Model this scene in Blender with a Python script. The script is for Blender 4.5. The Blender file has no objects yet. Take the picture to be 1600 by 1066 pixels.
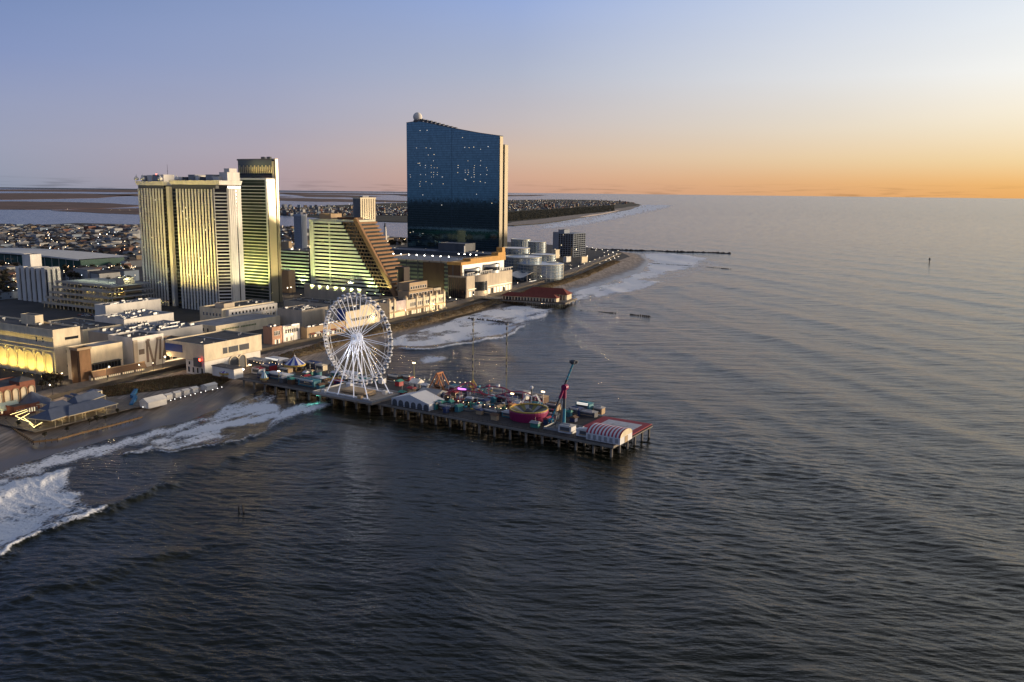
import bpy, bmesh, math, random
import numpy as np
from mathutils import Vector, Matrix
random.seed(7); rng = np.random.default_rng(7)
R = math.radians
scene = bpy.context.scene
COL = scene.collection

# ------------------------------------------------------------------ camera
F = 1340.0; CAMH = 120.0; PITCH = math.atan((533 - 300) / F); ROLL = R(0.64)
cam_d = bpy.data.cameras.new('camera'); cam = bpy.data.objects.new('camera', cam_d); COL.objects.link(cam)
cam_d.sensor_width = 36.0; cam_d.lens = F / 1600 * 36.0; cam_d.clip_start = 1.0; cam_d.clip_end = 200000.0
CM = Matrix.Rotation(math.pi / 2 - PITCH, 4, 'X') @ Matrix.Rotation(ROLL, 4, 'Z')
cam.matrix_world = Matrix.Translation((0, 0, CAMH)) @ CM
scene.camera = cam
scene.render.resolution_x = 1024; scene.render.resolution_y = 682

# ------------------------------------------------------------------ sky, sun, exposure
SUN_AZ = 74.0; SUN_EL = 3.5
world = bpy.data.worlds.new('World'); scene.world = world; world.use_nodes = True
wn = world.node_tree.nodes; wl = world.node_tree.links
for n in list(wn): wn.remove(n)
sky = wn.new('ShaderNodeTexSky'); sky.sky_type = 'NISHITA'; sky.sun_disc = False
sky.sun_elevation = R(SUN_EL); sky.sun_rotation = R(SUN_AZ); sky.altitude = 100
sky.air_density = 1.0; sky.dust_density = 1.2; sky.ozone_density = 2.5
def lin(h):
    c = [int(h[i:i+2], 16)/255 for i in (0, 2, 4)]; return tuple(x/12.92 if x < .04045 else ((x+.055)/1.055)**2.4 for x in c)
def ramp_sky(stops):
    """sky colour against elevation (0..90 degrees -> 0..1)"""
    n = wn.new('ShaderNodeValToRGB'); e = n.color_ramp.elements; n.color_ramp.interpolation = 'EASE'
    e[0].position = 0; e[1].position = 1
    n.color_ramp.interpolation = 'LINEAR'
    for k, (d, h) in enumerate(stops):
        x = e[0] if k == 0 else (e[len(e)-1] if k == len(stops)-1 else e.new(d/90)); x.color = (*lin(h), 1)
    return n
def wmath(op, *a):
    n = wn.new('ShaderNodeMath'); n.operation = op
    for i, v in enumerate(a):
        if isinstance(v, (int, float)): n.inputs[i].default_value = v
        else: wl.new(v, n.inputs[i])
    return n.outputs[0]
tcw = wn.new('ShaderNodeTexCoord'); sep = wn.new('ShaderNodeSeparateXYZ'); wl.new(tcw.outputs['Generated'], sep.inputs[0])
el01 = wmath('MULTIPLY', wmath('ARCSINE', wmath('MINIMUM', wmath('MAXIMUM', sep.outputs[2], 0.0), 1.0)), 1/(math.pi/2))
hl = wmath('MAXIMUM', wmath('SQRT', wmath('ADD', wmath('MULTIPLY', sep.outputs[0], sep.outputs[0]), wmath('MULTIPLY', sep.outputs[1], sep.outputs[1]))), 1e-4)
cd = wmath('DIVIDE', wmath('ADD', wmath('MULTIPLY', sep.outputs[0], math.sin(R(SUN_AZ))), wmath('MULTIPLY', sep.outputs[1], math.cos(R(SUN_AZ)))), hl)
azd = wmath('MULTIPLY', wmath('ARCCOSINE', wmath('MINIMUM', wmath('MAXIMUM', cd, -1.0), 1.0)), 180/math.pi)
SKY = [  # bearing from the sun: colour by elevation
  (0,  [(0,'f9bc5c'),(1,'fccb78'),(3,'fee8b4'),(6,'fffdf4'),(14,'fffaf2'),(30,'d8d3cc'),(50,'93949a'),(70,'626975'),(90,'5a6376')]),
  (43, [(0,'efb068'),(.8,'f5bd74'),(2.0,'f8d8a2'),(4,'fbeccf'),(7,'fbfaf5'),(12,'e4edf8'),(28,'c2c4ca'),(48,'83899a'),(68,'5c6472'),(90,'5a6376')]),
  (74, [(0,'cba08c'),(.9,'d5ab94'),(2.4,'d5bba9'),(4.5,'c6bdbf'),(7.5,'b2b9cd'),(12,'98addb'),(28,'8993aa'),(50,'6c7588'),(90,'5a6376')]),
  (90, [(0,'ad9ca2'),(.9,'b3a1a8'),(2.4,'b1a7b3'),(4.5,'a8a9bf'),(7.5,'9aa5c6'),(12,'889bc6'),(28,'707d9a'),(50,'666f84'),(90,'5a6376')]),
  (105, [(0,'9099ad'),(.8,'989eb2'),(2.4,'9ca1b8'),(4.5,'98a0be'),(7.5,'8797c2'),(12,'7189b8'),(28,'5f7094'),(50,'646e84'),(90,'5a6376')]),
  (160,[(0,'76859f'),(3,'8b91ac'),(7,'788bb2'),(14,'5f79a8'),(28,'566a8e'),(50,'646e84'),(90,'5a6376')]),
]
cur = None
for k, (dg, st) in enumerate(SKY):
    rp = ramp_sky(st); wl.new(el01, rp.inputs[0])
    if cur is None: cur = rp.outputs[0]; continue
    mr = wn.new('ShaderNodeMapRange'); mr.interpolation_type = 'LINEAR'; mr.inputs[1].default_value = SKY[k-1][0]; mr.inputs[2].default_value = dg
    wl.new(azd, mr.inputs[0]); mxn = wn.new('ShaderNodeMix'); mxn.data_type = 'RGBA'
    wl.new(mr.outputs[0], mxn.inputs['Factor']); wl.new(cur, mxn.inputs['A']); wl.new(rp.outputs[0], mxn.inputs['B']); cur = mxn.outputs['Result']
# faint low cloud wisps just over the horizon and slight unevenness of the glow
cv = wn.new('ShaderNodeCombineXYZ'); wl.new(wmath('MULTIPLY', azd, .35), cv.inputs[0]); wl.new(wmath('MULTIPLY', el01, 620.0), cv.inputs[1])
cn = wn.new('ShaderNodeTexNoise'); cn.inputs['Scale'].default_value = 1.0; cn.inputs['Detail'].default_value = 5; wl.new(cv.outputs[0], cn.inputs[0])
low = wn.new('ShaderNodeMapRange'); low.inputs[1].default_value = .75/90; low.inputs[2].default_value = .1/90; wl.new(el01, low.inputs[0])
thr = wn.new('ShaderNodeMapRange'); thr.inputs[1].default_value = .52; thr.inputs[2].default_value = .68; wl.new(cn.outputs['Fac'], thr.inputs[0])
cv2 = wn.new('ShaderNodeCombineXYZ'); wl.new(wmath('MULTIPLY', azd, .05), cv2.inputs[0]); wl.new(wmath('MULTIPLY', el01, 26.0), cv2.inputs[1])
cn2 = wn.new('ShaderNodeTexNoise'); cn2.inputs['Scale'].default_value = 1.0; cn2.inputs['Detail'].default_value = 4; wl.new(cv2.outputs[0], cn2.inputs[0])
shade = wmath('SUBTRACT', wmath('ADD', .965, wmath('MULTIPLY', cn2.outputs['Fac'], .07)), wmath('MULTIPLY', wmath('MULTIPLY', low.outputs[0], thr.outputs[0]), .30))
svm = wn.new('ShaderNodeVectorMath'); svm.operation = 'SCALE'; wl.new(cur, svm.inputs[0]); wl.new(shade, svm.inputs['Scale']); cur = svm.outputs[0]
bg = wn.new('ShaderNodeBackground'); bg.inputs['Strength'].default_value = 0.006     # physical dusk sky ...
bg2 = wn.new('ShaderNodeBackground'); bg2.inputs['Strength'].default_value = .96     # ... under the clear twilight glow
wl.new(cur, bg2.inputs['Color']); adw = wn.new('ShaderNodeAddShader')
wo = wn.new('ShaderNodeOutputWorld')
wl.new(sky.outputs[0], bg.inputs['Color']); wl.new(bg.outputs[0], adw.inputs[0]); wl.new(bg2.outputs[0], adw.inputs[1]); wl.new(adw.outputs[0], wo.inputs['Surface'])
sun_d = bpy.data.lights.new('sun', 'SUN'); sun_d.energy = 5.0; sun_d.angle = R(9); sun_d.color = (1.0, 0.78, 0.52)
sun = bpy.data.objects.new('sun', sun_d); COL.objects.link(sun)
sd = Vector((math.sin(R(SUN_AZ)) * math.cos(R(SUN_EL)), math.cos(R(SUN_AZ)) * math.cos(R(SUN_EL)), math.sin(R(SUN_EL))))
sun.rotation_euler = (-sd).to_track_quat('-Z', 'Y').to_euler()
scene.view_settings.view_transform = 'Standard'; scene.view_settings.look = 'None'
scene.view_settings.exposure = 0.0; scene.view_settings.gamma = 1.0
scene.cycles.use_denoising = True
scene.cycles.max_bounces = 5; scene.cycles.diffuse_bounces = 2; scene.cycles.glossy_bounces = 3
scene.cycles.transmission_bounces = 2; scene.cycles.caustics_reflective = False; scene.cycles.caustics_refractive = False
scene.cycles.sample_clamp_indirect = 1.2

# ------------------------------------------------------------------ survey: photo bearings to ground points
def ray(px, py):
    v = CM.to_3x3() @ Vector(((px - 800) / F, -(py - 533) / F, -1.0)); return v
def G(px, py, z=0.0):
    d = ray(px, py); t = (z - CAMH) / d.z; return Vector((d.x * t, d.y * t, z))
CMI = CM.to_3x3().inverted()
def P(w):
    v = CMI @ (Vector(w) - Vector((0, 0, CAMH))); return (800 + F * v.x / -v.z, 533 - F * v.y / -v.z)
def Zat(px, py, base):
    d = ray(px, py); D = math.hypot(base[0], base[1]); return CAMH + d.z * D / math.hypot(d.x, d.y)
AL = 29.0
def uv(al=AL):
    a = R(al); return Vector((math.sin(a), math.cos(a), 0)), Vector((math.cos(a), -math.sin(a), 0))
def reach(c, d, px, lim=900.0):
    """distance along d from c at which the bearing px is met"""
    s0 = P(c)[0] - px; lo, hi = 0.0, lim
    for _ in range(50):
        m = (lo + hi) / 2
        if (P(c + d * m)[0] - px) * s0 > 0: lo = m
        else: hi = m
    return lo

# ------------------------------------------------------------------ materials
MATS = {}
def mat(name, col, rough=0.7, var=0.15, scale=0.3, metal=0.0, emit=None, estr=0.0, spec=0.4, bump=0.0):
    if name in MATS: return MATS[name]
    m = bpy.data.materials.new(name); m.use_nodes = True; nt = m.node_tree; b = nt.nodes['Principled BSDF']
    b.inputs['Roughness'].default_value = rough; b.inputs['Metallic'].default_value = metal
    b.inputs['Specular IOR Level'].default_value = spec
    b.inputs['Base Color'].default_value = (*col, 1)
    if var > 0:
        tc = nt.nodes.new('ShaderNodeNewGeometry'); no = nt.nodes.new('ShaderNodeTexNoise'); mpp = nt.nodes.new('ShaderNodeMapping'); mpp.inputs['Scale'].default_value = (1, 1, .35)
        no.inputs['Scale'].default_value = scale; no.inputs['Detail'].default_value = 5; no.inputs['Roughness'].default_value = 0.65
        oi = nt.nodes.new('ShaderNodeObjectInfo')
        mp = nt.nodes.new('ShaderNodeMapRange'); mp.inputs[1].default_value = 0.25; mp.inputs[2].default_value = 0.75
        mp.inputs[3].default_value = 1 - var; mp.inputs[4].default_value = 1 + var
        ad = nt.nodes.new('ShaderNodeVectorMath'); ad.operation = 'SCALE'; ad.inputs[0].default_value = col
        nt.links.new(tc.outputs['Position'], mpp.inputs[0]); nt.links.new(mpp.outputs[0], no.inputs['Vector']); nt.links.new(no.outputs['Fac'], mp.inputs[0])
        nt.links.new(mp.outputs[0], ad.inputs['Scale']); nt.links.new(ad.outputs[0], b.inputs['Base Color'])
        nt.nodes.remove(oi)
        if bump:
            bp = nt.nodes.new('ShaderNodeBump'); bp.inputs['Strength'].default_value = bump; bp.inputs['Distance'].default_value = 0.3
            nt.links.new(no.outputs['Fac'], bp.inputs['Height']); nt.links.new(bp.outputs[0], b.inputs['Normal'])
    if emit:
        b.inputs['Emission Color'].default_value = (*emit, 1); b.inputs['Emission Strength'].default_value = estr
    MATS[name] = m
    return m

# ------------------------------------------------------------------ mesh helpers
class MB:
    def __init__(s): s.v = []; s.f = []; s.m = []
    def add(s, vs, fs, mi=0):
        o = len(s.v); s.v += [tuple(p) for p in vs]; s.f += [tuple(i + o for i in f) for f in fs]; s.m += [mi] * len(fs); return s
    def box(s, x0, x1, y0, y1, z0, z1, mi=0):
        return s.add([(x0,y0,z0),(x1,y0,z0),(x1,y1,z0),(x0,y1,z0),(x0,y0,z1),(x1,y0,z1),(x1,y1,z1),(x0,y1,z1)],
                     [(0,3,2,1),(4,5,6,7),(0,1,5,4),(1,2,6,5),(2,3,7,6),(3,0,4,7)], mi)
    def prism(s, poly, z0, z1, mi=0, top=None):
        n = len(poly); top = top or poly
        vs = [(p[0], p[1], z0) for p in poly] + [(p[0], p[1], z1 if not callable(z1) else z1(p)) for p in top]
        fs = [(i, (i+1) % n, n+(i+1) % n, n+i) for i in range(n)] + [tuple(range(n, 2*n)), tuple(range(n-1, -1, -1))]
        return s.add(vs, fs, mi)
    def bar(s, a, b, r, n=4, mi=0, r2=None):
        a = Vector(a); b = Vector(b); d = (b - a); q = d.to_track_quat('Z', 'Y'); r2 = r if r2 is None else r2
        vs = []
        for p, rr in ((a, r), (b, r2)):
            for i in range(n):
                t = 2*math.pi*(i+.5)/n; vs.append(p + q @ Vector((rr*math.cos(t), rr*math.sin(t), 0)))
        fs = [(i, (i+1) % n, n+(i+1) % n, n+i) for i in range(n)] + [tuple(range(n-1,-1,-1)), tuple(range(n, 2*n))]
        return s.add(vs, fs, mi)
    def lathe(s, prof, n=16, c=(0,0,0), mi=0, a0=0, a1=2*math.pi, cap=True):
        full = abs(a1 - a0 - 2*math.pi) < 1e-6; k = n if full else n + 1; vs = []
        for r, z in prof:
            for i in range(k):
                t = a0 + (a1-a0)*i/n; vs.append((c[0]+r*math.cos(t), c[1]+r*math.sin(t), c[2]+z))
        fs = []
        for j in range(len(prof)-1):
            for i in range(n):
                i2 = (i+1) % k; fs.append((j*k+i, j*k+i2, (j+1)*k+i2, (j+1)*k+i))
        if prof[0][0] > 1e-4 and full and cap: fs.append(tuple(range(k-1,-1,-1)))
        if prof[-1][0] > 1e-4 and full and cap: fs.append(tuple(range((len(prof)-1)*k, len(prof)*k)))
        return s.add(vs, fs, mi)
    def mesh(s, name, mats):
        me = bpy.data.meshes.new(name); me.from_pydata(s.v, [], s.f)
        mats = mats if isinstance(mats, (list, tuple)) else [mats]
        for m in mats: me.materials.append(m)
        if len(mats) > 1: me.polygons.foreach_set('material_index', s.m)
        me.update(); return me
def link(name, me, parent=None, loc=(0,0,0), rz=0.0, sc=None):
    o = bpy.data.objects.new(name, me); COL.objects.link(o); o.location = loc
    if rz: o.rotation_euler.z = rz
    if sc: o.scale = sc
    if parent: o.parent = parent
    return o
def part(name, mb, m, parent, loc=(0,0,0), rz=0.0): return link(name, mb.mesh(name, m), parent, loc, rz)
def tag(o, label, cat, group=None):
    o['label'] = label; o['category'] = cat
    if group: o['group'] = group
    return o
def thing(name, label, cat, loc, rz=0.0, group=None):
    o = bpy.data.objects.new(name, None); COL.objects.link(o); o.location = loc; o.rotation_euler.z = rz
    o.empty_display_size = 2.0
    return tag(o, label, cat, group)
def struct(name, mb, m, parent=None):
    o = link(name, mb.mesh(name, m), parent)
    if not parent: o['kind'] = 'structure'
    return o
def stuff(o): o['kind'] = 'stuff'; return o
BOX = {}
def ubox(m):
    """shared unit box 0..1 with material m"""
    if m.name not in BOX: BOX[m.name] = MB().box(0,1,0,1,0,1).mesh('unit_' + m.name, m)
    return BOX[m.name]
def bpart(name, m, parent, x0, x1, y0, y1, z0, z1, rz=0.0):
    return link(name, ubox(m), parent, (x0, y0, z0), rz, (x1-x0, y1-y0, z1-z0))
# ------------------------------------------------------------------ the sea
def vnoise(x, y, seed=0):
    """smooth value noise, vectorised"""
    r = np.random.default_rng(seed); T = r.random((256, 256))
    xi = np.floor(x).astype(int); yi = np.floor(y).astype(int); fx = x - xi; fy = y - yi
    fx = fx*fx*(3-2*fx); fy = fy*fy*(3-2*fy)
    a = T[xi & 255, yi & 255]; b = T[(xi+1) & 255, yi & 255]; c = T[xi & 255, (yi+1) & 255]; d = T[(xi+1) & 255, (yi+1) & 255]
    return (a*(1-fx)+b*fx)*(1-fy) + (c*(1-fx)+d*fx)*fy
def fbm(x, y, seed=0, o=4):
    s = 0; a = .5; t = 0
    for k in range(o): s = s + a*vnoise(x*2**k+17.3*k, y*2**k+5.1*k, seed+k); t += a; a *= .55
    return s/t
def seg_dist(X, Y, pts):
    """distance to polyline, and position along it (0..1)"""
    best = np.full(X.shape, 1e9); along = np.zeros(X.shape); side = np.zeros(X.shape); n = len(pts)-1
    for i in range(n):
        ax, ay = pts[i][:2]; bx, by = pts[i+1][:2]; dx, dy = bx-ax, by-ay; L = dx*dx+dy*dy
        t = np.clip(((X-ax)*dx+(Y-ay)*dy)/L, 0, 1); ex = X-ax-t*dx; ey = Y-ay-t*dy; d = np.hypot(ex, ey)
        m = d < best; best = np.where(m, d, best); along = np.where(m, (i+t)/n, along)
        side = np.where(m, np.sign(dx*ey-dy*ex), side)
    return best, along, side
def inside(X, Y, poly):
    c = np.zeros(X.shape, bool); n = len(poly)
    for i in range(n):
        x1, y1 = poly[i][:2]; x2, y2 = poly[(i+1) % n][:2]
        c ^= ((y1 > Y) != (y2 > Y)) & (X < (x2-x1)*(Y-y1)/((y2-y1) if abs(y2-y1) > 1e-9 else 1e-9)+x1)
    return c
water_px = [(-700,960),(0,738),(88,706),(161,692),(249,669),(322,651),(369,626),(410,612),(590,538),(720,495),(830,471),(930,448),(1000,426),(1016,410),(1006,398),(925,391)]
# surveyed foam sheets (bearings) -> world polygons
foam_px = [
  ([(-60,905),(0,868),(55,842),(105,822),(150,802),(132,775),(108,748),(118,728),(60,738),(0,757),(-60,775)], .92),
  ([(-60,790),(0,762),(70,738),(118,724),(150,709),(205,690),(130,700),(60,718),(0,742),(-60,758)], .82),
  ([(196,710),(230,692),(290,668),(340,648),(400,628),(455,628),(460,650),(395,662),(365,668),(375,686),(330,696),(270,705)], 1.0),
  ([(140,718),(230,694),(300,672),(370,648),(430,632),(450,616),(412,608),(369,624),(322,650),(249,668),(161,691),(88,705),(0,737),(-60,755),(-60,768),(0,752)], .80),
  ([(408,676),(450,660),(505,640),(540,622),(500,622),(452,636),(430,650)], .9),
  ([(600,545),(650,543),(730,535),(800,520),(850,498),(872,482),(800,476),(740,488),(690,500),(640,516),(610,530)], .98),
  ([(640,566),(660,552),(690,562),(665,570)], .9),
  ([(700,520),(760,507),(810,490),(852,478),(836,472),(770,486),(700,502)], .7),
  ([(975,450),(1005,440),(1040,428),(1085,416),(1110,404),(1050,396),(1006,397),(1016,409),(1000,424),(960,440)], 1.0),
  ([(890,474),(930,466),(985,458),(1050,440),(1005,436),(955,443),(900,452)], .92),
  ([(815,356),(860,350),(910,343),(960,334),(1000,326),(1005,318),(985,326),(930,336),(880,345)], .95),
  ([(830,360),(905,354),(970,342),(1040,326),(1070,316),(1010,318),(960,331),(900,344),(840,352)], .72),
  ([(925,468),(990,456),(1060,440),(1120,424),(1150,410),(1090,404),(1040,412),(1005,432),(960,446)], .36),
  ([(-60,770),(0,750),(60,728),(120,708),(170,694),(120,704),(60,720),(0,742),(-60,760)], .9),
]
foam_polys = [([tuple(G(*p)[:2]) for p in poly], s) for poly, s in foam_px]
ridge_px = [  # breaking crests: bearings, height, half width, foam on crest
  ([(-60,910),(0,868),(55,842),(105,822),(150,803),(185,790)], 1.5, 4.5, 1.0),
  ([(150,803),(195,786),(240,768),(300,745)], 1.2, 4.5, .35),
  ([(-60,800),(0,778),(60,752),(110,735)], 1.0, 4.0, .9),
  ([(170,717),(205,708),(270,705),(330,696),(376,686)], .7, 3.0, .7),
  ([(330,702),(380,688),(420,672),(460,655),(505,636)], 1.3, 4.5, .55),
  ([(290,750),(350,722),(410,700),(470,680),(530,664)], .8, 6.0, .0),
  ([(600,549),(660,546),(735,538),(800,522),(850,500)], 1.2, 5.0, .9),
  ([(905,480),(960,468),(1040,452),(1120,440)], .8, 7.0, .0),
  ([(830,500),(862,486),(900,480)], 1.0, 5.0, .3),
  ([(560,640),(640,626),(720,618)], .6, 6.0, .0),
  ([(0,945),(120,905),(260,868),(420,840)], .9, 8.0, .0),
]
ridges = [([tuple(G(*p)[:2]) for p in r], h, w, fm) for r, h, w, fm in ridge_px]

def build_sea():
    az = np.concatenate([np.linspace(-1.75,-.62,60,endpoint=False), np.linspace(-.62,.60,1000), np.linspace(.60,1.9,70)[1:]])
    inv = np.linspace(1/150., 1/9000., 860)
    r = np.concatenate([[20., 70., 110.], 1/inv, np.geomspace(9000, 120000, 30)[1:]])
    RR, AA = np.meshgrid(r, az, indexing='ij'); X = RR*np.sin(AA); Y = RR*np.cos(AA)
    dr = np.gradient(r)[:, None]*np.ones_like(RR)*0.55
    ux, uy = math.sin(R(AL)), math.cos(R(AL)); vx, vy = math.cos(R(AL)), -math.sin(R(AL))
    Z = np.zeros_like(X); g = np.random.default_rng(3)
    gu = fbm((X*.96-Y*.27)/260, (X*.27+Y*.96)/75, 40, 4)
    gust = .35+1.5*np.clip((gu-.25)*1.6, 0, 1)
    wx = X+14*fbm(X/70, Y/70, 60, 2); wy = Y+14*fbm(X/70+9, Y/70, 61, 2)
    sub = RR < 4200; wx = wx[sub].astype(np.float32); wy = wy[sub].astype(np.float32); drs = np.maximum(dr[sub], .15).astype(np.float32); gs = gust[sub].astype(np.float32)
    zs = np.zeros_like(wx)
    dsh, _, ssd = seg_dist(X[sub], Y[sub], [G(*p)[:2] for p in water_px]); sh = np.clip(np.where(ssd < 0, dsh, -dsh)/60+.12, .06, 1).astype(np.float32)
    for k in range(46):
        if k < 40:
            lam = 1.55*1.042**k; th = R(200 + g.normal(0, 16)); amp = .0036*lam
        else:
            lam = (34, 30, 58, 44, 96, 74)[k-40]; th = R((-66 if k % 2 else 243) + g.normal(0, 7)); amp = (.0022 if k % 2 else .0044)*lam
        q = (2*math.pi/lam)*(math.sin(th)*wx+math.cos(th)*wy)+np.float32(g.random()*6.283)
        att = np.clip((lam/drs-2.5)/4, 0, 1); w = np.cos(q)
        zs += amp*att*(w+.3*(2*w*w-1))*(gs if k < 40 else 1)*sh
    Z[sub] = zs
    foam = np.zeros_like(X); near = (RR < 9500) & (RR > 100)
    xs, ys = X[near], Y[near]; warp = np.clip(RR[near]/500, .7, 2.4)
    qx = xs+warp*20*(fbm(xs/(13*warp), ys/(13*warp), 70, 5)-.5); qy = ys+warp*20*(fbm(xs/(13*warp)+50, ys/(13*warp), 71, 5)-.5)
    nz12 = fbm(xs/12, ys/12, 81); fz = np.zeros_like(xs); zz = Z[near]; hole = .5*fbm(xs/16, ys/16, 90, 4)+.5*fbm((xs*ux+ys*uy)/34, (xs*vx+ys*vy)/6, 91, 4)
    for poly, s in foam_polys:
        c = np.mean(poly, 0); sc = np.hypot(*c)/420.
        pa = np.array(poly); mg = 14*sc; bb = (qx > pa[:,0].min()-mg) & (qx < pa[:,0].max()+mg) & (qy > pa[:,1].min()-mg) & (qy < pa[:,1].max()+mg)
        if not bb.any(): continue
        d, _, _ = seg_dist(qx[bb], qy[bb], poly+[poly[0]]); ins = inside(qx[bb], qy[bb], poly)
        e = np.zeros_like(fz); e[bb] = np.clip(np.where(ins, d, -d)/(8.5*sc)+.38, 0, 1)
        fz = np.maximum(fz, np.clip(1+.45*(RR[near]-600)/800, 1, 1.6)*s*e*(.46+.54*np.clip((hole-.34)*5, 0, 1)))
    for pts, h, w, fm in ridges:
        sc = np.hypot(*np.mean(pts, 0))/420.; ww = w*(.6+.4*sc)
        pa = np.array(pts); mg = 8*ww+10; bb = (qx > pa[:,0].min()-mg) & (qx < pa[:,0].max()+mg) & (qy > pa[:,1].min()-mg) & (qy < pa[:,1].max()+mg)
        if not bb.any(): continue
        d = np.full(qx.shape, 1e4); al = np.zeros_like(qx); side = np.ones_like(qx); d[bb], al[bb], side[bb] = seg_dist(qx[bb], qy[bb], pts); taper = np.clip(al*6, 0, 1)*np.clip((1-al)*5, 0, 1)
        sd = d*side; n = .6+.8*nz12
        prof = np.where(sd > 0, np.exp(-(sd/(ww*1.9))**2), np.exp(-(sd/(ww*.75))**2))
        zz = zz+h*prof*taper*n
        if fm: fz = np.maximum(fz, fm*np.exp(-(d/(ww*.55))**2)*taper*np.clip(n*1.2-.2, 0, 1))
    # drifting streaks of old foam off the surf
    st = fbm((xs*ux+ys*uy)/26, (xs*vx+ys*vy)/9, 33, 4); dl, _, sd_ = seg_dist(xs, ys, [G(*p)[:2] for p in [(-60,735),(200,672),(400,612),(620,522),(760,480)]])
    fz = np.maximum(fz, np.clip((st-.66)*3, 0, .45)*np.exp(-dl/70)*(RR[near] < 800))
    # calm the water in white water and under the beach
    foam[near] = fz; Z[near] = zz+.22*fz*(fbm(xs/1.7, ys/1.7, 5, 3)-.3)
    Z[:3] = -.3
    nr, na = X.shape; co = np.stack([X, Y, Z], -1).reshape(-1, 3).astype(np.float32)
    i = np.arange(nr*na).reshape(nr, na); q = np.stack([i[:-1,:-1], i[:-1,1:], i[1:,1:], i[1:,:-1]], -1).reshape(-1, 4)[:, ::-1]
    me = bpy.data.meshes.new('sea'); me.vertices.add(len(co)); me.vertices.foreach_set('co', co.ravel())
    me.loops.add(q.size); me.loops.foreach_set('vertex_index', q.ravel().astype(np.int32))
    me.polygons.add(len(q)); me.polygons.foreach_set('loop_start', np.arange(0, q.size, 4, dtype=np.int32))
    me.update(calc_edges=True); me.polygons.foreach_set('use_smooth', np.ones(len(q), bool))
    at = me.attributes.new('foam', 'FLOAT', 'POINT'); at.data.foreach_set('value', foam.ravel().astype(np.float32))
    fr_ = np.clip((RR-600)/5200, 0, 1); at2 = me.attributes.new('far', 'FLOAT', 'POINT'); at2.data.foreach_set('value', fr_.ravel().astype(np.float32))
    return me
def sea_material():
    m = bpy.data.materials.new('sea_water'); m.use_nodes = True; nt = m.node_tree; N = nt.nodes; Lk = nt.links; b = N['Principled BSDF']
    b.inputs['IOR'].default_value = 1.333; b.inputs['Specular IOR Level'].default_value = 0.5; b.inputs['Specular Tint'].default_value = (1, .985, .90, 1)
    tc = N.new('ShaderNodeTexCoord'); at = N.new('ShaderNodeAttribute'); at.attribute_name = 'foam'
    def noise(scale, det, sx=1, sy=1, rot=0.0):
        mp = N.new('ShaderNodeMapping'); mp.inputs['Scale'].default_value = (sx, sy, 1); mp.inputs['Rotation'].default_value = (0, 0, rot)
        n = N.new('ShaderNodeTexNoise'); n.inputs['Scale'].default_value = scale; n.inputs['Detail'].default_value = det; n.inputs['Roughness'].default_value = .6
        Lk.new(tc.outputs['Object'], mp.inputs[0]); Lk.new(mp.outputs[0], n.inputs[0]); return n.outputs['Fac']
    def bump(h, dist, strength, prev=None):
        bp = N.new('ShaderNodeBump'); bp.inputs['Distance'].default_value = dist; bp.inputs['Strength'].default_value = strength
        Lk.new(h, bp.inputs['Height'])
        if prev: Lk.new(prev, bp.inputs['Normal'])
        return bp.outputs[0]
    n1 = bump(noise(.045, 3, .35, 1.6, R(14)), 4.0, .45)
    n2 = bump(noise(.42, 3, .3, 1.5, R(16)), .5, .65, n1)
    n3 = bump(noise(1.3, 3, .6, 1.3, R(4)), .16, .7, n2)
    # wavelets too small for the mesh far out: lean the normal itself
    fa = N.new('ShaderNodeAttribute'); fa.attribute_name = 'far'
    mp = N.new('ShaderNodeMapping'); mp.inputs['Scale'].default_value = (.3, .9, 1); mp.inputs['Rotation'].default_value = (0, 0, R(14)); Lk.new(tc.outputs['Object'], mp.inputs[0])
    nv = N.new('ShaderNodeTexNoise'); nv.inputs['Scale'].default_value = .2; nv.inputs['Detail'].default_value = 2; Lk.new(mp.outputs[0], nv.inputs[0])
    sv = N.new('ShaderNodeVectorMath'); sv.operation = 'SUBTRACT'; sv.inputs[1].default_value = (.5,.5,.5); Lk.new(nv.outputs['Color'], sv.inputs[0])
    s1 = N.new('ShaderNodeVectorMath'); s1.operation = 'MULTIPLY'; s1.inputs[1].default_value = (1.15,1.15,0); Lk.new(sv.outputs[0], s1.inputs[0])
    sc_ = N.new('ShaderNodeVectorMath'); sc_.operation = 'SCALE'; Lk.new(s1.outputs[0], sc_.inputs[0]); Lk.new(fa.outputs['Fac'], sc_.inputs['Scale'])
    av = N.new('ShaderNodeVectorMath'); av.operation = 'ADD'; Lk.new(n3, av.inputs[0]); Lk.new(sc_.outputs[0], av.inputs[1])
    nn_ = N.new('ShaderNodeVectorMath'); nn_.operation = 'NORMALIZE'; Lk.new(av.outputs[0], nn_.inputs[0])
    Lk.new(nn_.outputs[0], b.inputs['Normal'])
    b.inputs['Roughness'].default_value = .17
    # sediment in the shallow water near the surf, clearer offshore
    vor = N.new('ShaderNodeTexVoronoi'); vor.feature = 'DISTANCE_TO_EDGE'; vor.inputs['Scale'].default_value = .42
    wv = N.new('ShaderNodeVectorMath'); wv.operation = 'ADD'; nw = N.new('ShaderNodeTexNoise'); nw.inputs['Scale'].default_value = .35; nw.inputs['Detail'].default_value = 4
    ws = N.new('ShaderNodeVectorMath'); ws.operation = 'SCALE'; ws.inputs['Scale'].default_value = 5.0
    Lk.new(tc.outputs['Object'], nw.inputs[0]); Lk.new(nw.outputs['Color'], ws.inputs[0]); Lk.new(ws.outputs[0], wv.inputs[1]); Lk.new(tc.outputs['Object'], wv.inputs[0])
    Lk.new(wv.outputs[0], vor.inputs['Vector'])
    lace = N.new('ShaderNodeMapRange'); lace.inputs[1].default_value = .0; lace.inputs[2].default_value = .55; lace.inputs[3].default_value = .0; lace.inputs[4].default_value = 1.0
    Lk.new(vor.outputs['Distance'], lace.inputs[0])
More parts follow.
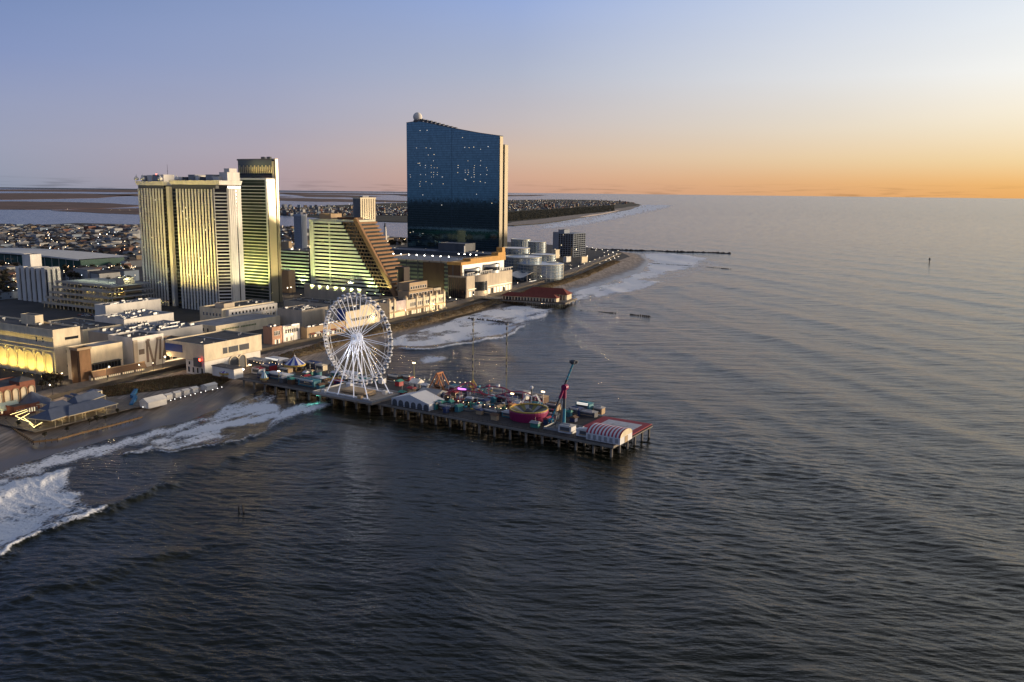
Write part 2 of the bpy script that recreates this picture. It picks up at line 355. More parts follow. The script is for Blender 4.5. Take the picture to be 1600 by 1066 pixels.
    fn = noise(.9, 5); mx = N.new('ShaderNodeMath'); mx.operation = 'MULTIPLY_ADD'; mx.inputs[1].default_value = .85
    Lk.new(fn, mx.inputs[0]); 
    l2 = N.new('ShaderNodeMath'); l2.operation = 'MULTIPLY'; l2.inputs[1].default_value = .62; Lk.new(lace.outputs[0], l2.inputs[0]); Lk.new(l2.outputs[0], mx.inputs[2])
    sub = N.new('ShaderNodeMath'); sub.operation = 'SUBTRACT'; f2 = N.new('ShaderNodeMath'); f2.operation = 'MULTIPLY'; f2.inputs[1].default_value = 1.42
    Lk.new(at.outputs['Fac'], f2.inputs[0]); Lk.new(f2.outputs[0], sub.inputs[0]); Lk.new(mx.outputs[0], sub.inputs[1])
    fr = N.new('ShaderNodeMapRange'); fr.inputs[1].default_value = -.08; fr.inputs[2].default_value = .62; fr.interpolation_type = 'SMOOTHSTEP'
    Lk.new(sub.outputs[0], fr.inputs[0])
    gt = N.new('ShaderNodeMapRange'); gt.inputs[1].default_value = .02; gt.inputs[2].default_value = .12; Lk.new(at.outputs['Fac'], gt.inputs[0])
    ff = N.new('ShaderNodeMath'); ff.operation = 'MULTIPLY'; Lk.new(fr.outputs[0], ff.inputs[0]); Lk.new(gt.outputs[0], ff.inputs[1])
    wc = N.new('ShaderNodeMix'); wc.data_type = 'RGBA'; wc.inputs['A'].default_value = (.006,.009,.006,1); wc.inputs['B'].default_value = (.018,.018,.010,1)
    pn = noise(.012, 3); Lk.new(pn, wc.inputs['Factor']); Lk.new(wc.outputs['Result'], b.inputs['Base Color'])
    fd = N.new('ShaderNodeBsdfDiffuse'); fcol = N.new('ShaderNodeMix'); fcol.data_type = 'RGBA'
    fcol.inputs['A'].default_value = (.50,.53,.60,1); fcol.inputs['B'].default_value = (.90,.91,.94,1); Lk.new(ff.outputs[0], fcol.inputs['Factor']); Lk.new(fcol.outputs['Result'], fd.inputs['Color'])
    Lk.new(bump(fn, .6, .9), fd.inputs['Normal'])
    ms = N.new('ShaderNodeMixShader'); Lk.new(ff.outputs[0], ms.inputs[0]); Lk.new(b.outputs[0], ms.inputs[1]); Lk.new(fd.outputs[0], ms.inputs[2])
    Lk.new(ms.outputs[0], N['Material Output'].inputs['Surface']); return m
sea_me = build_sea(); sea_me.materials.append(sea_material())
sea = link('sea', sea_me); sea['kind'] = 'structure'
# ------------------------------------------------------------------ land
U, V = uv()
def xy(p): return (p[0], p[1])
m_sand = mat('beach_sand', (.40,.32,.26), .9, .35, .05)
m_ground = mat('city_asphalt', (.06,.056,.055), .9, .45, .02)
m_marsh = mat('marsh_grass', (.15,.085,.062), .95, .5, .004)
m_scrub = mat('island_scrub', (.045,.040,.024), .95, .5, .01)
m_pale = mat('dry_sand', (.36,.31,.26), .9, .2, .01)
inner_px = [(0,652),(120,615),(280,580),(420,552),(560,522),(700,490),(800,462),(900,433),(960,410),(985,401),(968,393),(918,390)]
water_px = [(0,738),(125,699),(290,660),(402,613),(590,538),(720,495),(830,471),(930,448),(1000,426),(1016,410),(1006,398),(925,391)]
inner = [Vector((*xy(G(*p, 3)), 0)) for p in inner_px]; water = [Vector((*xy(G(*p)), 0)) for p in water_px]
inner = [inner[0]-U*d for d in (3500, 900, 250)]+inner; water = [water[0]-U*d for d in (3500, 900, 250)]+water
def densify(pts, n):
    out = []
    L = [0]
    for a, b in zip(pts, pts[1:]): L.append(L[-1]+(b-a).length)
    return pts
def beach():
    """sand from the dune foot down under the water, wavy edge"""
    mb = MB(); rows = []; K = 14
    for i in range(len(inner)-1):
        n = 1 if i == 0 else (40 if i < 3 else 30)
        for k in range(n):
            f = k/n; a = inner[i].lerp(inner[i+1], f); w = water[i].lerp(water[i+1], f); rows.append((a, w))
    rows.append((inner[-1], water[-1]))
    for j, (a, w) in enumerate(rows):
        d = (w-a); L = d.length; d = d/max(L, 1e-3)
        wob = 1.0*math.sin(j*.41)+1.0*math.sin(j*.173+1)
        for k in range(K):
            f = k/(K-1); q = f*(L+wob+14)-2; p = a+d*q; g_ = q/(L+wob)
            z = (3.0-2.85*max(0, g_)**.9 if g_ < 1 else .15-1.9*(q-L-wob)/12) + .18*math.sin(p.x*.21+p.y*.11)*math.sin(p.y*.17)*max(0, 1-g_*1.1)
            mb.v.append((p.x, p.y, z))
    for j in range(len(rows)-1):
        for k in range(K-1):
            mb.f.append((j*K+k, (j+1)*K+k, (j+1)*K+k+1, j*K+k+1)); mb.m.append(0)
    return mb
def sand_material():
    m = m_sand; nt = m.node_tree; b = nt.nodes['Principled BSDF']; N = nt.nodes; Lk = nt.links
    src = b.inputs['Base Color'].links[0].from_socket
    g = N.new('ShaderNodeNewGeometry'); s = N.new('ShaderNodeSeparateXYZ'); Lk.new(g.outputs['Position'], s.inputs[0])
    n = N.new('ShaderNodeTexNoise'); n.inputs['Scale'].default_value = .09; n.inputs['Detail'].default_value = 4; Lk.new(g.outputs['Position'], n.inputs[0])
    a = N.new('ShaderNodeMath'); a.operation = 'MULTIPLY_ADD'; a.inputs[1].default_value = 1.6; Lk.new(n.outputs['Fac'], a.inputs[0]); Lk.new(s.outputs[2], a.inputs[2])
    # wheel tracks and raked lines along the shore
    mt_ = N.new('ShaderNodeMapping'); mt_.inputs['Rotation'].default_value = (0, 0, R(27)); mt_.inputs['Scale'].default_value = (.55, .03, 1); Lk.new(g.outputs['Position'], mt_.inputs[0])
    tn = N.new('ShaderNodeTexNoise'); tn.inputs['Scale'].default_value = 1.0; tn.inputs['Detail'].default_value = 4; Lk.new(mt_.outputs[0], tn.inputs[0])
    tr = N.new('ShaderNodeMapRange'); tr.inputs[1].default_value = .35; tr.inputs[2].default_value = .65; tr.inputs[3].default_value = .55; tr.inputs[4].default_value = 1.15; Lk.new(tn.outputs['Fac'], tr.inputs[0])
    tv = N.new('ShaderNodeVectorMath'); tv.operation = 'SCALE'; Lk.new(src, tv.inputs[0]); Lk.new(tr.outputs[0], tv.inputs['Scale']); src = tv.outputs[0]
    bp_ = N.new('ShaderNodeBump'); bp_.inputs['Distance'].default_value = .25; bp_.inputs['Strength'].default_value = .6; Lk.new(tn.outputs['Fac'], bp_.inputs['Height']); Lk.new(bp_.outputs[0], b.inputs['Normal'])
    mr = N.new('ShaderNodeMapRange'); mr.inputs[1].default_value = 1.35; mr.inputs[2].default_value = 2.2; Lk.new(a.outputs[0], mr.inputs[0])
    mx = N.new('ShaderNodeMix'); mx.data_type = 'RGBA'; mx.inputs['A'].default_value = (.12,.105,.095,1)   # wet sand
    Lk.new(mr.outputs[0], mx.inputs['Factor']); Lk.new(src, mx.inputs['B']); Lk.new(mx.outputs['Result'], b.inputs['Base Color'])
    r = N.new('ShaderNodeMapRange'); r.inputs[3].default_value = .28; r.inputs[4].default_value = .92; Lk.new(mr.outputs[0], r.inputs[0]); Lk.new(r.outputs[0], b.inputs['Roughness'])
sand_material()
bo = struct('beach', beach(), m_sand)
for p in bo.data.polygons: p.use_smooth = True
def poly_sheet(name, pts, z0, z1, m):
    """a sheet of land with a bank down into the water, filled by bmesh"""
    bm = bmesh.new(); vs = [bm.verts.new((p[0], p[1], z1)) for p in pts]; f = bm.faces.new(vs)
    r = bmesh.ops.extrude_face_region(bm, geom=[f]); 
    for v in [g for g in r['geom'] if isinstance(g, bmesh.types.BMVert)]: v.co.z = z0
    bmesh.ops.triangulate(bm, faces=bm.faces[:]); bmesh.ops.recalc_face_normals(bm, faces=bm.faces[:])
    me = bpy.data.meshes.new(name); bm.to_mesh(me); bm.free(); me.materials.append(m)
    o = link(name, me); o['kind'] = 'structure'; return o
back_px = [(925,389.5),(880,386),(840,383),(790,380),(720,377),(650,374),(600,371),(560,367),(500,361),(455,356),(430,353),(300,351),(210,352),(120,350),(60,353),(0,351),(-120,350)]
city = [xy(p) for p in inner]+[xy(G(*p)) for p in back_px]+[(-7000,2500),(-9000,-3000),(-4000,-4500)]
poly_sheet('city_ground', city, -2, 3.0, m_ground)
def shore(px, n=5, amp=.6, seed=1):
    """a ragged shoreline through surveyed bearings"""
    r = random.Random(seed); out = []
    for (a, b), (c, d) in zip(px, px[1:]+px[:1]):
        for k in range(n):
            f = k/n; out.append(xy(G(a+(c-a)*f+r.uniform(-3, 3), b+(d-b)*f+r.uniform(-amp, amp)*.35)))
    return out
brig = [(1003,320.5),(990,326),(955,333),(900,342),(850,349.5),(800,353.5),(740,352),(690,350),(640,348),(590,346.5),(540,344),(500,341),(470,338),(440,336),(420,333),(420,326.5),(470,324),(530,321),(600,318),(680,316.5),(760,314),(820,312.5),(880,312),(940,313),(985,316)]
poly_sheet('barrier_island', shore(brig, 4, .5, 3), -2, 2.0, m_scrub)
strand = [(1002,320.8),(988,326.2),(955,333),(900,342),(850,349.3),(800,353.2),(785,353.2),(800,348),(850,343),(900,336),(950,328.5),(985,323.5)]
poly_sheet('island_beach', shore(strand, 3, .2, 4), 2.02, 2.06, m_sand)
pool = [(905,340.5),(925,336.5),(950,332),(975,327.5),(972,328.5),(955,333.3),(930,338.2)]
poly_sheet('tidal_pool', shore(pool, 2, .1, 8), 2.07, 2.1, mat('tidal_water', (.05,.05,.05), .12, 0))
marsh_px = [
  ([(-80,296.2),(60,296),(210,297),(330,299),(420,300.5),(540,302),(640,304),(640,305.3),(520,304),(380,302.4),(210,300.6),(60,299.3),(-80,299.4)], 5),
  ([(-80,302.5),(40,301.8),(130,302.5),(215,305.5),(150,309.8),(30,312),(-80,312.5)], 6),
  ([(150,304),(210,303),(330,305),(430,306.5),(470,308.5),(330,309),(210,307)], 16),
  ([(-80,315.5),(20,315),(110,316),(180,318.5),(235,322),(160,326),(80,328),(0,327.5),(-80,326)], 7),
  ([(80,329.5),(150,326.5),(215,326),(330,327),(445,330),(330,333.5),(215,335.5),(150,333)], 9),
  ([(425,309.5),(480,310),(560,312),(640,314),(640,316.2),(540,315.8),(470,315),(425,313.5)], 10),
  ([(600,303.8),(700,303.8),(800,304.8),(860,305.2),(830,306.6),(740,307.6),(640,307.2)], 11),
  ([(440,302.6),(520,304.6),(600,307),(560,309),(480,308)], 12),
]
for px, sd in marsh_px: poly_sheet('marsh_island', shore(px, 4, .7, sd), -2, 1.2, m_marsh)
hz = lambda x: 291.06+.01117*x
for px, sd in [([(x, hz(x)+d) for x, d in ((-300,2.2),(0,2.0),(210,2.1),(440,2.3),(640,2.4),(800,2.7),(640,3.2),(440,3.4),(210,3.6),(0,3.5),(-300,3.6))], 14)]:
    poly_sheet('far_mainland', shore(px, 3, .15, sd), -2, 6, mat('far_woods', (.020,.028,.038), .95, .3, .002))
# boardwalk: planked deck along the dune, with edge beams
bwl = [Vector((*xy(G(*p, 4)), 0)) for p in [(0,640),(280,573),(420,545),(560,513),(700,482),(800,454),(900,425),(955,402),(970,396)]]
bwl = [bwl[0]-U*700]+bwl
m_plank = mat('boardwalk_planks', (.19,.16,.13), .8, .35, .4); m_rail = mat('rail_timber', (.10,.08,.06), .8, .2, .5)
def ribbon(pts, w0, w1, z0, z1):
    mb = MB(); n = len(pts)
    for i, p in enumerate(pts):
        d = (pts[min(i+1, n-1)]-pts[max(i-1, 0)]).normalized(); nn = Vector((d.y, -d.x, 0))
        for a in (w0, w1): mb.v += [tuple(p+nn*a+Vector((0,0,z0))), tuple(p+nn*a+Vector((0,0,z1)))]
    for i in range(n-1):
        a = i*4; b = a+4
        for q in ((0,1),(1,3),(3,2),(2,0)): mb.f.append((a+q[0], b+q[0], b+q[1], a+q[1])); mb.m.append(0)
    mb.f += [(0,2,3,1), ((n-1)*4, (n-1)*4+1, (n-1)*4+3, (n-1)*4+2)]; mb.m += [0, 0]
    return mb
bw = struct('boardwalk', ribbon(bwl, -16, 0, 3.1, 4.6), m_plank)
link('edge_beam', ribbon(bwl, .05, .6, 3.0, 5.2).mesh('edge_beam', m_rail), bw)
# street between the hotels and the boardwalk, and the cross streets
m_road = mat('street_asphalt', (.055,.055,.058), .85, .3, .05)
struct('road', ribbon([p-V*130 for p in bwl[:6]], -6, 6, 2.9, 3.06), m_road)
for px in [(150,470),(455,478),(700,470)]:
    c = Vector((*xy(G(*px, 3)), 0)); struct('road', ribbon([c+V*60, c-V*900], -6, 6, 2.9, 3.05+.01*random.random()), m_road)
# dune between boardwalk and sand
m_dune = mat('dune_sand', (.16,.115,.065), .95, .5, .12)
def dune(pts, w0, w1, h, seed):
    mb = MB(); rows = []; n = len(pts)-1; K = 12; r0 = random.Random(seed)
    for i in range(n):
        m_ = max(2, int((pts[i+1]-pts[i]).length/4))
        for k in range(m_): rows.append((pts[i].lerp(pts[i+1], k/m_), (pts[i+1]-pts[i]).normalized()))
    J = len(rows)
    for j, (p, d) in enumerate(rows):
        nn = Vector((d.y, -d.x, 0)); e = min(1, j/4, (J-1-j)/4)
        for k in range(K):
            f = k/(K-1); q = p+nn*(w0+(w1-w0)*f*(.85+.3*float(vnoise(np.array(j*.12), np.array(seed*3.3), seed))))
            z = 2.4+h*math.sin(math.pi*f)**.6*e*(.45+1.1*float(vnoise(np.array(q.x*.11), np.array(q.y*.11), seed)))
            mb.v.append((q.x, q.y, z))
    for j in range(J-1):
        for k in range(K-1): mb.f.append((j*K+k, (j+1)*K+k, (j+1)*K+k+1, j*K+k+1)); mb.m.append(0)
    return mb
d1 = [Vector((*xy(G(*p, 3)), 0)) for p in [(150,612),(230,600),(300,590),(370,592)]]
d2 = [Vector((*xy(G(*p, 4)), 0)) for p in [(430,553),(560,519),(700,487),(800,459),(900,430),(955,407)]]
dunes = []
for pts, w0, w1, sd in ((d1, -9, 19, 2), (d2, 1, 17, 5)):
    o = struct('dune', dune(pts, w0, w1, 2.2, sd), m_dune); dunes.append(o)
    for p in o.data.polygons: p.use_smooth = True
def tufts(srcs, n, m, seed, hmin=.5, hmax=1.3):
    mb = MB(); r = random.Random(seed)
    for o, k in srcs:
        vs = o.data.vertices; ps = o.data.polygons
        for _ in range(k):
            pl = ps[r.randrange(len(ps))]; a, b = r.random(), r.random(); v = [vs[i].co for i in pl.vertices]
            c = v[0].lerp(v[1], a).lerp(v[3].lerp(v[2], a), b); h = r.uniform(hmin, hmax)
            for q in range(3):
                t = r.random()*6.283; w = r.uniform(.15, .4); lx, ly = r.uniform(-.5, .5), r.uniform(-.5, .5)
                mb.add([(c.x+w*math.cos(t), c.y+w*math.sin(t), c.z-.1), (c.x-w*math.cos(t), c.y-w*math.sin(t), c.z-.1), (c.x+lx, c.y+ly, c.z+h)], [(0,1,2)], r.randrange(3))
    return mb
tg = link('dune_grass', tufts([(dunes[0], 6000), (dunes[1], 9000)], 0, None, 3).mesh('dune_grass',
    [mat('grass_straw', (.27,.19,.09), .9, .3, .2), mat('grass_olive', (.13,.11,.045), .9, .3, .2), mat('grass_rust', (.19,.10,.05), .9, .3, .2)]))
stuff(tg); tag(tg, 'brown and olive beach grass covering the dunes', 'dune grass')
# ------------------------------------------------------------------ building kit
# every building stands at its near (seaward, south) corner: local x runs out to sea, local y away along the shore
class Site: pass
def site(name, label, cat, px, z0, right, left, top, al=AL, group=None):
    s = Site(); s.c = G(*px, z0); s.u, s.v = uv(al); s.al = al
    s.Ls = reach(s.c, s.u, right); s.Lt = reach(s.c, -s.v, left); s.H = Zat(px[0], top, s.c)-z0
    s.t = thing(name, label, cat, s.c, -R(al), group); return s
def hit(s, px, py, n, off):
    d = ray(px, py); o = Vector((0, 0, CAMH)); k = (s.c+off-o).dot(n)/d.dot(n); return o+d*k-s.c
def onS(s, px, py, y=0.0):
    p = hit(s, px, py, s.u, s.u*y); return p.dot(s.v), p.z
def onE(s, px, py, x=0.0):
    p = hit(s, px, py, s.v, s.v*x); return p.dot(s.u), p.z
m_cream = mat('cream_stucco', (.74,.63,.45), .85, .22, .22)
m_white = mat('white_concrete', (.74,.70,.64), .8, .18, .2)
m_beige = mat('beige_panel', (.56,.47,.36), .85, .2, .2)
m_tan = mat('tan_stucco', (.46,.33,.20), .85, .18, .1)
m_brown = mat('brown_cladding', (.13,.075,.045), .75, .25, .15)
m_brick = mat('red_brick', (.26,.10,.065), .85, .2, .3)
m_grey = mat('grey_concrete', (.33,.33,.34), .85, .2, .08)
m_dgrey = mat('dark_grey_panel', (.10,.105,.115), .7, .2, .1)
m_roof = mat('roof_membrane', (.10,.095,.095), .9, .55, .12)
m_roofl = mat('pale_roof_membrane', (.27,.28,.31), .85, .4, .14)
m_metal = mat('galvanised_metal', (.42,.43,.45), .45, .15, .5, metal=.6)
m_dmetal = mat('dark_metal', (.05,.05,.055), .5, .15, .5, metal=.5)
m_glass = mat('dark_window_glass', (.018,.022,.028), .08, .3, .05, spec=.8)
m_lit = mat('lit_window', (.5,.45,.35), .5, 0, emit=(1,.80,.48), estr=1.0)
m_litw = mat('lit_window_white', (.6,.6,.6), .5, 0, emit=(1,.93,.80), estr=.8)
m_bulb = mat('lamp_bulb', (.8,.8,.8), .4, 0, emit=(1,.93,.80), estr=20.0)
m_bulbw = mat('lamp_bulb_warm', (.8,.7,.5), .4, 0, emit=(1,.72,.38), estr=7.0)
WIN = {}
def win_mesh(pane, frame):
    k = pane.name+frame.name
    if k not in WIN:
        mb = MB().box(.0,1,-.04,.02,0,1,0)
        for b in ((-.06,.06,0,1),(.94,1.06,0,1),(.06,.94,-.06,.05),(.06,.94,.95,1.06)): mb.box(b[0],b[1],-.14,.02,b[2],b[3],1)
        WIN[k] = mb.mesh('window_unit', [pane, frame])
    return WIN[k]
def windows(t, face, a0, a1, z0, z1, nx, nz, w=.6, h=.6, off=0.0, pane=None, frame=None, lit=0.0, name='window', rnd=None):
    rnd = rnd or random; da = (a1-a0)/nx; dz = (z1-z0)/nz
    for i in range(nx):
        for k in range(nz):
            pn = m_lit if rnd.random() < lit else (pane or m_glass); me = win_mesh(pn, frame or m_white)
            a = a0+da*(i+.5-w/2); z = z0+dz*(k+.5-h/2)
            if face == 'S': link(name, me, t, (a, off, z), 0, (da*w, 1, dz*h))
            else: link(name, me, t, (off, a, z), math.pi/2, (da*w, 1, dz*h))
def ring(x0, x1, y0, y1, z0, z1, w):
    mb = MB(); mb.box(x0,x1,y0,y0+w,z0,z1); mb.box(x0,x1,y1-w,y1,z0,z1); mb.box(x0,x0+w,y0+w,y1-w,z0,z1); mb.box(x1-w,x1,y0+w,y1-w,z0,z1); return mb
def rooftop_unit():
    mb = MB().box(0,1,0,1,.05,.8,0); mb.box(.08,.92,.08,.92,.8,.86,1); mb.lathe([(.28,0),(.28,.14),(.2,.14),(.2,.06)], 10, (.5,.5,.86), 1)
    mb.box(-.02,.0,.15,.85,.2,.65,1); return mb.mesh('rooftop_unit', [m_metal, m_dmetal])
RU = rooftop_unit()
def vent_mesh(): return MB().lathe([(.35,0),(.35,.7),(.6,.75),(.6,1.0),(.0,1.2)], 8).mesh('roof_vent', m_metal)
RV = vent_mesh()
def clutter(t, x0, x1, y0, y1, z, n, seed, smin=1.2, smax=3.5, vents=True):
    r = random.Random(seed)
    for i in range(n):
        s = r.uniform(smin, smax); x = r.uniform(x0, max(x0+.1, x1-s)); y = r.uniform(y0, max(y0+.1, y1-s))
        if vents and r.random() < .4: link('roof_vent', RV, t, (x, y, z), 0, (1.1, 1.1, 1.3))
        else: link('rooftop_unit', RU, t, (x, y, z), r.choice((0, 0, 1.57)), (s, s*r.uniform(.6, 1.6), s*r.uniform(.5, .8)))
def block(t, x0, x1, y0, y1, z0, z1, wall, roof=None, par=.9, name='wall'):
    bpart(name, wall, t, x0, x1, y0, y1, z0, z1)
    bpart('roof', roof or m_roof, t, x0+.3, x1-.3, y0+.3, y1-.3, z1+.004, z1+.05)
    if par: part('parapet', ring(x0-.08, x1+.08, y0-.08, y1+.08, z1-.3, z1+par, .38), wall, t)
def flood(pos, target, power, col, spot=70, label=None, size=.8, group='facade floodlights', soft=.6):
    """a floodlight: housing, lens and its lamp"""
    pos = Vector(pos); d = (Vector(target)-pos).normalized()
    t = thing('floodlight', label or 'small floodlight aimed up the hotel facade', 'floodlight', pos, math.atan2(-d.x, d.y), group)
    tl = math.asin(max(-1, min(1, d.z))); c, s_ = math.cos(tl), math.sin(tl)
    mb = MB().box(-size,size,-size*.5,size*.35,-size*.6,size*.6); mb.v = [(x, y*c-z*s_, y*s_+z*c) for x, y, z in mb.v]
    part('housing', mb, m_dmetal, t)
    me = MB().box(-size*.8,size*.8,size*.36,size*.42,-size*.45,size*.45); me.v = [(x, y*c-z*s_, y*s_+z*c) for x, y, z in me.v]
    part('lens', me, mat('flood_lens_%d%d%d' % tuple(int(q*9) for q in col), (.8,.8,.7), .4, 0, emit=col, estr=22.0), t)
    ld = bpy.data.lights.new('flood_lamp', 'SPOT'); ld.energy = power; ld.color = col; ld.spot_size = R(spot); ld.spot_blend = soft; ld.shadow_soft_size = .5
    lo = bpy.data.objects.new('lamp', ld); COL.objects.link(lo); lo.parent = t
    lo.location = (0, c*size*.5, s_*size*.5); lo.rotation_euler = (math.pi/2+tl, 0, 0)
    return t
YEL = (1.0, .76, .20); GRN = (.86, 1.0, .42); CRM = (1.0, .86, .55)

# ------------------------------------------------------------------ tall hotel: white ribbed twin slab
def stripe_glass(name, a, b, period, rough=.12, frac=.35):
    """window bands: glass with spandrel panels, by height"""
    m = bpy.data.materials.new(name); m.use_nodes = True; nt = m.node_tree; p = nt.nodes['Principled BSDF']; N = nt.nodes
    tc = N.new('ShaderNodeNewGeometry'); s = N.new('ShaderNodeSeparateXYZ'); nt.links.new(tc.outputs['Position'], s.inputs[0])
    d = N.new('ShaderNodeMath'); d.operation = 'DIVIDE'; d.inputs[1].default_value = period; nt.links.new(s.outputs[2], d.inputs[0])
    f = N.new('ShaderNodeMath'); f.operation = 'FRACT'; nt.links.new(d.outputs[0], f.inputs[0])
    g = N.new('ShaderNodeMath'); g.operation = 'LESS_THAN'; g.inputs[1].default_value = frac; nt.links.new(f.outputs[0], g.inputs[0])
    mx = N.new('ShaderNodeMix'); mx.data_type = 'RGBA'; mx.inputs['A'].default_value = (*a, 1); mx.inputs['B'].default_value = (*b, 1)
    nt.links.new(g.outputs[0], mx.inputs['Factor']); nt.links.new(mx.outputs['Result'], p.inputs['Base Color'])
    r = N.new('ShaderNodeMapRange'); r.inputs[3].default_value = rough; r.inputs[4].default_value = .6; nt.links.new(g.outputs[0], r.inputs[0]); nt.links.new(r.outputs[0], p.inputs['Roughness'])
    return m
m_tglass = stripe_glass('tower_glass_bands', (.010,.012,.014), (.032,.031,.030), 3.4)
m_dglass = stripe_glass('dark_tower_glass', (.012,.018,.02), (.04,.042,.04), 3.4)
def ribbed_tower():
    s = site('hotel_tower', 'white ribbed twin slab hotel tower under yellow floodlights, left of the wheel', 'hotel', (353,489), 3, 384, 222, 284)
    t = s.t; H = s.H; Ls = s.Ls
    def bx(px, py=480): return onS(s, px, py)[0]
    xL0, xL1, xR0 = -s.Lt, bx(262), bx(279); ch = 9.0
    e = onE(s, 384, 470)[0]; Ls = max(Ls, 20)
    part('slab', MB().prism([(xR0,0),(-ch,0),(0,ch),(0,Ls),(xR0,Ls)], 0, H), m_tglass, t)
    part('slab', MB().prism([(xL0,4),(xL1,4),(xL1,Ls+6),(xL0,Ls+6)], 0, H-1), m_tglass, t)
    part('link_block', MB().prism([(xL1,14),(xR0,14),(xR0,Ls-2),(xL1,Ls-2)], 0, H-3), m_dglass, t)
    fin = m_white
    def fins(x0, x1, y, n, zt, w=.5, pr=.7):
        d = (x1-x0)/n
        for i in range(n): bpart('rib', fin, t, x0+d*i, x0+d*(i+w), y-pr, y+.02, 0, zt)
    fins(xL0, xL1, 4, 9, H-7); fins(xR0+6, -ch+1, 0, 12, H-7)
    bpart('corner_pier', fin, t, xL1-.6, xL1+4.2, 6, 13.98, 0, H-5); bpart('corner_pier', fin, t, xR0-2.2, xR0-.02, 2, 12, 0, H-5)
    rl = random.Random(9); dR = (-ch+1-xR0-6)/12; dL = (xL1-xL0)/9
    for k in range(12):
        z = 6+3.4*rl.randrange(34); x = xR0+6+dR*(rl.randrange(12)+.62) if k % 3 else xL0+dL*(rl.randrange(9)+.62); y = -.12 if k % 3 else 3.88
        bpart('lit_room', rl.choice((m_lit, m_litw)), t, x, x+.9, y, y+.11, z, z+1.3)
    # window bays in the recess
    for k in range(36):
        bpart('spandrel', m_grey, t, xL1+4.4, xR0-2.4, 13.8, 13.98, 4+k*(H-14)/36, 5.1+k*(H-14)/36)
    # chamfered balcony bay
    q = R(45); L = ch*math.sqrt(2); n = 35; dz = (H-12)/n
    bal = MB().box(.9,L-.9,-1.3,.0,0,.25); bal.box(.9,L-.9,-1.3,-1.15,.25,1.1); bal = bal.mesh('balcony', m_white)
    for k in range(n): link('balcony', bal, t, (-ch, 0, 4+k*dz), q)
    for a in (0, L-.9):
        link('bay_column', MB().box(a,a+.9,-1.6,.02,0,H-6).mesh('bay_column', fin), t, (-ch, 0, 0), q)
    # seaward flank: pale fluted wall with a strip of small windows
    yw = Ls*.72
    bpart('flank_wall', m_white, t, -.5, .25, ch+.3, yw, 0, H-6)
    for i in range(4): bpart('pilaster', m_white, t, .25, .85, ch+.8+i*(yw-ch-2)/3.2, ch+2.2+i*(yw-ch-2)/3.2, 0, H-6)
    bpart('flank_wall', m_white, t, -.5, .25, yw+1.8, Ls, 0, H-6)
    for k in range(34): bpart('flank_window', m_glass, t, -.2, .1, yw+.1, yw+1.7, 5+k*dz, 6.9+k*dz)
    # crown: dark attic strip, flaring white cornice, plant rooms, masts
    for (x0, x1, y0, y1, h) in ((xR0, 0, 0, Ls, H), (xL0, xL1, 4, Ls+6, H-1)):
        bpart('attic_band', m_dgrey, t, x0+.5, x1-.5 if x1 < 0 else x1-ch*.6, y0-.25, y1, h-6.6, h-3.0)
        part('cornice', MB().prism([(x0-.6,y0-.9),(x1+.2,y0-.9),(x1+.2,y1+.6),(x0-.6,y1+.6)], h-3.0, h+1.0, 0,
             [(x0-1.6,y0-2.2),(x1+1.2,y0-2.2),(x1+1.2,y1+1.6),(x0-1.6,y1+1.6)]), m_white, t)
        bpart('roof', m_roof, t, x0+1, x1-1, y0+1, y1-1, h+1.004, h+1.06)
    r = random.Random(4)
    for i in range(7):
        x = xR0+3+i*(abs(xR0)-14)/6.5; w = r.uniform(5, 10); h = r.uniform(2.5, 5.5)
        block(t, x, x+w, 4, 4+r.uniform(8, 14), H+1.06, H+1.06+h, (m_white, m_dgrey, m_grey)[i % 3], m_roof, .5, 'plant_room')
    block(t, -9, 1.5, 8, Ls-2, H+1.06, H+8, m_white, m_roof, .8, 'plant_room'); block(t, -7, 0, 12, Ls-4, H+8.9, H+12, m_white, m_roof, .4, 'plant_room')
    for i in range(4):
        x = xL0+2+i*(xL1-xL0-4)/4; block(t, x, x+7, 7, 20, H+.06, H+r.uniform(3, 6.5), (m_grey, m_white)[i % 2], m_roof, .5, 'plant_room')
    for sx in (xL0-.5, xL0+9, xL1-4, xR0+4):
        part('roof_finial', MB().lathe([(1.8,0),(2.4,1.4),(2.0,2.6),(.7,3.6),(.25,5),(0,6.5)], 10, (sx, 3, H+.9)), m_white, t)
    for x, h in ((xL1-6, 17), (xL0+16, 9), (xL0+24, 7)):
        part('mast', MB().bar((x, 14, H), (x, 14, H+h), .28, 5, 0, .1).bar((x-1, 14, H+h*.6), (x+1, 14, H+h*.6), .12), m_dmetal, t)
    part('beacon', MB().lathe([(.5,0),(.7,.5),(.4,1),(0,1.1)], 8, (xL0+18, 12, H+6.6)), mat('red_beacon', (.5,.05,.03), .5, 0, emit=(1,.08,.05), estr=12), t)
    return s
TJ = ribbed_tower()
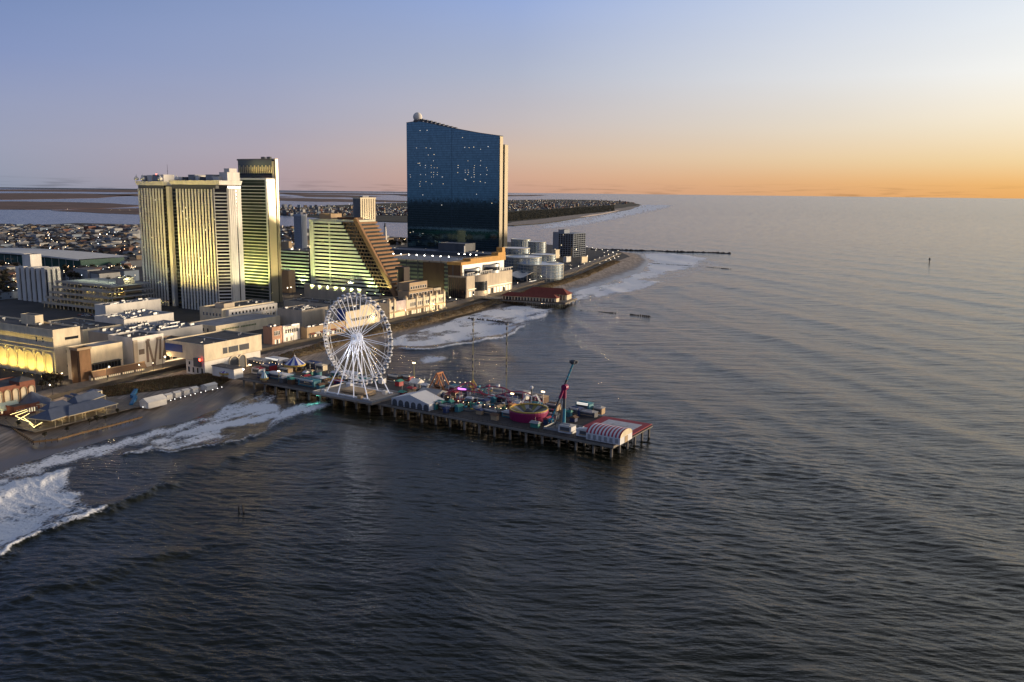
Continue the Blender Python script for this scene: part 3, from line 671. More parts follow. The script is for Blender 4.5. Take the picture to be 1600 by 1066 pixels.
def curtain_tower():
    s = site('glass_hotel_tower', 'taller glass hotel tower with pale floor lines and dark crown, behind the ribbed tower', 'hotel', (424,474), 3, 441, 378, 279)
    t = s.t; H = s.H; Lt = s.Lt; Ls = s.Ls; HT = Zat(424, 250, s.c)-3
    m_g = stripe_glass('green_tower_glass', (.03,.045,.035), (.06,.07,.05), 3.6, .1)
    bpart('front_slab', m_g, t, -Lt, 0, 0, 12, 0, H-1.5)
    n = 36
    for k in range(n): bpart('floor_line', m_white, t, -Lt, -2.2, -.45, .02, 3+k*(H-8)/n, 3.75+k*(H-8)/n)
    bpart('edge_frame', m_white, t, -2.0, -.2, -.7, .03, 0, H-1.5); bpart('edge_frame', m_white, t, -Lt-.8, -Lt+.3, -.7, .03, 0, H-1.5)
    bpart('edge_frame', m_white, t, -Lt-.8, -.2, -.8, 11.9, H-1.5, H+.4)
    # tall rear slab carrying the dark crown
    m_gold = mat('champagne_panel', (.55,.47,.30), .38, .12, .05, metal=.35)
    rear0 = -Lt-10
    bpart('rear_slab', m_dglass, t, rear0, -.2, 12.02, Ls, 0, HT)
    for i, (a, b) in enumerate(((.06,.26),(.34,.52),(.6,.76),(.84,1.0))):
        bpart('flank_strip', m_gold, t, -.8, .5 if i % 2 else .9, 12+(Ls-12)*a, 12+(Ls-12)*b, 0, HT+1.4)
    bpart('flank_strip', m_gold, t, -.4, .3, 1, 11, 0, H-2)
    bpart('corner_strip', m_gold, t, -3.6, -.6, 11.4, 12.0, H+.5, HT-1)
    bpart('crown', m_dgrey, t, rear0-1, -1.2, 11.6, Ls-.4, HT, HT+1.6)
    bpart('crown', mat('slate_crown_panel', (.10,.12,.14), .3, .1, .1), t, rear0+1, -4, 11.5, 12, HT-9, HT)
    bpart('roof', m_roof, t, rear0, -.5, 12, Ls, HT+1.604, HT+1.66)
    for k in range(18): bpart('crown_fin', m_gold, t, rear0+3+k*(Lt)/16, rear0+4.1+k*(Lt)/16, 10.9, 11.5, HT-13, HT-5-(k % 2)*1.5)
    for x in (-20, -12): block(t, x, x+5, 13, max(15, Ls-4), HT+1.66, HT+3.4, m_dgrey, m_roof, .2, 'plant_room')
    return s
CT = curtain_tower()
def sloped_hotel():
    s = site('sloped_hotel', 'wedge shaped hotel with stepped terraces and a sloping brown beam, floodlit green at its foot', 'hotel', (636,487), 3, 700, 486, 345)
    t = s.t; D = 30.0
    xl, zt = onS(s, 484, 345); xr, zr = onS(s, 556, 345); xb, zb = onS(s, 624, 468); xl0 = onS(s, 488, 449)[0]
    z0 = onS(s, 488, 449)[1]-4; n = 20; dz = (zt-z0)/n
    xs = lambda z: xr+(xb-xr)*(zr-z)/(zr-zb)
    m_led = mat('pale_ledge', (.66,.66,.52), .8, .1, .1); m_tl = mat('terracotta_terrace', (.31,.17,.085), .85, .15, .2)
    bpart('base', m_beige, t, xl, xb+8, 0, D, 0, z0)
    for k in range(n):
        z = z0+k*dz; x1 = xs(z+dz)
        bpart('storey', m_glass, t, xl+5, x1, .6, D, z, z+dz)
        bpart('ledge', m_led, t, xl+5.5, x1-19-(k % 2)*.5, -.6, .62, z+dz*.42, z+dz*.98)
        bpart('terrace', m_brown, t, x1-17.5, x1-1.0, -.9, .62, z+dz*.66, z+dz*1.0)
        bpart('terrace', m_tl, t, x1-.02, x1+3.2, 1.5, D-1, z+dz*.55, z+dz*1.05)
        for j in range(4): bpart('mullion', m_brown, t, x1-17+j*4.2, x1-16.5+j*4.2, -.2, .6, z, z+dz*.66)
    bpart('end_wall', m_led, t, xl, xl+5.4, -1.0, D, 0, zt+1.5)
    for f in (.42,): bpart('pier', m_led, t, xl+(xr-xl)*f, xl+(xr-xl)*f+.8, -.75, .62, z0, zt)
    bx0 = Vector((xr, 0, zr+2)); bx1 = Vector((xb+1, 0, zb-3)); d = (bx1-bx0).normalized(); pz = Vector((-d.z, 0, d.x))
    if pz.z < 0: pz = -pz
    mb = MB(); w = 2.0
    for p in (bx0, bx1):
        for a in (-w, w):
            for y in (-2.6, .5): mb.v.append(tuple(p+pz*a+Vector((0, y, 0))))
    mb.f = [(0,1,3,2),(4,6,7,5),(0,4,5,1),(2,3,7,6),(0,2,6,4),(1,5,7,3)]; mb.m = [0]*6
    part('sloping_beam', mb, m_tl, t)
    bpart('roof', m_roof, t, xl+5.5, xr, 1, D-1, zt+.1, zt+.2); 
    part('parapet', ring(xl+5.45, xr+1, .7, D, zt, zt+2.2, .5), m_led, t)
    block(t, xl+9, xl+24, 5, 22, zt+.2, zt+7, m_tan, m_roof, .6, 'plant_room'); block(t, xl+30, xl+52, 8, 22, zt+.2, zt+3.5, m_brown, m_roof, .6, 'plant_room')
    # curved lower front
    for k, (h0, h1) in enumerate(((2,5),(6.5,9.5),(11,14))):
        mb = MB().lathe([(22-k*1.5, h0), (22-k*1.5, h1)], 18, (xb-14, 16, 0), 0, -2.6, .6); part('curved_gallery', mb, m_tan, t)
        mb = MB().lathe([(21-k*1.5, h1), (21-k*1.5, h1+1.6)], 18, (xb-14, 16, 0), 0, -2.6, .6); part('gallery_glass', mb, m_glass, t)
    s.xl, s.xr, s.xb, s.z0, s.zt = xl, xr, xb, z0, zt
    return s
SH = sloped_hotel()
def wing():
    s = site('hotel_wing', 'low banded wing lit green, between the glass tower and the wedge hotel', 'hotel wing', (484,452), 3, 500, 437, 393)
    t = s.t; H = s.H
    bpart('wall', m_glass, t, -s.Lt, 0, 0, 25, 0, H); n = 11
    for k in range(n): bpart('ledge', MATS['pale_ledge'], t, -s.Lt, 0, -.7, .02, k*H/n+1.6, k*H/n+3.4)
    bpart('roof', m_roof, t, -s.Lt, 0, 0, 25, H+.004, H+.2)
    clutter(t, -s.Lt+3, -3, 3, 20, H+.2, 5, 3)
    return s
WG = wing()
def sail_tower():
    s = site('glass_tower', 'tall blue mirror glass tower with a slanted roof and a white ball on top', 'tower', (779,402), 3, 792, 637, 213)
    t = s.t; Ls = s.Ls; Lt = s.Lt
    roof = [onS(s, px, py) for px, py in ((636,192),(652,189.5),(668,192),(690,197),(715,202),(745,207.5),(779,212.5))]
    roof[0] = (-Lt, roof[0][1]); roof[-1] = (0, roof[-1][1])
    # mirror glass: tinted panels, each leaning a hair differently
    m = bpy.data.materials.new('blue_mirror_glass'); m.use_nodes = True; nt = m.node_tree; N = nt.nodes; b = N['Principled BSDF']
    b.inputs['Metallic'].default_value = 1.0; b.inputs['Roughness'].default_value = .045
    tc = N.new('ShaderNodeTexCoord'); mp = N.new('ShaderNodeMapping'); mp.inputs['Scale'].default_value = (1/2.9, 1/2.9, 1/4.2); nt.links.new(tc.outputs['Object'], mp.inputs[0])
    fl = N.new('ShaderNodeVectorMath'); fl.operation = 'FLOOR'; nt.links.new(mp.outputs[0], fl.inputs[0])
    wnz = N.new('ShaderNodeTexWhiteNoise'); nt.links.new(fl.outputs[0], wnz.inputs[0])
    mr = N.new('ShaderNodeMapRange'); mr.inputs[3].default_value = .82; mr.inputs[4].default_value = 1.1; nt.links.new(wnz.outputs['Value'], mr.inputs[0])
    sc = N.new('ShaderNodeVectorMath'); sc.operation = 'SCALE'; sc.inputs[0].default_value = (.10,.19,.265); nt.links.new(mr.outputs[0], sc.inputs['Scale']); nt.links.new(sc.outputs[0], b.inputs['Base Color'])
    sb = N.new('ShaderNodeVectorMath'); sb.operation = 'SUBTRACT'; sb.inputs[1].default_value = (.5,.5,.5); nt.links.new(wnz.outputs['Color'], sb.inputs[0])
    s2 = N.new('ShaderNodeVectorMath'); s2.operation = 'SCALE'; s2.inputs['Scale'].default_value = .0035; nt.links.new(sb.outputs[0], s2.inputs[0])
    ge = N.new('ShaderNodeNewGeometry'); ad = N.new('ShaderNodeVectorMath'); ad.operation = 'ADD'; nt.links.new(ge.outputs['Normal'], ad.inputs[0]); nt.links.new(s2.outputs[0], ad.inputs[1])
    no = N.new('ShaderNodeVectorMath'); no.operation = 'NORMALIZE'; nt.links.new(ad.outputs[0], no.inputs[0]); nt.links.new(no.outputs[0], b.inputs['Normal'])
    mb = MB(); n = len(roof); D = Ls*.42
    for y in (0, D):
        mb.v += [(x, y, 0) for x, z in roof]+[(x, y, z) for x, z in roof]
    for i in range(n-1):
        mb.f += [(i, i+1, n+i+1, n+i), (2*n+i+1, 2*n+i, 3*n+i, 3*n+i+1), (n+i, n+i+1, 3*n+i+1, 3*n+i)]
    mb.f += [(n-1, 3*n-1, 4*n-1, 2*n-1), (0, n, 3*n, 2*n)]; mb.m = [0]*len(mb.f)
    part('glass_slab', mb, m, t)
    # floor lines and a few wider plant floors
    ztop = lambda x: np.interp(x, [r[0] for r in roof], [r[1] for r in roof])
    m_mul = mat('blue_grey_mullion', (.05,.075,.11), .4, .1, .1, metal=.5)
    k = 0; z = 8.0
    while z < roof[0][1]-2:
        xe = 0 if z < roof[-1][1]-.5 else float(np.interp(-z, [-r[1] for r in roof[1:]], [r[0] for r in roof[1:]]))
        bpart('floor_line', m_mul, t, -Lt, xe, -.12, .01, z, z+.32); z += 4.2; k += 1
    for f in (.5,): bpart('seam', m_mul, t, -Lt*f, -Lt*f+.5, -.14, .01, 0, float(ztop(-Lt*f))-1)
    # seaward edge: two bright metal strips with a dark slot between
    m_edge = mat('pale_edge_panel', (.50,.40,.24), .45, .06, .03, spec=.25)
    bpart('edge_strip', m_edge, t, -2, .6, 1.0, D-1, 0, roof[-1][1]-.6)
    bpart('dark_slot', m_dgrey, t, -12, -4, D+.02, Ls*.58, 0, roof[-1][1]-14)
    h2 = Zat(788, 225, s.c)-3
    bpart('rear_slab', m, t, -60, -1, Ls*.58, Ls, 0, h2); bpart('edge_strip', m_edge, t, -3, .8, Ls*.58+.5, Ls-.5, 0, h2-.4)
    # roof: dark coping, plant and ball
    cop = MB()
    for i in range(n-1):
        (xa, za), (xb_, zb_) = roof[i], roof[i+1]
        cop.add([(xa,-.3,za-.2),(xb_,-.3,zb_-.2),(xb_,-.3,zb_+.7),(xa,-.3,za+.7),(xa,D,za-.2),(xb_,D,zb_-.2),(xb_,D,zb_+.7),(xa,D,za+.7)], [(0,1,2,3),(4,7,6,5),(3,2,6,7),(0,4,5,1)])
    part('coping', cop, m_dgrey, t)
    for i in range(9):
        x = -Lt*.86+i*Lt*.045; zz = float(ztop(x)); bpart('plant_room', m_dgrey, t, x, x+Lt*.035, 4, D-4, zz+.5, zz+4.8-i*.4)
    bxp, bz = onS(s, 652.5, 183, D/2)
    part('roof_ball', MB().lathe([(8.5*math.sin(a), -8.5*math.cos(a)) for a in np.linspace(.6, math.pi, 14)], 24, (bxp, D/2, bz)), m_white, t)
    part('ball_collar', MB().lathe([(8,0),(8,3.5),(6.5,4.5)], 20, (bxp, D/2, bz-10)), m_dgrey, t)
    for o in t.children:
        if o.name.startswith('roof_ball'):
            for p in o.data.polygons: p.use_smooth = True
    # lit rooms
    r = random.Random(11); lw = MB().box(0,1,-.18,.01,0,1).mesh('lit_room', m_litw); lw2 = MB().box(0,1,-.18,.01,0,1).mesh('lit_room', m_lit)
    def room(zx, zy, w=1.3, h=1.1):
        px, py = 600+zx*.2251, 160+zy*.2251; x, z = onS(s, px, py); link('lit_room', r.choice((lw, lw2)), t, (x, 0, z), 0, (w*r.uniform(.7, 1.2), 1, h*r.uniform(.6, 1)))
    for cx, pr in ((180,.35),(249,.5),(287,.5),(328,.75),(345,.4),(368,.75),(408,.4),(560,.5),(582,.95),(624,.95),(668,.9),(712,.9),(762,.4)):
        for k in range(12):
            if r.random() < pr*(.8 if 1 < k < 7 else .35): room(cx+r.uniform(-3, 3), 408+16*k)
    for zx, zy in ((223,318),(290,318),(320,322),(305,367),(345,365),(248,198),(296,196),(543,246),(558,315),(588,316),(620,313),(720,310),(668,328),(235,425),(245,425),(402,520),(565,540),(605,522),(267,645),(398,715),(640,640),(745,702),(180,905),(200,900),(268,912),(510,490),(512,440),(512,455),(700,560)): room(zx, zy, 1.8)
    return s
OC = sail_tower()
# ------------------------------------------------------------------ low buildings along the boardwalk
def simple(name, label, cat, px, right, left, top, wall, roof=None, par=.9, n=4, seed=1, z0=3, al=AL, group=None, maxS=70, maxT=110):
    s = site(name, label, cat, px, z0, right, left, top, al, group); s.Ls = min(s.Ls, maxS); s.Lt = min(s.Lt, maxT)
    block(s.t, -s.Lt, 0, 0, s.Ls, 0, s.H, wall, roof, par)
    clutter(s.t, -s.Lt+2, -2, 2, s.Ls-2, s.H+.05, int(n*1.7), seed); rq = random.Random(seed+100)
    for _ in range(max(0, min(6, n//3))):      # ducts and kerbs across the roof
        x = rq.uniform(-s.Lt+3, -4); y = rq.uniform(3, max(4, s.Ls-8)); L_ = rq.uniform(4, min(18, max(5, s.Ls*.4)))
        if rq.random() < .5: bpart('duct', m_metal, s.t, x, x+.9, y, min(y+L_, s.Ls-1), s.H+.3, s.H+1.1)
        else: bpart('duct', m_metal, s.t, max(x-L_, -s.Lt+1), x, y, y+.8, s.H+.3, s.H+1.0)
    return s
def arch_panel(w, h, d=.5, n=8, mi=0):
    """round headed panel, base centre at origin, facing -y"""
    r = w/2; pts = [(-r, 0), (r, 0)]+[(r*math.cos(a), h-r+r*math.sin(a)) for a in np.linspace(0, math.pi, n+1)]
    mb = MB(); k = len(pts); mb.add([(x, -d, z) for x, z in pts]+[(x, .02, z) for x, z in pts], [tuple(range(k))]+[(i, k+i, k+(i+1) % k, (i+1) % k) for i in range(k)], mi); return mb
def arch_frame(w, h, t=.6, d=.9, n=10):
    r = w/2; R2 = r+t; inn = [(-r, 0)]+[(-r*math.cos(a), h-r+r*math.sin(a)) for a in np.linspace(0, math.pi, n+1)]+[(r, 0)]
    out = [(-R2, 0)]+[(-R2*math.cos(a), h-r+R2*math.sin(a)) for a in np.linspace(0, math.pi, n+1)]+[(R2, 0)]; k = len(inn); mb = MB()
    mb.add([(x, -d, z) for x, z in inn]+[(x, -d, z) for x, z in out]+[(x, .02, z) for x, z in inn]+[(x, .02, z) for x, z in out],
        [f for i in range(k-1) for f in ((i, i+1, k+i+1, k+i), (2*k+i, i, k+i, 3*k+i)[:0] or (i, 2*k+i, 2*k+i+1, i+1), (k+i, k+i+1, 3*k+i+1, 3*k+i))]); return mb

# pier entrance hall, bridging the boardwalk
def pier_hall():
    s = site('pier_entrance_hall', 'cream pier entrance hall with two round arches, at the landward end of the pier', 'hall', (321,588), 3, 410, 291, 541)
    t = s.t; H = s.H; zm = onS(s, 321, 565)[1]; xL = onS(s, 258, 521)[0]; Ls = s.Ls
    bpart('lower_wall', m_white, t, -s.Lt, -.5, .3, Ls-1, 0, zm)
    block(t, max(xL, -75), 0, 0, Ls, zm, H, m_cream, m_roof, .8, 'upper_wall')
    bpart('belt_course', m_beige, t, -s.Lt, .25, -.25, Ls, zm-.4, zm)
    windows(t, 'S', -s.Lt+.5, -1, .6, zm*.55, 4, 1, .42, .8, .3); windows(t, 'S', -s.Lt+.5, -1, zm*.55, zm-.6, 3, 1, .3, .6, .3)
    for a, b in ((348,355),(357,372),(374,389)):
        y0, z1 = onE(s, a, 541); y1, _ = onE(s, b, 541); zc = H*.72
        n = max(4, int((y1-y0)/.8)); bpart('louvre_frame', m_grey, t, .0, .12, y0, y1, zc-2, zc+2)
        for i in range(n): bpart('louvre', m_dgrey, t, .12, .3, y0+(y1-y0)*(i+.15)/n, y0+(y1-y0)*(i+.8)/n, zc-1.8, zc+1.8)
    for px, py, w in ((366,568,7.5),(379,569,5.5)):
        y, z = onE(s, px, py); o = part('arch', arch_panel(w, zm*.92, .3), m_dgrey, t, (-.5, y, 0), math.pi/2); part('arch_surround', arch_frame(w, zm*.92, .7, .8), m_cream, t, (-.5, y, 0), math.pi/2)
    part('wall_sign', MB().box(-9, -3, -1.2, 0, zm-4, zm+1.5), m_dgrey, t); part('sign_lamp', MB().box(-3.4, -2.2, -1.6, -1.2, zm+.2, zm+1.6), mat('red_sign_light', (.6,.05,.04), .5, 0, emit=(1,.08,.04), estr=9), t)
    x0 = onS(s, 258, 533)[0]; part('billboard', MB().box(max(x0, -73), max(x0, -73)+16, -.3, 0, H-6, H-1.2), mat('blue_billboard', (.02,.05,.22), .6, .1, .2), t)
    clutter(t, -s.Lt, -3, 6, Ls-4, H+.05, 5, 8, .8, 2); part('roof_curb', MB().box(max(xL,-75)+4, -4, Ls*.45, Ls*.45+1, H+.05, H+.5), m_roofl, t)
    return s
PH = pier_hall()
s = site('annex', 'long low cream annex with a faded green sign, behind the pier entrance hall', 'building', (338,527), 3, 438, 294, 511)
block(s.t, -s.Lt, 0, 0, min(s.Ls, 130), 0, s.H, m_cream, m_roofl, .7)
windows(s.t, 'S', -s.Lt*.85, -s.Lt*.2, s.H*.35, s.H*.85, 4, 1, .35, .8)
for i in range(22):
    if i != 11: bpart('sign_letter', mat('faded_green_letter', (.16,.20,.09), .7, 0), s.t, 0, .2, 6+i*1.7, 7.1+i*1.7, s.H*.55, s.H*.55+1.3)
AN = s
s = site('three_storey_block', 'three storey cream block with small windows and rooftop plant, below the ribbed tower', 'building', (353,511), 3, 434, 313, 485)
t = s.t; H = s.H; block(t, -s.Lt, -4, 0, s.Ls, 0, H, m_cream, m_roof, 1.0); bpart('chamfer_wall', m_white, t, -4, 0, 4, s.Ls, 0, H-.2)
windows(t, 'S', -s.Lt*.9, -s.Lt*.14, H*.5, H*.85, 6, 1, .4, .55); windows(t, 'S', -s.Lt*.55, -s.Lt*.2, H*.12, H*.42, 3, 1, .55, .5)
windows(t, 'E', 6, s.Ls-3, H*.6, H*.88, 13, 1, .5, .6); windows(t, 'E', s.Ls*.6, s.Ls-3, H*.2, H*.5, 6, 1, .6, .6, lit=.2)
for i in range(11): bpart('pilaster', m_cream, t, -.1, .35, 5+i*s.Ls/11.5, 5.6+i*s.Ls/11.5, 0, H*.55)
for a in (.3, .48): bpart('canopy', m_tan, t, 0, 3, s.Ls*a, s.Ls*a+6, H*.22, H*.36)
block(t, -s.Lt*.6, -s.Lt*.25, 6, 18, H+.05, H+4, m_beige, m_roof, .4, 'plant_room'); clutter(t, -s.Lt+2, -6, 20, s.Ls-3, H+.05, 8, 5)
# casino hall with floodlit arches
def arcade_hall():
    s = site('arcade_hall', 'long cream hall with a row of round arches floodlit yellow, at the left edge', 'hall', (88,590), 3, 130, -70, 518)
    t = s.t; H = s.H; Lt = s.Lt; Ls = s.Ls
    block(t, -Lt, 0, 0, Ls, 0, H, m_cream, m_roof, 1.0); zc = H*.55
    for k, z in enumerate((zc, zc+2.6, H*.86)): bpart('cornice', m_cream, t, -Lt, .5, -.7-.15*k, .02, z, z+.6)
    xs = [onS(s, px, py)[0] for px, py in ((14,556),(28,558),(40,560),(64,570),(79,574))]; n = 9; d = (xs[-1]-xs[0])/4.3
    for i in range(n):
        x = xs[-1]-i*d*.98-.5; part('arch_panel', arch_panel(d*.70, zc*.88, .05), m_beige, t, (x, 0, .3)); part('arch_surround', arch_frame(d*.70, zc*.88, .6, .8), m_cream, t, (x, 0, .3))
        bpart('buttress', m_cream, t, x-d*.49-.45, x-d*.49+.45, -1.1, .02, 0, zc)
    for x in (onS(s, 57, 528)[0], onS(s, 67, 530)[0]): windows(t, 'S', x-1, x+1, zc+5, H*.84, 1, 2, .8, .75)
    y0 = onE(s, 101, 523)[0]; 
    for z in (H*.78, H*.5, H*.18): bpart('strip_window', m_glass, t, 0, .12, y0, Ls-1.5, z, z+1.7)
    clutter(t, -Lt+4, -4, 3, Ls-3, H+.05, 16, 9, 1, 2.6)
    block(t, onS(s, 10, 490)[0], onS(s, 32, 490)[0], Ls*.5, Ls*.8, H+.05, H+6, m_cream, m_roof, .4, 'plant_room')
    for i in range(n):
        x = xs[-1]-i*d*.98-.5; p = s.c+s.v*(x)+s.u*(-6.0)+Vector((0,0,.8)); q = s.c+s.v*x+Vector((0,0,zc*.8))
        flood(p, q, 13000, (1,.74,.16), 125, 'yellow uplight at the foot of the arcade hall', .35, 'arcade uplights', .8)
    return s
AR = arcade_hall()
s = site('slatted_corner_tower', 'brown slatted corner tower glowing amber, between arcade hall and restaurant', 'building', (125,601), 3, 145, 114, 548)
t = s.t; H = s.H; bpart('core', m_brown, t, -s.Lt, 0, 0, s.Ls, 0, H); part('parapet', ring(-s.Lt-.5, .5, -.5, s.Ls+.5, H, H+1.4, .5), m_tan, t)
bpart('roof', m_roof, t, -s.Lt, 0, 0, s.Ls, H+.004, H+.1)
m_slat = mat('timber_slat', (.21,.11,.05), .7, .25, .5)
for i in range(9): bpart('slat', m_slat, t, -.02, .5, .6+i*(s.Ls-1.2)/9, 1.3+i*(s.Ls-1.2)/9, 1, H-.3)
for i in range(5): bpart('slat', m_slat, t, -s.Lt+.5+i*(s.Lt-1)/5, -s.Lt+1.3+i*(s.Lt-1)/5, -.5, .02, 1, H-.3)
for f in (.2, .6, .95): flood(s.c+s.v*2.6+s.u*(s.Ls*f)+Vector((0,0,.6)), s.c+s.u*(s.Ls*f)+Vector((0,0,H*.6)), 900, (1,.66,.2), 100, 'amber uplight at the foot of the slatted tower', .3, 'slatted tower uplights', .8)
def restaurant():
    s = site('boardwalk_restaurant', 'cream restaurant front with a brown awning band and glowing windows under it', 'restaurant', (143,599), 3, 226, 128, 549)
    t = s.t; H = s.H; Ls = s.Ls
    block(t, -22, -9, 0, Ls*.78, 0, H, m_cream, m_roofl, .7); bpart('ground_floor', m_cream, t, -9.02, 0, 0, Ls, 0, 4.4)
    bpart('terrace', m_plank, t, -9, 0, 0, Ls, 4.4, 4.7)
    mb = MB(); mb.prism([(0,0),(2.6,0),(2.6,Ls),(0,Ls)], 3.4, 7.0, 0, [(0,0),(.6,0),(.6,Ls),(0,Ls)]); part('awning_band', mb, m_brown, t)
    bpart('awning_cap', m_tan, t, 0, .9, 0, Ls, 7.0, 7.4)
    for i in range(26): windows(t, 'E', 1+i*(Ls-2)/26, 1+(i+1)*(Ls-2)/26, .5, 3.2, 1, 1, .55, .8, 0, pane=m_lit if i % 7 else m_glass, frame=m_brown)
    # upper terrace: posts, rail and dark glazed bar
    bpart('terrace_bar', m_glass, t, -9, -7.5, 2, Ls*.7, 4.7, 9.5)
    for i in range(12): part('post', MB().bar((-6.5, 3+i*Ls*.06, 4.7), (-6.5, 3+i*Ls*.06, 9.8), .12), m_dmetal, t)
    bpart('pergola', m_dmetal, t, -9, -6.2, 2, Ls*.7, 9.6, 9.9); bpart('rail', m_dmetal, t, -.4, -.3, 0, Ls, 5.6, 5.75)
    for i in range(10): bpart('table', m_white, t, -5, -4.1, 4+i*Ls*.085, 5+i*Ls*.085, 5.3, 5.45)
    for i in range(6): bpart('planter', m_tan, t, -.9, -.1, 4+i*Ls*.15, 7+i*Ls*.15, 4.7, 5.4)
    return s
RS = restaurant()
def guitar_front():
    s = site('guitar_front', 'white casino front with dark guitar neck shapes on its wall', 'casino front', (210,581), 3, 258, 196, 531)
    t = s.t; H = s.H; Ls = s.Ls
    block(t, -24, 0, 0, Ls, 0, H, m_white, m_roof, 1.2)
    m_n = mat('guitar_neck_bronze', (.20,.15,.12), .6, .15, .3)
    bpart('return_pier', m_beige, t, -.2, .9, 0, 3, 0, H-.6)
    def neck(px, y0, y1, w, lean=0.0):
        a, _ = onE(s, px, 550); mb = MB(); mb.add([(.1,a-w,y0),(.1,a+w,y0),(.1,a+lean+w*.7,y1),(.1,a+lean-w*.7,y1),(.5,a-w,y0),(.5,a+w,y0),(.5,a+lean+w*.7,y1),(.5,a+lean-w*.7,y1)], [(4,5,6,7),(0,4,7,3),(1,2,6,5),(3,7,6,2),(0,1,5,4)])
        part('guitar_neck', mb, m_n, t)
        mb2 = MB().box(.5, .62, a+lean-w*1.3, a+lean+w*1.3, y1, y1+1.6); part('headstock', mb2, m_n, t)
    neck(230, 4.5, H-3.5, .9); neck(239, 2.5, H-2.6, .8, -3.4); neck(240, 2.5, H-2.6, .7, 3.2); neck(249, 5, H-2.4, .8, 1.2); neck(254, 5, H-2.4, .6, 3.0)
    a, _ = onE(s, 221, 545); part('wall_screen', MB().box(0, .3, a-2, a+2, H*.5, H*.66), m_n, t)
    part('sound_hole', MB().lathe([(1.2,0),(1.6,0),(1.6,.4),(1.2,.4)], 14, (0,0,0)), m_n, t, (.1, onE(s, 240, 570)[0], 2.2)).rotation_euler = (0, math.pi/2, 0)
    for f in (.25, .6): flood(s.c+s.v*4+s.u*(Ls*f)+Vector((0,0,.5)), s.c+s.u*(Ls*f)+Vector((0,0,H*.6)), 2500, (1,.9,.75), 100, 'white uplight at the foot of the guitar front', .3, 'guitar front uplights', .8)
    clutter(t, -22, -2, 3, Ls-3, H+.05, 7, 12); return s
GF = guitar_front()
def alcove():
    q0 = P(GF.c+GF.u*(GF.Ls+.5)-GF.v*2.5); s = site('boardwalk_alcove', 'yellow lit arched shopfront beside the pier entrance hall', 'shopfront', q0, 3, 291, 250, 535)
    t = s.t; H = s.H; block(t, -14, 0, 0, s.Ls, 0, H, m_tan, m_roof, .8)
    for i in range(3):
        y = s.Ls*(.2+.3*i); part('arch', arch_panel(s.Ls*.2, H*.62, .25), m_glass, t, (0, y, H*.18), math.pi/2); part('arch_surround', arch_frame(s.Ls*.2, H*.62, .5, .6), m_cream, t, (0, y, H*.18), math.pi/2)
    bpart('lit_fascia', m_lit, t, 0, .4, 0, s.Ls, H*.12, H*.16)
    for f in (.15, .5, .85): flood(s.c+s.v*3+s.u*(s.Ls*f)+Vector((0,0,.6)), s.c+s.u*(s.Ls*f)+Vector((0,0,H*.5)), 8000, (1,.76,.2), 120, 'yellow uplight before the arched shopfront', .3, 'shopfront uplights', .8)
alcove()
# casino roofscape behind
simple('casino_hall', 'flat roofed casino hall with scattered roof plant, behind the guitar front', 'casino', (202,560), 318, 140, 527, m_grey, m_roofl, .6, 34, 21, maxS=140, maxT=60)
s = simple('casino_block', 'cream windowless block with a dark roof, behind the arcade hall', 'casino', (131,545), 196, 52, 517, m_cream, m_roof, .8, 10, 22, maxS=90, maxT=80)
s = simple('ballroom_block', 'pale wall with slanting shadows laid on as grey stripes, above the casino hall', 'casino', (196,535), 273, 150, 501, m_white, m_roofl, .9, 14, 23, maxS=110, maxT=50)
for i in range(7): bpart('shadow_stripe', m_grey, s.t, 0, .25, 3+i*s.Ls*.06, 3.9+i*s.Ls*.06, s.H*.2, s.H*.85)  # grey bars stand in for the diagonal shadows across this wall
s = simple('white_hall', 'long white hall with a row of dark vents, below the ribbed tower', 'hall', (167,512), 253, 150, 479, m_white, m_roofl, .9, 12, 24, maxS=150, maxT=40)
windows(s.t, 'E', s.Ls*.3, s.Ls*.55, s.H*.55, s.H*.72, 6, 1, .7, .8, pane=m_dgrey)
def skylight():
    s = site('glass_skylight', 'green glass skylight roof beside the stepped garage', 'skylight', (170,486), 3, 206, 152, 476)
    t = s.t; H = s.H; bpart('wall', m_white, t, -s.Lt, 0, 0, s.Ls, 0, H); m_gg = mat('green_roof_glass', (.05,.12,.085), .15, .2, .1, emit=(.25,.5,.32), estr=.05)
    mb = MB().prism([(-s.Lt,0),(0,0),(0,s.Ls),(-s.Lt,s.Ls)], H, H+6, 0, [(-s.Lt*.75,3),(-s.Lt*.25,3),(-s.Lt*.25,s.Ls-3),(-s.Lt*.75,s.Ls-3)]); part('glazing', mb, m_gg, t)
    for i in range(9): part('glazing_bar', MB().bar((0, i*s.Ls/8.2+.5, H+.1), (-s.Lt*.25, max(3, min(s.Ls-3, i*s.Ls/8.2+.5)), H+6.1), .2), m_white, t)
skylight()
s = simple('curved_hall', 'plain beige hall washed with warm light, at the foot of the ribbed tower', 'hall', (164,486), 223, 130, 453, m_cream, m_roof, .8, 6, 25, maxS=120, maxT=60)
flood(s.c+s.v*14+s.u*20+Vector((0,0,1)), s.c+s.u*45+Vector((0,0,s.H*.5)), 26000, YEL, 110, 'warm floodlight washing the plain beige hall', .6)
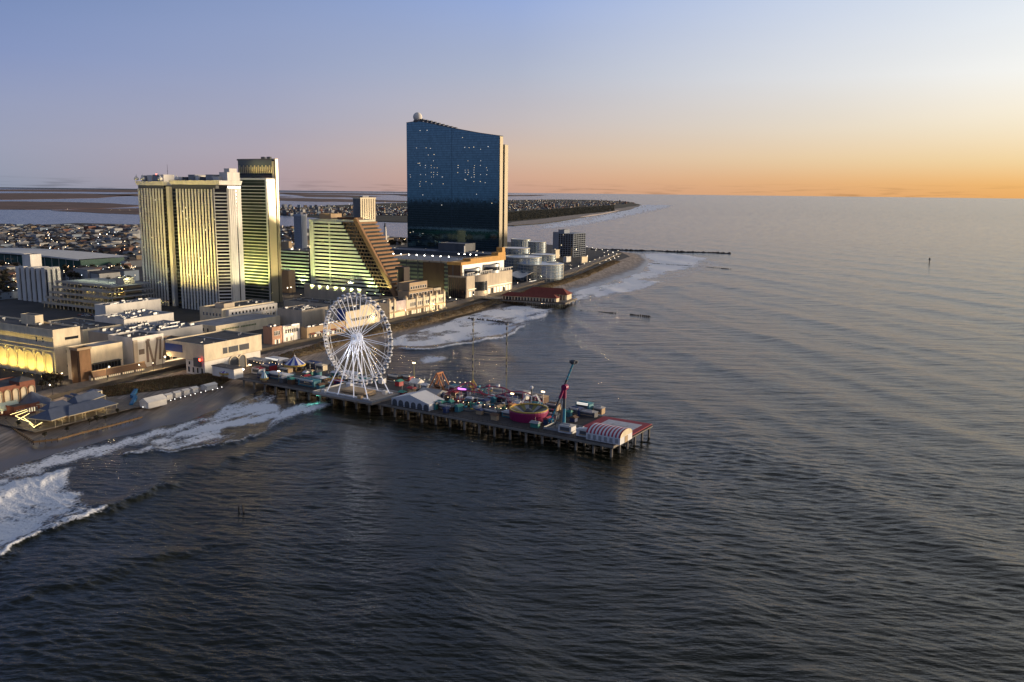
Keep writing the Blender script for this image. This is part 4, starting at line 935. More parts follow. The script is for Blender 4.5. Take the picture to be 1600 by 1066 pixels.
def stepped_garage():
    s = site('parking_garage', 'stepped parking garage with open decks glowing yellow, behind the casino roofs', 'garage', (166,492), 3, 222, 66, 452)
    t = s.t; H = s.H; Lt = s.Lt; n = 5; dz = H/n; m_yl = mat('sodium_tube', (.8,.7,.3), .5, 0, emit=(1,.78,.22), estr=7.0)
    for k in range(n):
        x1 = -k*3; bpart('deck', m_grey, t, -Lt, x1, k*4, 60, k*dz+dz*.8, k*dz+dz); bpart('parapet_band', m_beige, t, -Lt, x1, k*4-.3, k*4, k*dz+dz*.8, k*dz+dz*1.28)
        bpart('back_wall', m_tan, t, -Lt, x1, k*4+16, k*4+16.4, k*dz, k*dz+dz*.8)
        for i in range(16):
            x = -Lt+Lt*(i+.5)/16+random.uniform(-1, 1); bpart('column', m_beige, t, x, x+.7, k*4+.5, k*4+1.2, k*dz, k*dz+dz*.8)
            if random.random() < .8: bpart('tube_lamp', m_yl, t, x+1.5, x+3.2, k*4+3, k*4+3.4, k*dz+dz*.66, k*dz+dz*.72)
    bpart('top_deck', m_roofl, t, -Lt, -14, 20, 62, H+.01, H+.1); block(t, -30, -18, 34, 46, H+.1, H+6, m_beige, m_roof, .4, 'stair_tower')
    for k in range(6):
        ld = bpy.data.lights.new('deck_lamp', 'POINT'); ld.energy = 2500; ld.color = (.95,1,.6); ld.shadow_soft_size = .6
        o = bpy.data.objects.new('deck_lamp', ld); COL.objects.link(o); o.parent = t; o.location = (-Lt+(k+.5)*Lt/6.5, 38, H+7)
        part('lamp_post', MB().bar((-Lt+(k+.5)*Lt/6.5, 37, H), (-Lt+(k+.5)*Lt/6.5, 37, H+7.4), .12).box(-Lt+(k+.5)*Lt/6.5-.4, -Lt+(k+.5)*Lt/6.5+.4, 36.6, 37.6, H+7.3, H+7.5), m_dmetal, t)
stepped_garage()
def striped_condo():
    s = site('apartment_block', 'white apartment block of tall upright slabs with dark window slots, at the left', 'apartments', (77,474), 3, 100, 29, 420)
    t = s.t; H = s.H; Lt = s.Lt; bpart('core', m_dgrey, t, -Lt+.5, -.5, .8, s.Ls-.5, 0, H-1.5); n = 6
    for i in range(n):
        x = -Lt+i*Lt/n; bpart('slab', m_white, t, x+.3, x+Lt/n*.66, -.6, s.Ls, 0, H+random.uniform(-.5, 1))
        for k in range(15): bpart('slot_window', m_glass, t, x+Lt/n*.7, x+Lt/n*.98, .3, .82, 2+k*(H-5)/15, 3.9+k*(H-5)/15)
    for j in range(3): bpart('slab', m_white, t, -.5, .4, j*s.Ls/3+.5, j*s.Ls/3+s.Ls*.22, 0, H)
    block(t, -Lt*.95, -Lt*.68, 6, 18, H-1.5, H+12, m_white, m_roof, .5, 'lift_tower')
striped_condo()
def arena():
    s = site('arena', 'low arena with broad white roof and green glass front, far behind the white apartments', 'arena', (127,424), 3, 133, -60, 405)
    t = s.t; H = s.H; Lt = min(s.Lt, 330); bpart('glass_front', mat('green_front_glass', (.03,.09,.08), .2, .2, .1), t, -Lt, 0, 0, 70, 0, H-1.5)
    mb = MB(); n = 14
    for i in range(n+1):
        f = i/n; z = H+2.5*math.sin(math.pi*f); mb.v += [(-Lt-4+(Lt+8)*f, -5, z-2), (-Lt-4+(Lt+8)*f, -5, z), (-Lt-4+(Lt+8)*f, 75, z)]
    for i in range(n): a = i*3; mb.f += [(a, a+3, a+4, a+1), (a+1, a+4, a+5, a+2)]; mb.m += [0, 0]
    part('roof', mb, m_white, t)
    for i in range(18): bpart('mullion', m_white, t, -Lt+Lt*i/18, -Lt+Lt*i/18+.6, -.3, .02, 0, H-1.5)
arena()
# ---- between the glass tower and the sloped hotel
simple('service_block', 'plain beige box between the glass hotel tower and the wheel', 'building', (472,511), 513, 435, 487, m_beige, m_roof, .8, 12, 31, maxS=60, maxT=50)
s = simple('theatre_block', 'long beige wall under the row of green floodlights, behind the wheel', 'building', (567,482), 610, 476, 453, m_beige, m_roof, .8, 6, 32, maxS=50, maxT=120)
simple('dark_roof_block', 'low block with a dark roof between the two beige boxes', 'building', (528,497), 560, 444, 478, m_beige, m_roof, .6, 8, 33, maxS=50, maxT=100)
s = simple('pink_house', 'salmon pink boardwalk shop with a broad dark window', 'shop', (426,542), 441, 412, 513, mat('salmon_stucco', (.48,.27,.18), .85, .15, .2), m_roof, .6, 3, 34, maxT=20)
windows(s.t, 'E', 2, s.Ls-2, s.H*.52, s.H*.85, 4, 1, .8, .7); windows(s.t, 'E', 2, s.Ls-2, s.H*.08, s.H*.38, 3, 1, .7, .8, lit=.6)
s = simple('white_shop', 'white boardwalk shop with a strip of dark windows beside the pink one', 'shop', (443,538), 469, 440, 511, m_white, m_roofl, .6, 4, 35, maxT=20)
windows(s.t, 'E', 2, s.Ls-2, s.H*.55, s.H*.85, 6, 1, .75, .8); windows(s.t, 'E', 3, s.Ls*.5, s.H*.1, s.H*.4, 4, 1, .7, .8, lit=.5)
s = simple('blue_panel_hall', 'cream hall with a tall blue panel on its corner, seen through the wheel', 'hall', (541,517), 594, 508, 489, m_cream, m_roof, .8, 6, 36, maxT=40)
bpart('blue_panel', mat('royal_blue_panel', (.03,.06,.28), .5, .1, .1), s.t, -9, -.5, -.4, .02, s.H*.1, s.H+2.5)
windows(s.t, 'E', 6, s.Ls-4, s.H*.42, s.H*.66, 12, 1, .6, .7); bpart('pediment', m_cream, s.t, -1, .3, s.Ls*.4, s.Ls-2, s.H, s.H+4)
s = simple('boardwalk_arcade', 'tan arcade with awnings right behind the wheel', 'arcade', (480,533), 540, 470, 514, m_tan, m_roof, .7, 8, 37, maxT=30)
windows(s.t, 'E', 2, s.Ls-2, s.H*.1, s.H*.5, 14, 1, .7, .8, lit=.5)
for i in range(7): part('awning', MB().prism([(0,3+i*s.Ls/7.5),(2.4,3+i*s.Ls/7.5),(2.4,8+i*s.Ls/7.5),(0,8+i*s.Ls/7.5)], s.H*.48, s.H*.6, 0, [(0,3+i*s.Ls/7.5),(.3,3+i*s.Ls/7.5),(.3,8+i*s.Ls/7.5),(0,8+i*s.Ls/7.5)]), (m_brick, m_white)[i % 2], s.t)
def deco_front():
    s = site('deco_boardwalk_front', 'ornate cream boardwalk front with deco turrets and rows of windows, below the wedge hotel', 'arcade', (607,501), 3, 695, 585, 476)
    t = s.t; H = s.H; Ls = s.Ls; block(t, -26, 0, 0, Ls, 0, H, m_cream, m_roof, 1.0)
    bpart('cornice', m_tan, t, -.5, 1.1, 0, Ls, H*.42, H*.5)
    windows(t, 'E', Ls*.36, Ls-2, H*.56, H*.92, 18, 1, .55, .7); windows(t, 'E', 3, Ls*.33, H*.56, H*.9, 4, 1, .5, .7)
    windows(t, 'E', Ls*.30, Ls-2, H*.04, H*.40, 24, 1, .66, .85, lit=.55, frame=m_tan)
    for f in (.02, .1, .3, .48, .6, .72, .84, .985): bpart('turret', m_cream, t, -2.5, .9, Ls*f-1.2, Ls*f+1.2, 0, H+3.2); part('turret_cap', MB().prism([(-2.8,Ls*f-1.5),(1.2,Ls*f-1.5),(1.2,Ls*f+1.5),(-2.8,Ls*f+1.5)], H+3.2, H+5.4, 0, [(-1,Ls*f-.2),(-.6,Ls*f-.2),(-.6,Ls*f+.2),(-1,Ls*f+.2)]), m_tan, t)
    part('wall_poster', MB().box(0, .5, Ls*.12, Ls*.29, H*.52, H*1.12), mat('faded_poster', (.55,.45,.42), .7, .35, .6), t)
    block(t, -18, -5, Ls*.42, Ls*.86, H+.05, H+7, m_tan, m_roof, .7, 'upper_storey'); windows(t, 'E', Ls*.43, Ls*.85, H+1, H+6, 8, 1, .7, .75, -5)
    block(t, -24, -11, Ls*.52, Ls*.84, H+7, H+14, m_tan, m_roof, .7, 'top_storey'); windows(t, 'E', Ls*.53, Ls*.83, H+8, H+11.5, 7, 1, .6, .8, -11)
    for f in (.88, .93, .98): bpart('turret', m_cream, t, -6, -4, Ls*f, Ls*f+1.2, H, H+7)
    bpart('upper_beam', m_cream, t, -6, -4, Ls*.86, Ls*.99, H+5, H+7); clutter(t, -24, -3, 4, Ls*.3, H+.05, 5, 41)
    for i in range(11): flood(s.c+s.v*6+s.u*(Ls*(.04+.092*i))+Vector((0,0,1.2)), s.c+s.u*(Ls*(.04+.092*i))+Vector((0,0,H*.6)), 5200, (1,.80,.40), 110, 'warm uplight along the deco boardwalk front', .35, 'deco front uplights', .8)
deco_front()
s = site('brown_pylon', 'dark brown sign pylon standing at the foot of the sloping beam', 'pylon', (629,486), 3, 640, 621, 421)
m_blk = mat('black_brown_cladding', (.035,.022,.018), .7, .2, .2); bpart('shaft', m_tan, s.t, -s.Lt, -4.5, 0, 8, 0, s.H*.93); bpart('dark_blade', m_blk, s.t, -4.5, 2.5, -.5, 9, 0, s.H); bpart('cap', m_blk, s.t, -8, 2.5, -.6, 9.2, s.H, s.H+2)
def slat_garage():
    s = site('slatted_garage', 'long slatted parking garage with bright lamps along its roof deck', 'garage', (708,466), 3, 735, 584, 410)
    t = s.t; H = s.H; Lt = s.Lt; D = 70; n = 9; dz = H/n; m_sl = mat('green_grey_slat', (.22,.24,.17), .7, .15, .2)
    bpart('core', m_dgrey, t, -Lt, 0, .9, D, 0, H-1)
    for k in range(n):
        for j in range(7):
            a = -Lt+Lt*j/7; bpart('slat', m_sl, t, a+.8, a+Lt/7-.8, -.1, .92, k*dz+dz*.45, k*dz+dz*.9)
    for j in range(8): bpart('column', m_dgrey, t, -Lt+Lt*j/7-.6 if j else -Lt, -Lt+Lt*j/7+.6, -.4, .95, 0, H)
    xa = onS(s, 662, 430)[0]; xb = onS(s, 694, 440)[0]; bpart('brown_panel', m_brown, t, xa, xb, -1.2, .95, 0, H-1.5)
    bpart('roof_deck', m_roofl, t, -Lt, 0, .2, D, H-1, H-.6); part('parapet', ring(-Lt, 0, -.2, D, H-1, H+.6, .4), m_beige, t)
    me = MB().bar((0,0,0), (0,0,6.5), .16, 6).box(-1.1, 1.1, -.3, .3, 6.4, 6.7).mesh('lamp_post', m_dmetal); hd = MB().lathe([(.0,-.7),(.62,-.35),(.62,.3),(0,.5)], 8).mesh('lamp_head', m_bulb)
    for i in range(10):
        x = -Lt+Lt*(i+.5)/10.2
        q = link('deck_lamp_post', me, t, (x, 3, H-.6)); link('lamp_head', hd, q, (0, 0, 6.3))
    for i in range(4): q = link('deck_lamp_post', me, t, (-Lt*.2+i*8, 46, H-.6)); link('lamp_head', hd, q, (0, 0, 6.3))
    for i in range(6): flood(s.c-s.v*(Lt*(i+.5)/6)-s.u*9+Vector((0,0,1)), s.c-s.v*(Lt*(i+.5)/6)+Vector((0,0,H*.7)), 9000, (.85,1,.55), 110, 'greenish floodlight at the foot of the slatted garage', .5, 'garage floodlights', .8)
    return s
SG = slat_garage()
# ocean casino podium roofs
s = simple('podium', 'flat dark blue podium roof in front of the blue glass tower', 'podium', (772,424), 800, 590, 399, m_dgrey, mat('blue_grey_roof', (.10,.125,.17), .8, .25, .05), 1.2, 10, 44, maxS=150, maxT=260)
block(s.t, -120, -70, 30, 60, s.H, s.H+12, m_dgrey, m_roofl, .8, 'plant_room'); bpart('white_fin', m_white, s.t, -60, -58.5, 10, 12, s.H, s.H+11)
def club():
    s = site('beach_club', 'pale beach club with an orange stepped parapet and curved glass decks', 'club', (729,468), 3, 800, 708, 433)
    t = s.t; H = s.H; Ls = s.Ls; Lt = s.Lt; m_or = mat('orange_parapet', (.62,.34,.10), .8, .15, .2); m_pg = mat('pale_metal_panel', (.55,.56,.55), .35, .12, .1, metal=.3)
    block(t, -24, 0, 0, Ls, 0, H, m_beige, m_roof, .6); bpart('south_glazing', m_glass, t, -23.6, -1.2, -.25, .02, .4, H-1.2)
    for i in range(9): bpart('glazing_bar', m_brown, t, -23.4+i*2.7, -23.1+i*2.7, -.4, -.2, .4, H-1.2)
    zu = onS(s, 722, 414, 8)[1]
    bpart('upper_wall', m_pg, t, -25, -8, 4, Ls*.94, H, zu); bpart('south_wall', m_brown, t, -25, -8.2, 1.0, 4, 0, zu)
    bpart('parapet', m_or, t, -26, -7.4, .6, Ls*.97, zu, zu+3.2); bpart('parapet', m_or, t, -18, -7.6, Ls*.2, Ls*.97, zu+3.2, zu+6); bpart('parapet', m_or, t, -17, -7.8, Ls*.80, Ls*.97, zu+6, zu+9.5); bpart('parapet', m_or, t, -16, -8, Ls*.90, Ls*.965, zu+9.5, zu+15)
    for (y, r, z0, z1, m) in ((Ls*.22, 14, H, H+8, m_pg), (Ls*.62, 15, H, H+10, m_pg), (Ls*.3, 18, 0, H+.8, m_beige)):
        part('bow_front', MB().lathe([(r, z0), (r, z1), (r-1, z1), (r-1, z0+.1)], 20, (-12, y, 0), 0, -1.57, 1.57), m, t)
        part('bow_window', MB().lathe([(r+.1, z0+(z1-z0)*.3), (r+.1, z0+(z1-z0)*.7)], 20, (-12, y, 0), 0, -1.5, .2), m_glass, t)
    for i in range(20): bpart('column', m_white, t, -.6, .4, 2+i*Ls/20.5, 2.8+i*Ls/20.5, H+1, H+3.6)
    bpart('colonnade_beam', m_white, t, -.8, .6, 1, Ls, H+3.6, H+4.2)
    windows(t, 'E', 4, Ls-3, .6, H*.36, 14, 1, .7, .8, .02, lit=.7); bpart('lit_soffit', m_lit, t, 0, 1.2, 3, Ls-3, H*.40, H*.43)
    for f in (.15, .5, .8): flood(s.c+s.v*9+s.u*(Ls*f)+Vector((0,0,1)), s.c+s.u*(Ls*f)+Vector((0,0,H*.9)), 9000, CRM, 110, 'warm floodlight in front of the beach club', .4, 'beach club floodlights', .8)
club()
def glass_drums():
    c = G(832,440,3); t = thing('glass_drums', 'stepped glass drums of the casino below the blue tower, beside the beach club', 'casino', c, -R(AL))
    m_d = mat('silver_blue_glass', (.30,.36,.42), .18, .25, .06, metal=.8); s = Site(); s.c = c; s.u, s.v = uv()
    m_cr = mat('pale_drum_panel', (.55,.54,.46), .4, .1, .1, metal=.3)
    def drum(px, base, top, wpx, zb, roofm=m_roof):
        D = c.length; k = D/F; ctr = G(px, base, 3+zb); rr = wpx*.5*math.hypot(*ctr[:2])/F; h = Zat(px, top, ctr)-3-zb
        p = ctr-c; l = Vector((p.dot(s.v), p.dot(s.u), 0)); l = l+Vector((-math.sin(R(AL)), math.cos(R(AL)), 0))*0+Vector((0, rr*.7, 0))
        q = part('drum', MB().lathe([(rr, 0), (rr, h)], 36), m_d, t, (l.x, l.y, zb))
        part('drum_rim', MB().lathe([(rr+.3, h-1.4), (rr+.5, h), (rr-.6, h+.3), (rr-.8, h-.2)], 36, cap=False), m_cr, q); part('roof', MB().lathe([(rr-.8, h-.4), (0, h-.4)], 36), roofm, q)
        nb = int(h/4); 
        for i in range(1, nb): part('band', MB().lathe([(rr+.05, i*h/nb-.2), (rr+.12, i*h/nb), (rr+.05, i*h/nb+.2)], 36), m_cr, q)
        for i in range(30):
            a = i*2*math.pi/30; q2 = part('mullion', MB().bar((rr*math.cos(a), rr*math.sin(a), 0), (rr*math.cos(a), rr*math.sin(a), h-1.3), .16), m_cr, q)
        return l, rr, h
    drum(832, 439, 413, 74, 0); drum(806, 435, 402, 60, 0); drum(842, 428, 398, 40, 0); drum(798, 426, 388, 44, 0); drum(834, 414, 378, 28, 0); drum(860, 436, 410, 18, 0); drum(808, 408, 374, 30, 0)
    for i in range(10):
        p = G(790+i*8, 441-i*.8, 3)-c; bpart('planter', m_scrub, t, p.dot(s.v), p.dot(s.v)+4, p.dot(s.u), p.dot(s.u)+3, 0, 2)
    return c
glass_drums()
def sail_tent():
    c = G(815,441,3); t = thing('sail_tent', 'white tensile sail tent at the boardwalk beside the beach club', 'tent', c, -R(AL)); mb = MB(); n = 10
    for i in range(n+1):
        for j in range(n+1):
            x, y = i/n*2-1, j/n*2-1; mb.v.append((x*13, y*20+12, 9+5*(x*x-.6*y*y)*.9+4*max(0, 1-math.hypot(x, y-.2)*2)))
    for i in range(n):
        for j in range(n): a = i*(n+1)+j; mb.f.append((a, a+n+1, a+n+2, a+1)); mb.m.append(0)
    o = part('canopy', mb, m_white, t); md = o.modifiers.new('thickness', 'SOLIDIFY'); md.thickness = .15
    for x in (-12, 12):
        for y in (-7, 31): part('mast', MB().bar((x, y, 0), (x*.98, y, 12.5), .3, 6), m_white, t)
    bpart('lit_bar', m_litw, t, 13, 14, -4, 26, .6, 2.0)
sail_tent()
def grid_condo():
    s = site('grey_apartment_block', 'grey blue apartment block gridded with balconies, near the inlet', 'apartments', (895,402), 3, 914, 864, 366)
    t = s.t; H = s.H; Lt = s.Lt; Ls = s.Ls; m_gb = mat('blue_grey_concrete', (.26,.29,.34), .8, .12, .1)
    bpart('core', m_glass, t, -Lt, 0, 0, Ls, 0, H); n = 11
    for k in range(n+1): bpart('floor_slab', m_gb, t, -Lt-.2, 1.1, -1.2, Ls, k*H/n-.2 if k else 0, k*H/n+.5)
    for i in range(9): bpart('fin_wall', m_gb, t, -Lt+i*Lt/8-.3, -Lt+i*Lt/8+.4, -1.1, .05, 0, H)
    for i in range(6): bpart('fin_wall', m_gb, t, -.05, 1.0, i*Ls/5.2, i*Ls/5.2+.7, 0, H)
    bpart('blank_wall', m_gb, t, -Lt*1.0, -Lt*.72, -1.15, -.02, 0, H+3); block(t, -Lt*.8, -Lt*.5, 4, Ls*.5, H+.5, H+7, m_gb, m_roof, .4, 'plant_room')
    for i in range(3): windows(t, 'S', -Lt*.7+i*Lt*.08, -Lt*.7+(i+1)*Lt*.08, (i*5 % n)*H/n+.6, (i*5 % n+1)*H/n-.3, 1, 1, .6, .8, -.05, pane=m_lit)
grid_condo()
for i, (px, r_, l_, tp, w, lb) in enumerate([((875,424),881,865,415,m_tan,'small tan pump house on the grass near the inlet'),((885,410),892,880,402,m_white,'little white hut in front of the grey apartments'),((909,412),918,907,402,m_cream,'lone square cream building near the inlet path'),((868,404),874,862,391,m_cream,'small cream building left of the grey apartments')]):
    simple('small_building', lb, 'building', px, r_, l_, tp, w, m_roof, .5, 1, 50+i, maxS=25, maxT=25)
def far_tower(name, label, px, right, left, top, m1, m2, nS, nE, maxL=60):
    s = site(name, label, 'tower', px, 3, right, left, top); t = s.t; H = s.H; Ls = min(s.Ls, maxL); Lt = min(s.Lt, maxL)
    bpart('core', m_tglass, t, -Lt, 0, 0, Ls, 0, H)
    for i in range(nS): bpart('rib', m1, t, -Lt+i*Lt/nS, -Lt+(i+.5)*Lt/nS, -.6, .02, 0, H)
    for i in range(nE): bpart('rib', m2, t, -.02, .8, i*Ls/nE, (i+.62)*Ls/nE, 0, H)
    bpart('crown', m2, t, -Lt-.3, .9, -.7, Ls+.3, H, H+3); bpart('plant_room', m_grey, t, -Lt*.7, -Lt*.3, Ls*.3, Ls*.7, H+3, H+7); return s
s = far_tower('condominium_tower', 'slim cream tower block in the distance, left of the blue glass tower', (564,380), 588, 553, 311, m_grey, m_cream, 6, 7)  # south side's shade put into grey ribs, lit sea side into cream
flood(s.c+s.v*18+s.u*24+Vector((0,0,24)), s.c+s.u*22+Vector((0,0,s.H*.6)), 90000, (1,.80,.5), 100, 'warm floodlight on the slim cream tower', .8)
bpart('podium', m_cream, s.t, -10, 22, -2, 40, 0, 16); part('podium_roof', MB().prism([(-10,-2),(22,-2),(22,40),(-10,40)], 16, 24, 0, [(-4,4),(14,4),(14,34),(-4,34)]), m_white, s.t)
OT = far_tower('office_tower', 'pale blue gridded tower far behind the banded wing', (472,396), 481, 461, 338, mat('pale_blue_panel', (.42,.47,.55), .6, .1, .1), MATS['pale_blue_panel'], 8, 5)
c = G(602,384,3); lh = thing('lighthouse', 'slim pale lighthouse with a dark top in front of the bay', 'lighthouse', c)
hh = Zat(602, 348, c)-3; part('shaft', MB().lathe([(5,0),(4,hh*.4),(2.4,hh*.8),(2.2,hh*.82)], 14), m_white, lh); part('lantern', MB().lathe([(2.8,hh*.82),(2.8,hh*.85),(1.6,hh*.86),(1.6,hh*.94),(2,hh*.95),(0,hh)], 12), m_dgrey, lh)
part('band', MB().lathe([(5.05,4),(4.6,10),(4.7,10),(5.2,4)], 14), m_dgrey, lh)
simple('orange_block', 'orange brown block lit warm, just right of the glass hotel tower', 'building', (452,407), 457, 440, 378, m_tan, m_roof, .6, 2, 61, maxS=40)
simple('low_tan_block', 'low tan block below the banded wing, right of the glass hotel tower', 'building', (452,458), 462, 440, 424, m_tan, m_roof, .6, 4, 62, maxS=40)

# ------------------------------------------------------------------ big facade floodlights
def up(s, x, y, tx, tz, power, col, spot=80, z=2.0, lab=None, ty=0.0):
    flood(s.c+s.v*x+s.u*y+Vector((0,0,z)), s.c+s.v*tx+s.u*ty+Vector((0,0,tz)), power, col, spot, lab, .9)
for f in (.96, .80, .52, .34, .14): up(TJ, -TJ.Lt*f, -52, -TJ.Lt*f, TJ.H*.60, 360000 if f > .6 else 230000, YEL, 95, 16, 'floodlight below the ribbed hotel tower')
up(TJ, 40, 16, 0, TJ.H*.55, 220000, (1,.86,.5), 80, 14, 'floodlight seaward of the ribbed hotel tower', 16)
for f in (.85, .35): up(CT, -CT.Lt*f, -24, -CT.Lt*f, CT.H*.35, 210000, (1,.92,.30), 85, 10, 'floodlight below the glass hotel tower')
for f in (.2, .6): flood(CT.c-CT.v*(CT.Lt*f)+CT.u*3+Vector((0,0,CT.H+1.5)), CT.c-CT.v*(CT.Lt*f)+CT.u*11+Vector((0,0,CT.H+20)), 16000, (1,.78,.3), 120, 'roof floodlight under the dark crown of the glass hotel tower', .6)
up(CT, 34, CT.Ls*.5, 0, CT.H*.6, 260000, (1,.85,.42), 80, 10, 'floodlight seaward of the glass hotel tower', CT.Ls*.5)
for i in range(10):
    x = SH.xl+6+(SH.xb-SH.xl-16)*i/9.4; up(SH, x, -7, x, SH.z0+40, 34000, GRN, 100, SH.z0+3.5, 'bright green floodlight in the row at the foot of the wedge hotel')
up(SH, SH.xl+2, -60, SH.xl+30, SH.zt*.6, 170000, (1,.95,.40), 60, 16, 'yellow floodlight on the wedge hotel')
up(SH, SH.xb+30, 14, SH.xb-14, 30, 60000, (1,.60,.28), 80, 4, 'orange floodlight on the stepped terraces', 14)
for f in (.2, .7): up(WG, -WG.Lt*f, -10, -WG.Lt*f, WG.H*.5, 60000, GRN, 95, 3, 'green floodlight at the foot of the banded wing')
# ------------------------------------------------------------------ the amusement pier
DZ = 6.2
C0 = G(958,696,DZ); E1 = G(444,602.5,DZ); E2 = G(1012,662,DZ)
PX = (E1-C0).normalized(); PY = Vector((PX.y, -PX.x, 0)); PW = (E2-C0).dot(PY); PA = math.atan2(PX.y, PX.x)
if PW < 0: PY = -PY; PW = -PW
# local pier frame: rotate so that +x runs shoreward and +y to the far side
def pl(px, py, z=DZ):
    p = G(px, py, z)-C0; return p.dot(PX), p.dot(PY)
def pw(x, y, z=DZ): return Vector((C0.x, C0.y, 0))+PX*x+PY*y+Vector((0, 0, z))
FLIP = PX.x*PY.y-PX.y*PY.x < 0
def pthing(name, label, cat, x, y, z=DZ, rz=0.0, group=None):
    return thing(name, label, cat, pw(x, y, z), PA+rz, group)      # local +x shoreward; +y seaward-left, so mirror y by hand
SY = -1.0 if FLIP else 1.0
PL = pl(398, 594)[0]+18
m_conc = mat('pier_concrete', (.24,.215,.185), .85, .25, .2); m_deck = mat('pier_deck_boards', (.07,.06,.055), .85, .4, .25); m_dark = mat('tarred_timber', (.035,.03,.028), .85, .3, .3)
pier = pthing('pier', 'long amusement pier deck standing on concrete piles in the sea', 'pier', 0, 0, 0)
def pbox(name, m, x0, x1, y0, y1, z0, z1, par=None): return bpart(name, m, par or pier, x0, x1, min(SY*y0, SY*y1), max(SY*y0, SY*y1), z0, z1)
pbox('deck', m_deck, 0, PL, 0, PW, DZ-1.0, DZ)
pbox('fascia_beam', m_conc, 0, PL, -.5, 0, DZ-1.3, DZ-.2); pbox('fascia_beam', m_conc, -.5, 0, -.5, PW+.5, DZ-1.3, DZ-.2); pbox('fascia_beam', m_conc, 0, PL, PW, PW+.5, DZ-1.3, DZ-.2)
pile = MB().lathe([(.62,-3),(.62,DZ-2.2),(.85,DZ-2.0),(.85,DZ-1.9)], 8).mesh('pile', m_conc)
nr = int(PL/9.2)
for i in range(nr+1):
    x = 1.0+i*9.2
    pbox('cross_beam', m_dark, x-.5, x+.5, .3, PW-.3, DZ-1.9, DZ-1.0)
    for j in range(6): link('pile', pile, pier, (x, SY*(.6+j*(PW-1.2)/5), 0))
for x in np.arange(.5, 200, 3.0): pbox('rail_post', m_dmetal, x, x+.1, .1, .2, DZ, DZ+1.1)
pbox('rail', m_dmetal, 0, 200, .1, .2, DZ+1.05, DZ+1.15)
xo, yo = pl(585, 625); x1, _ = pl(505, 604)
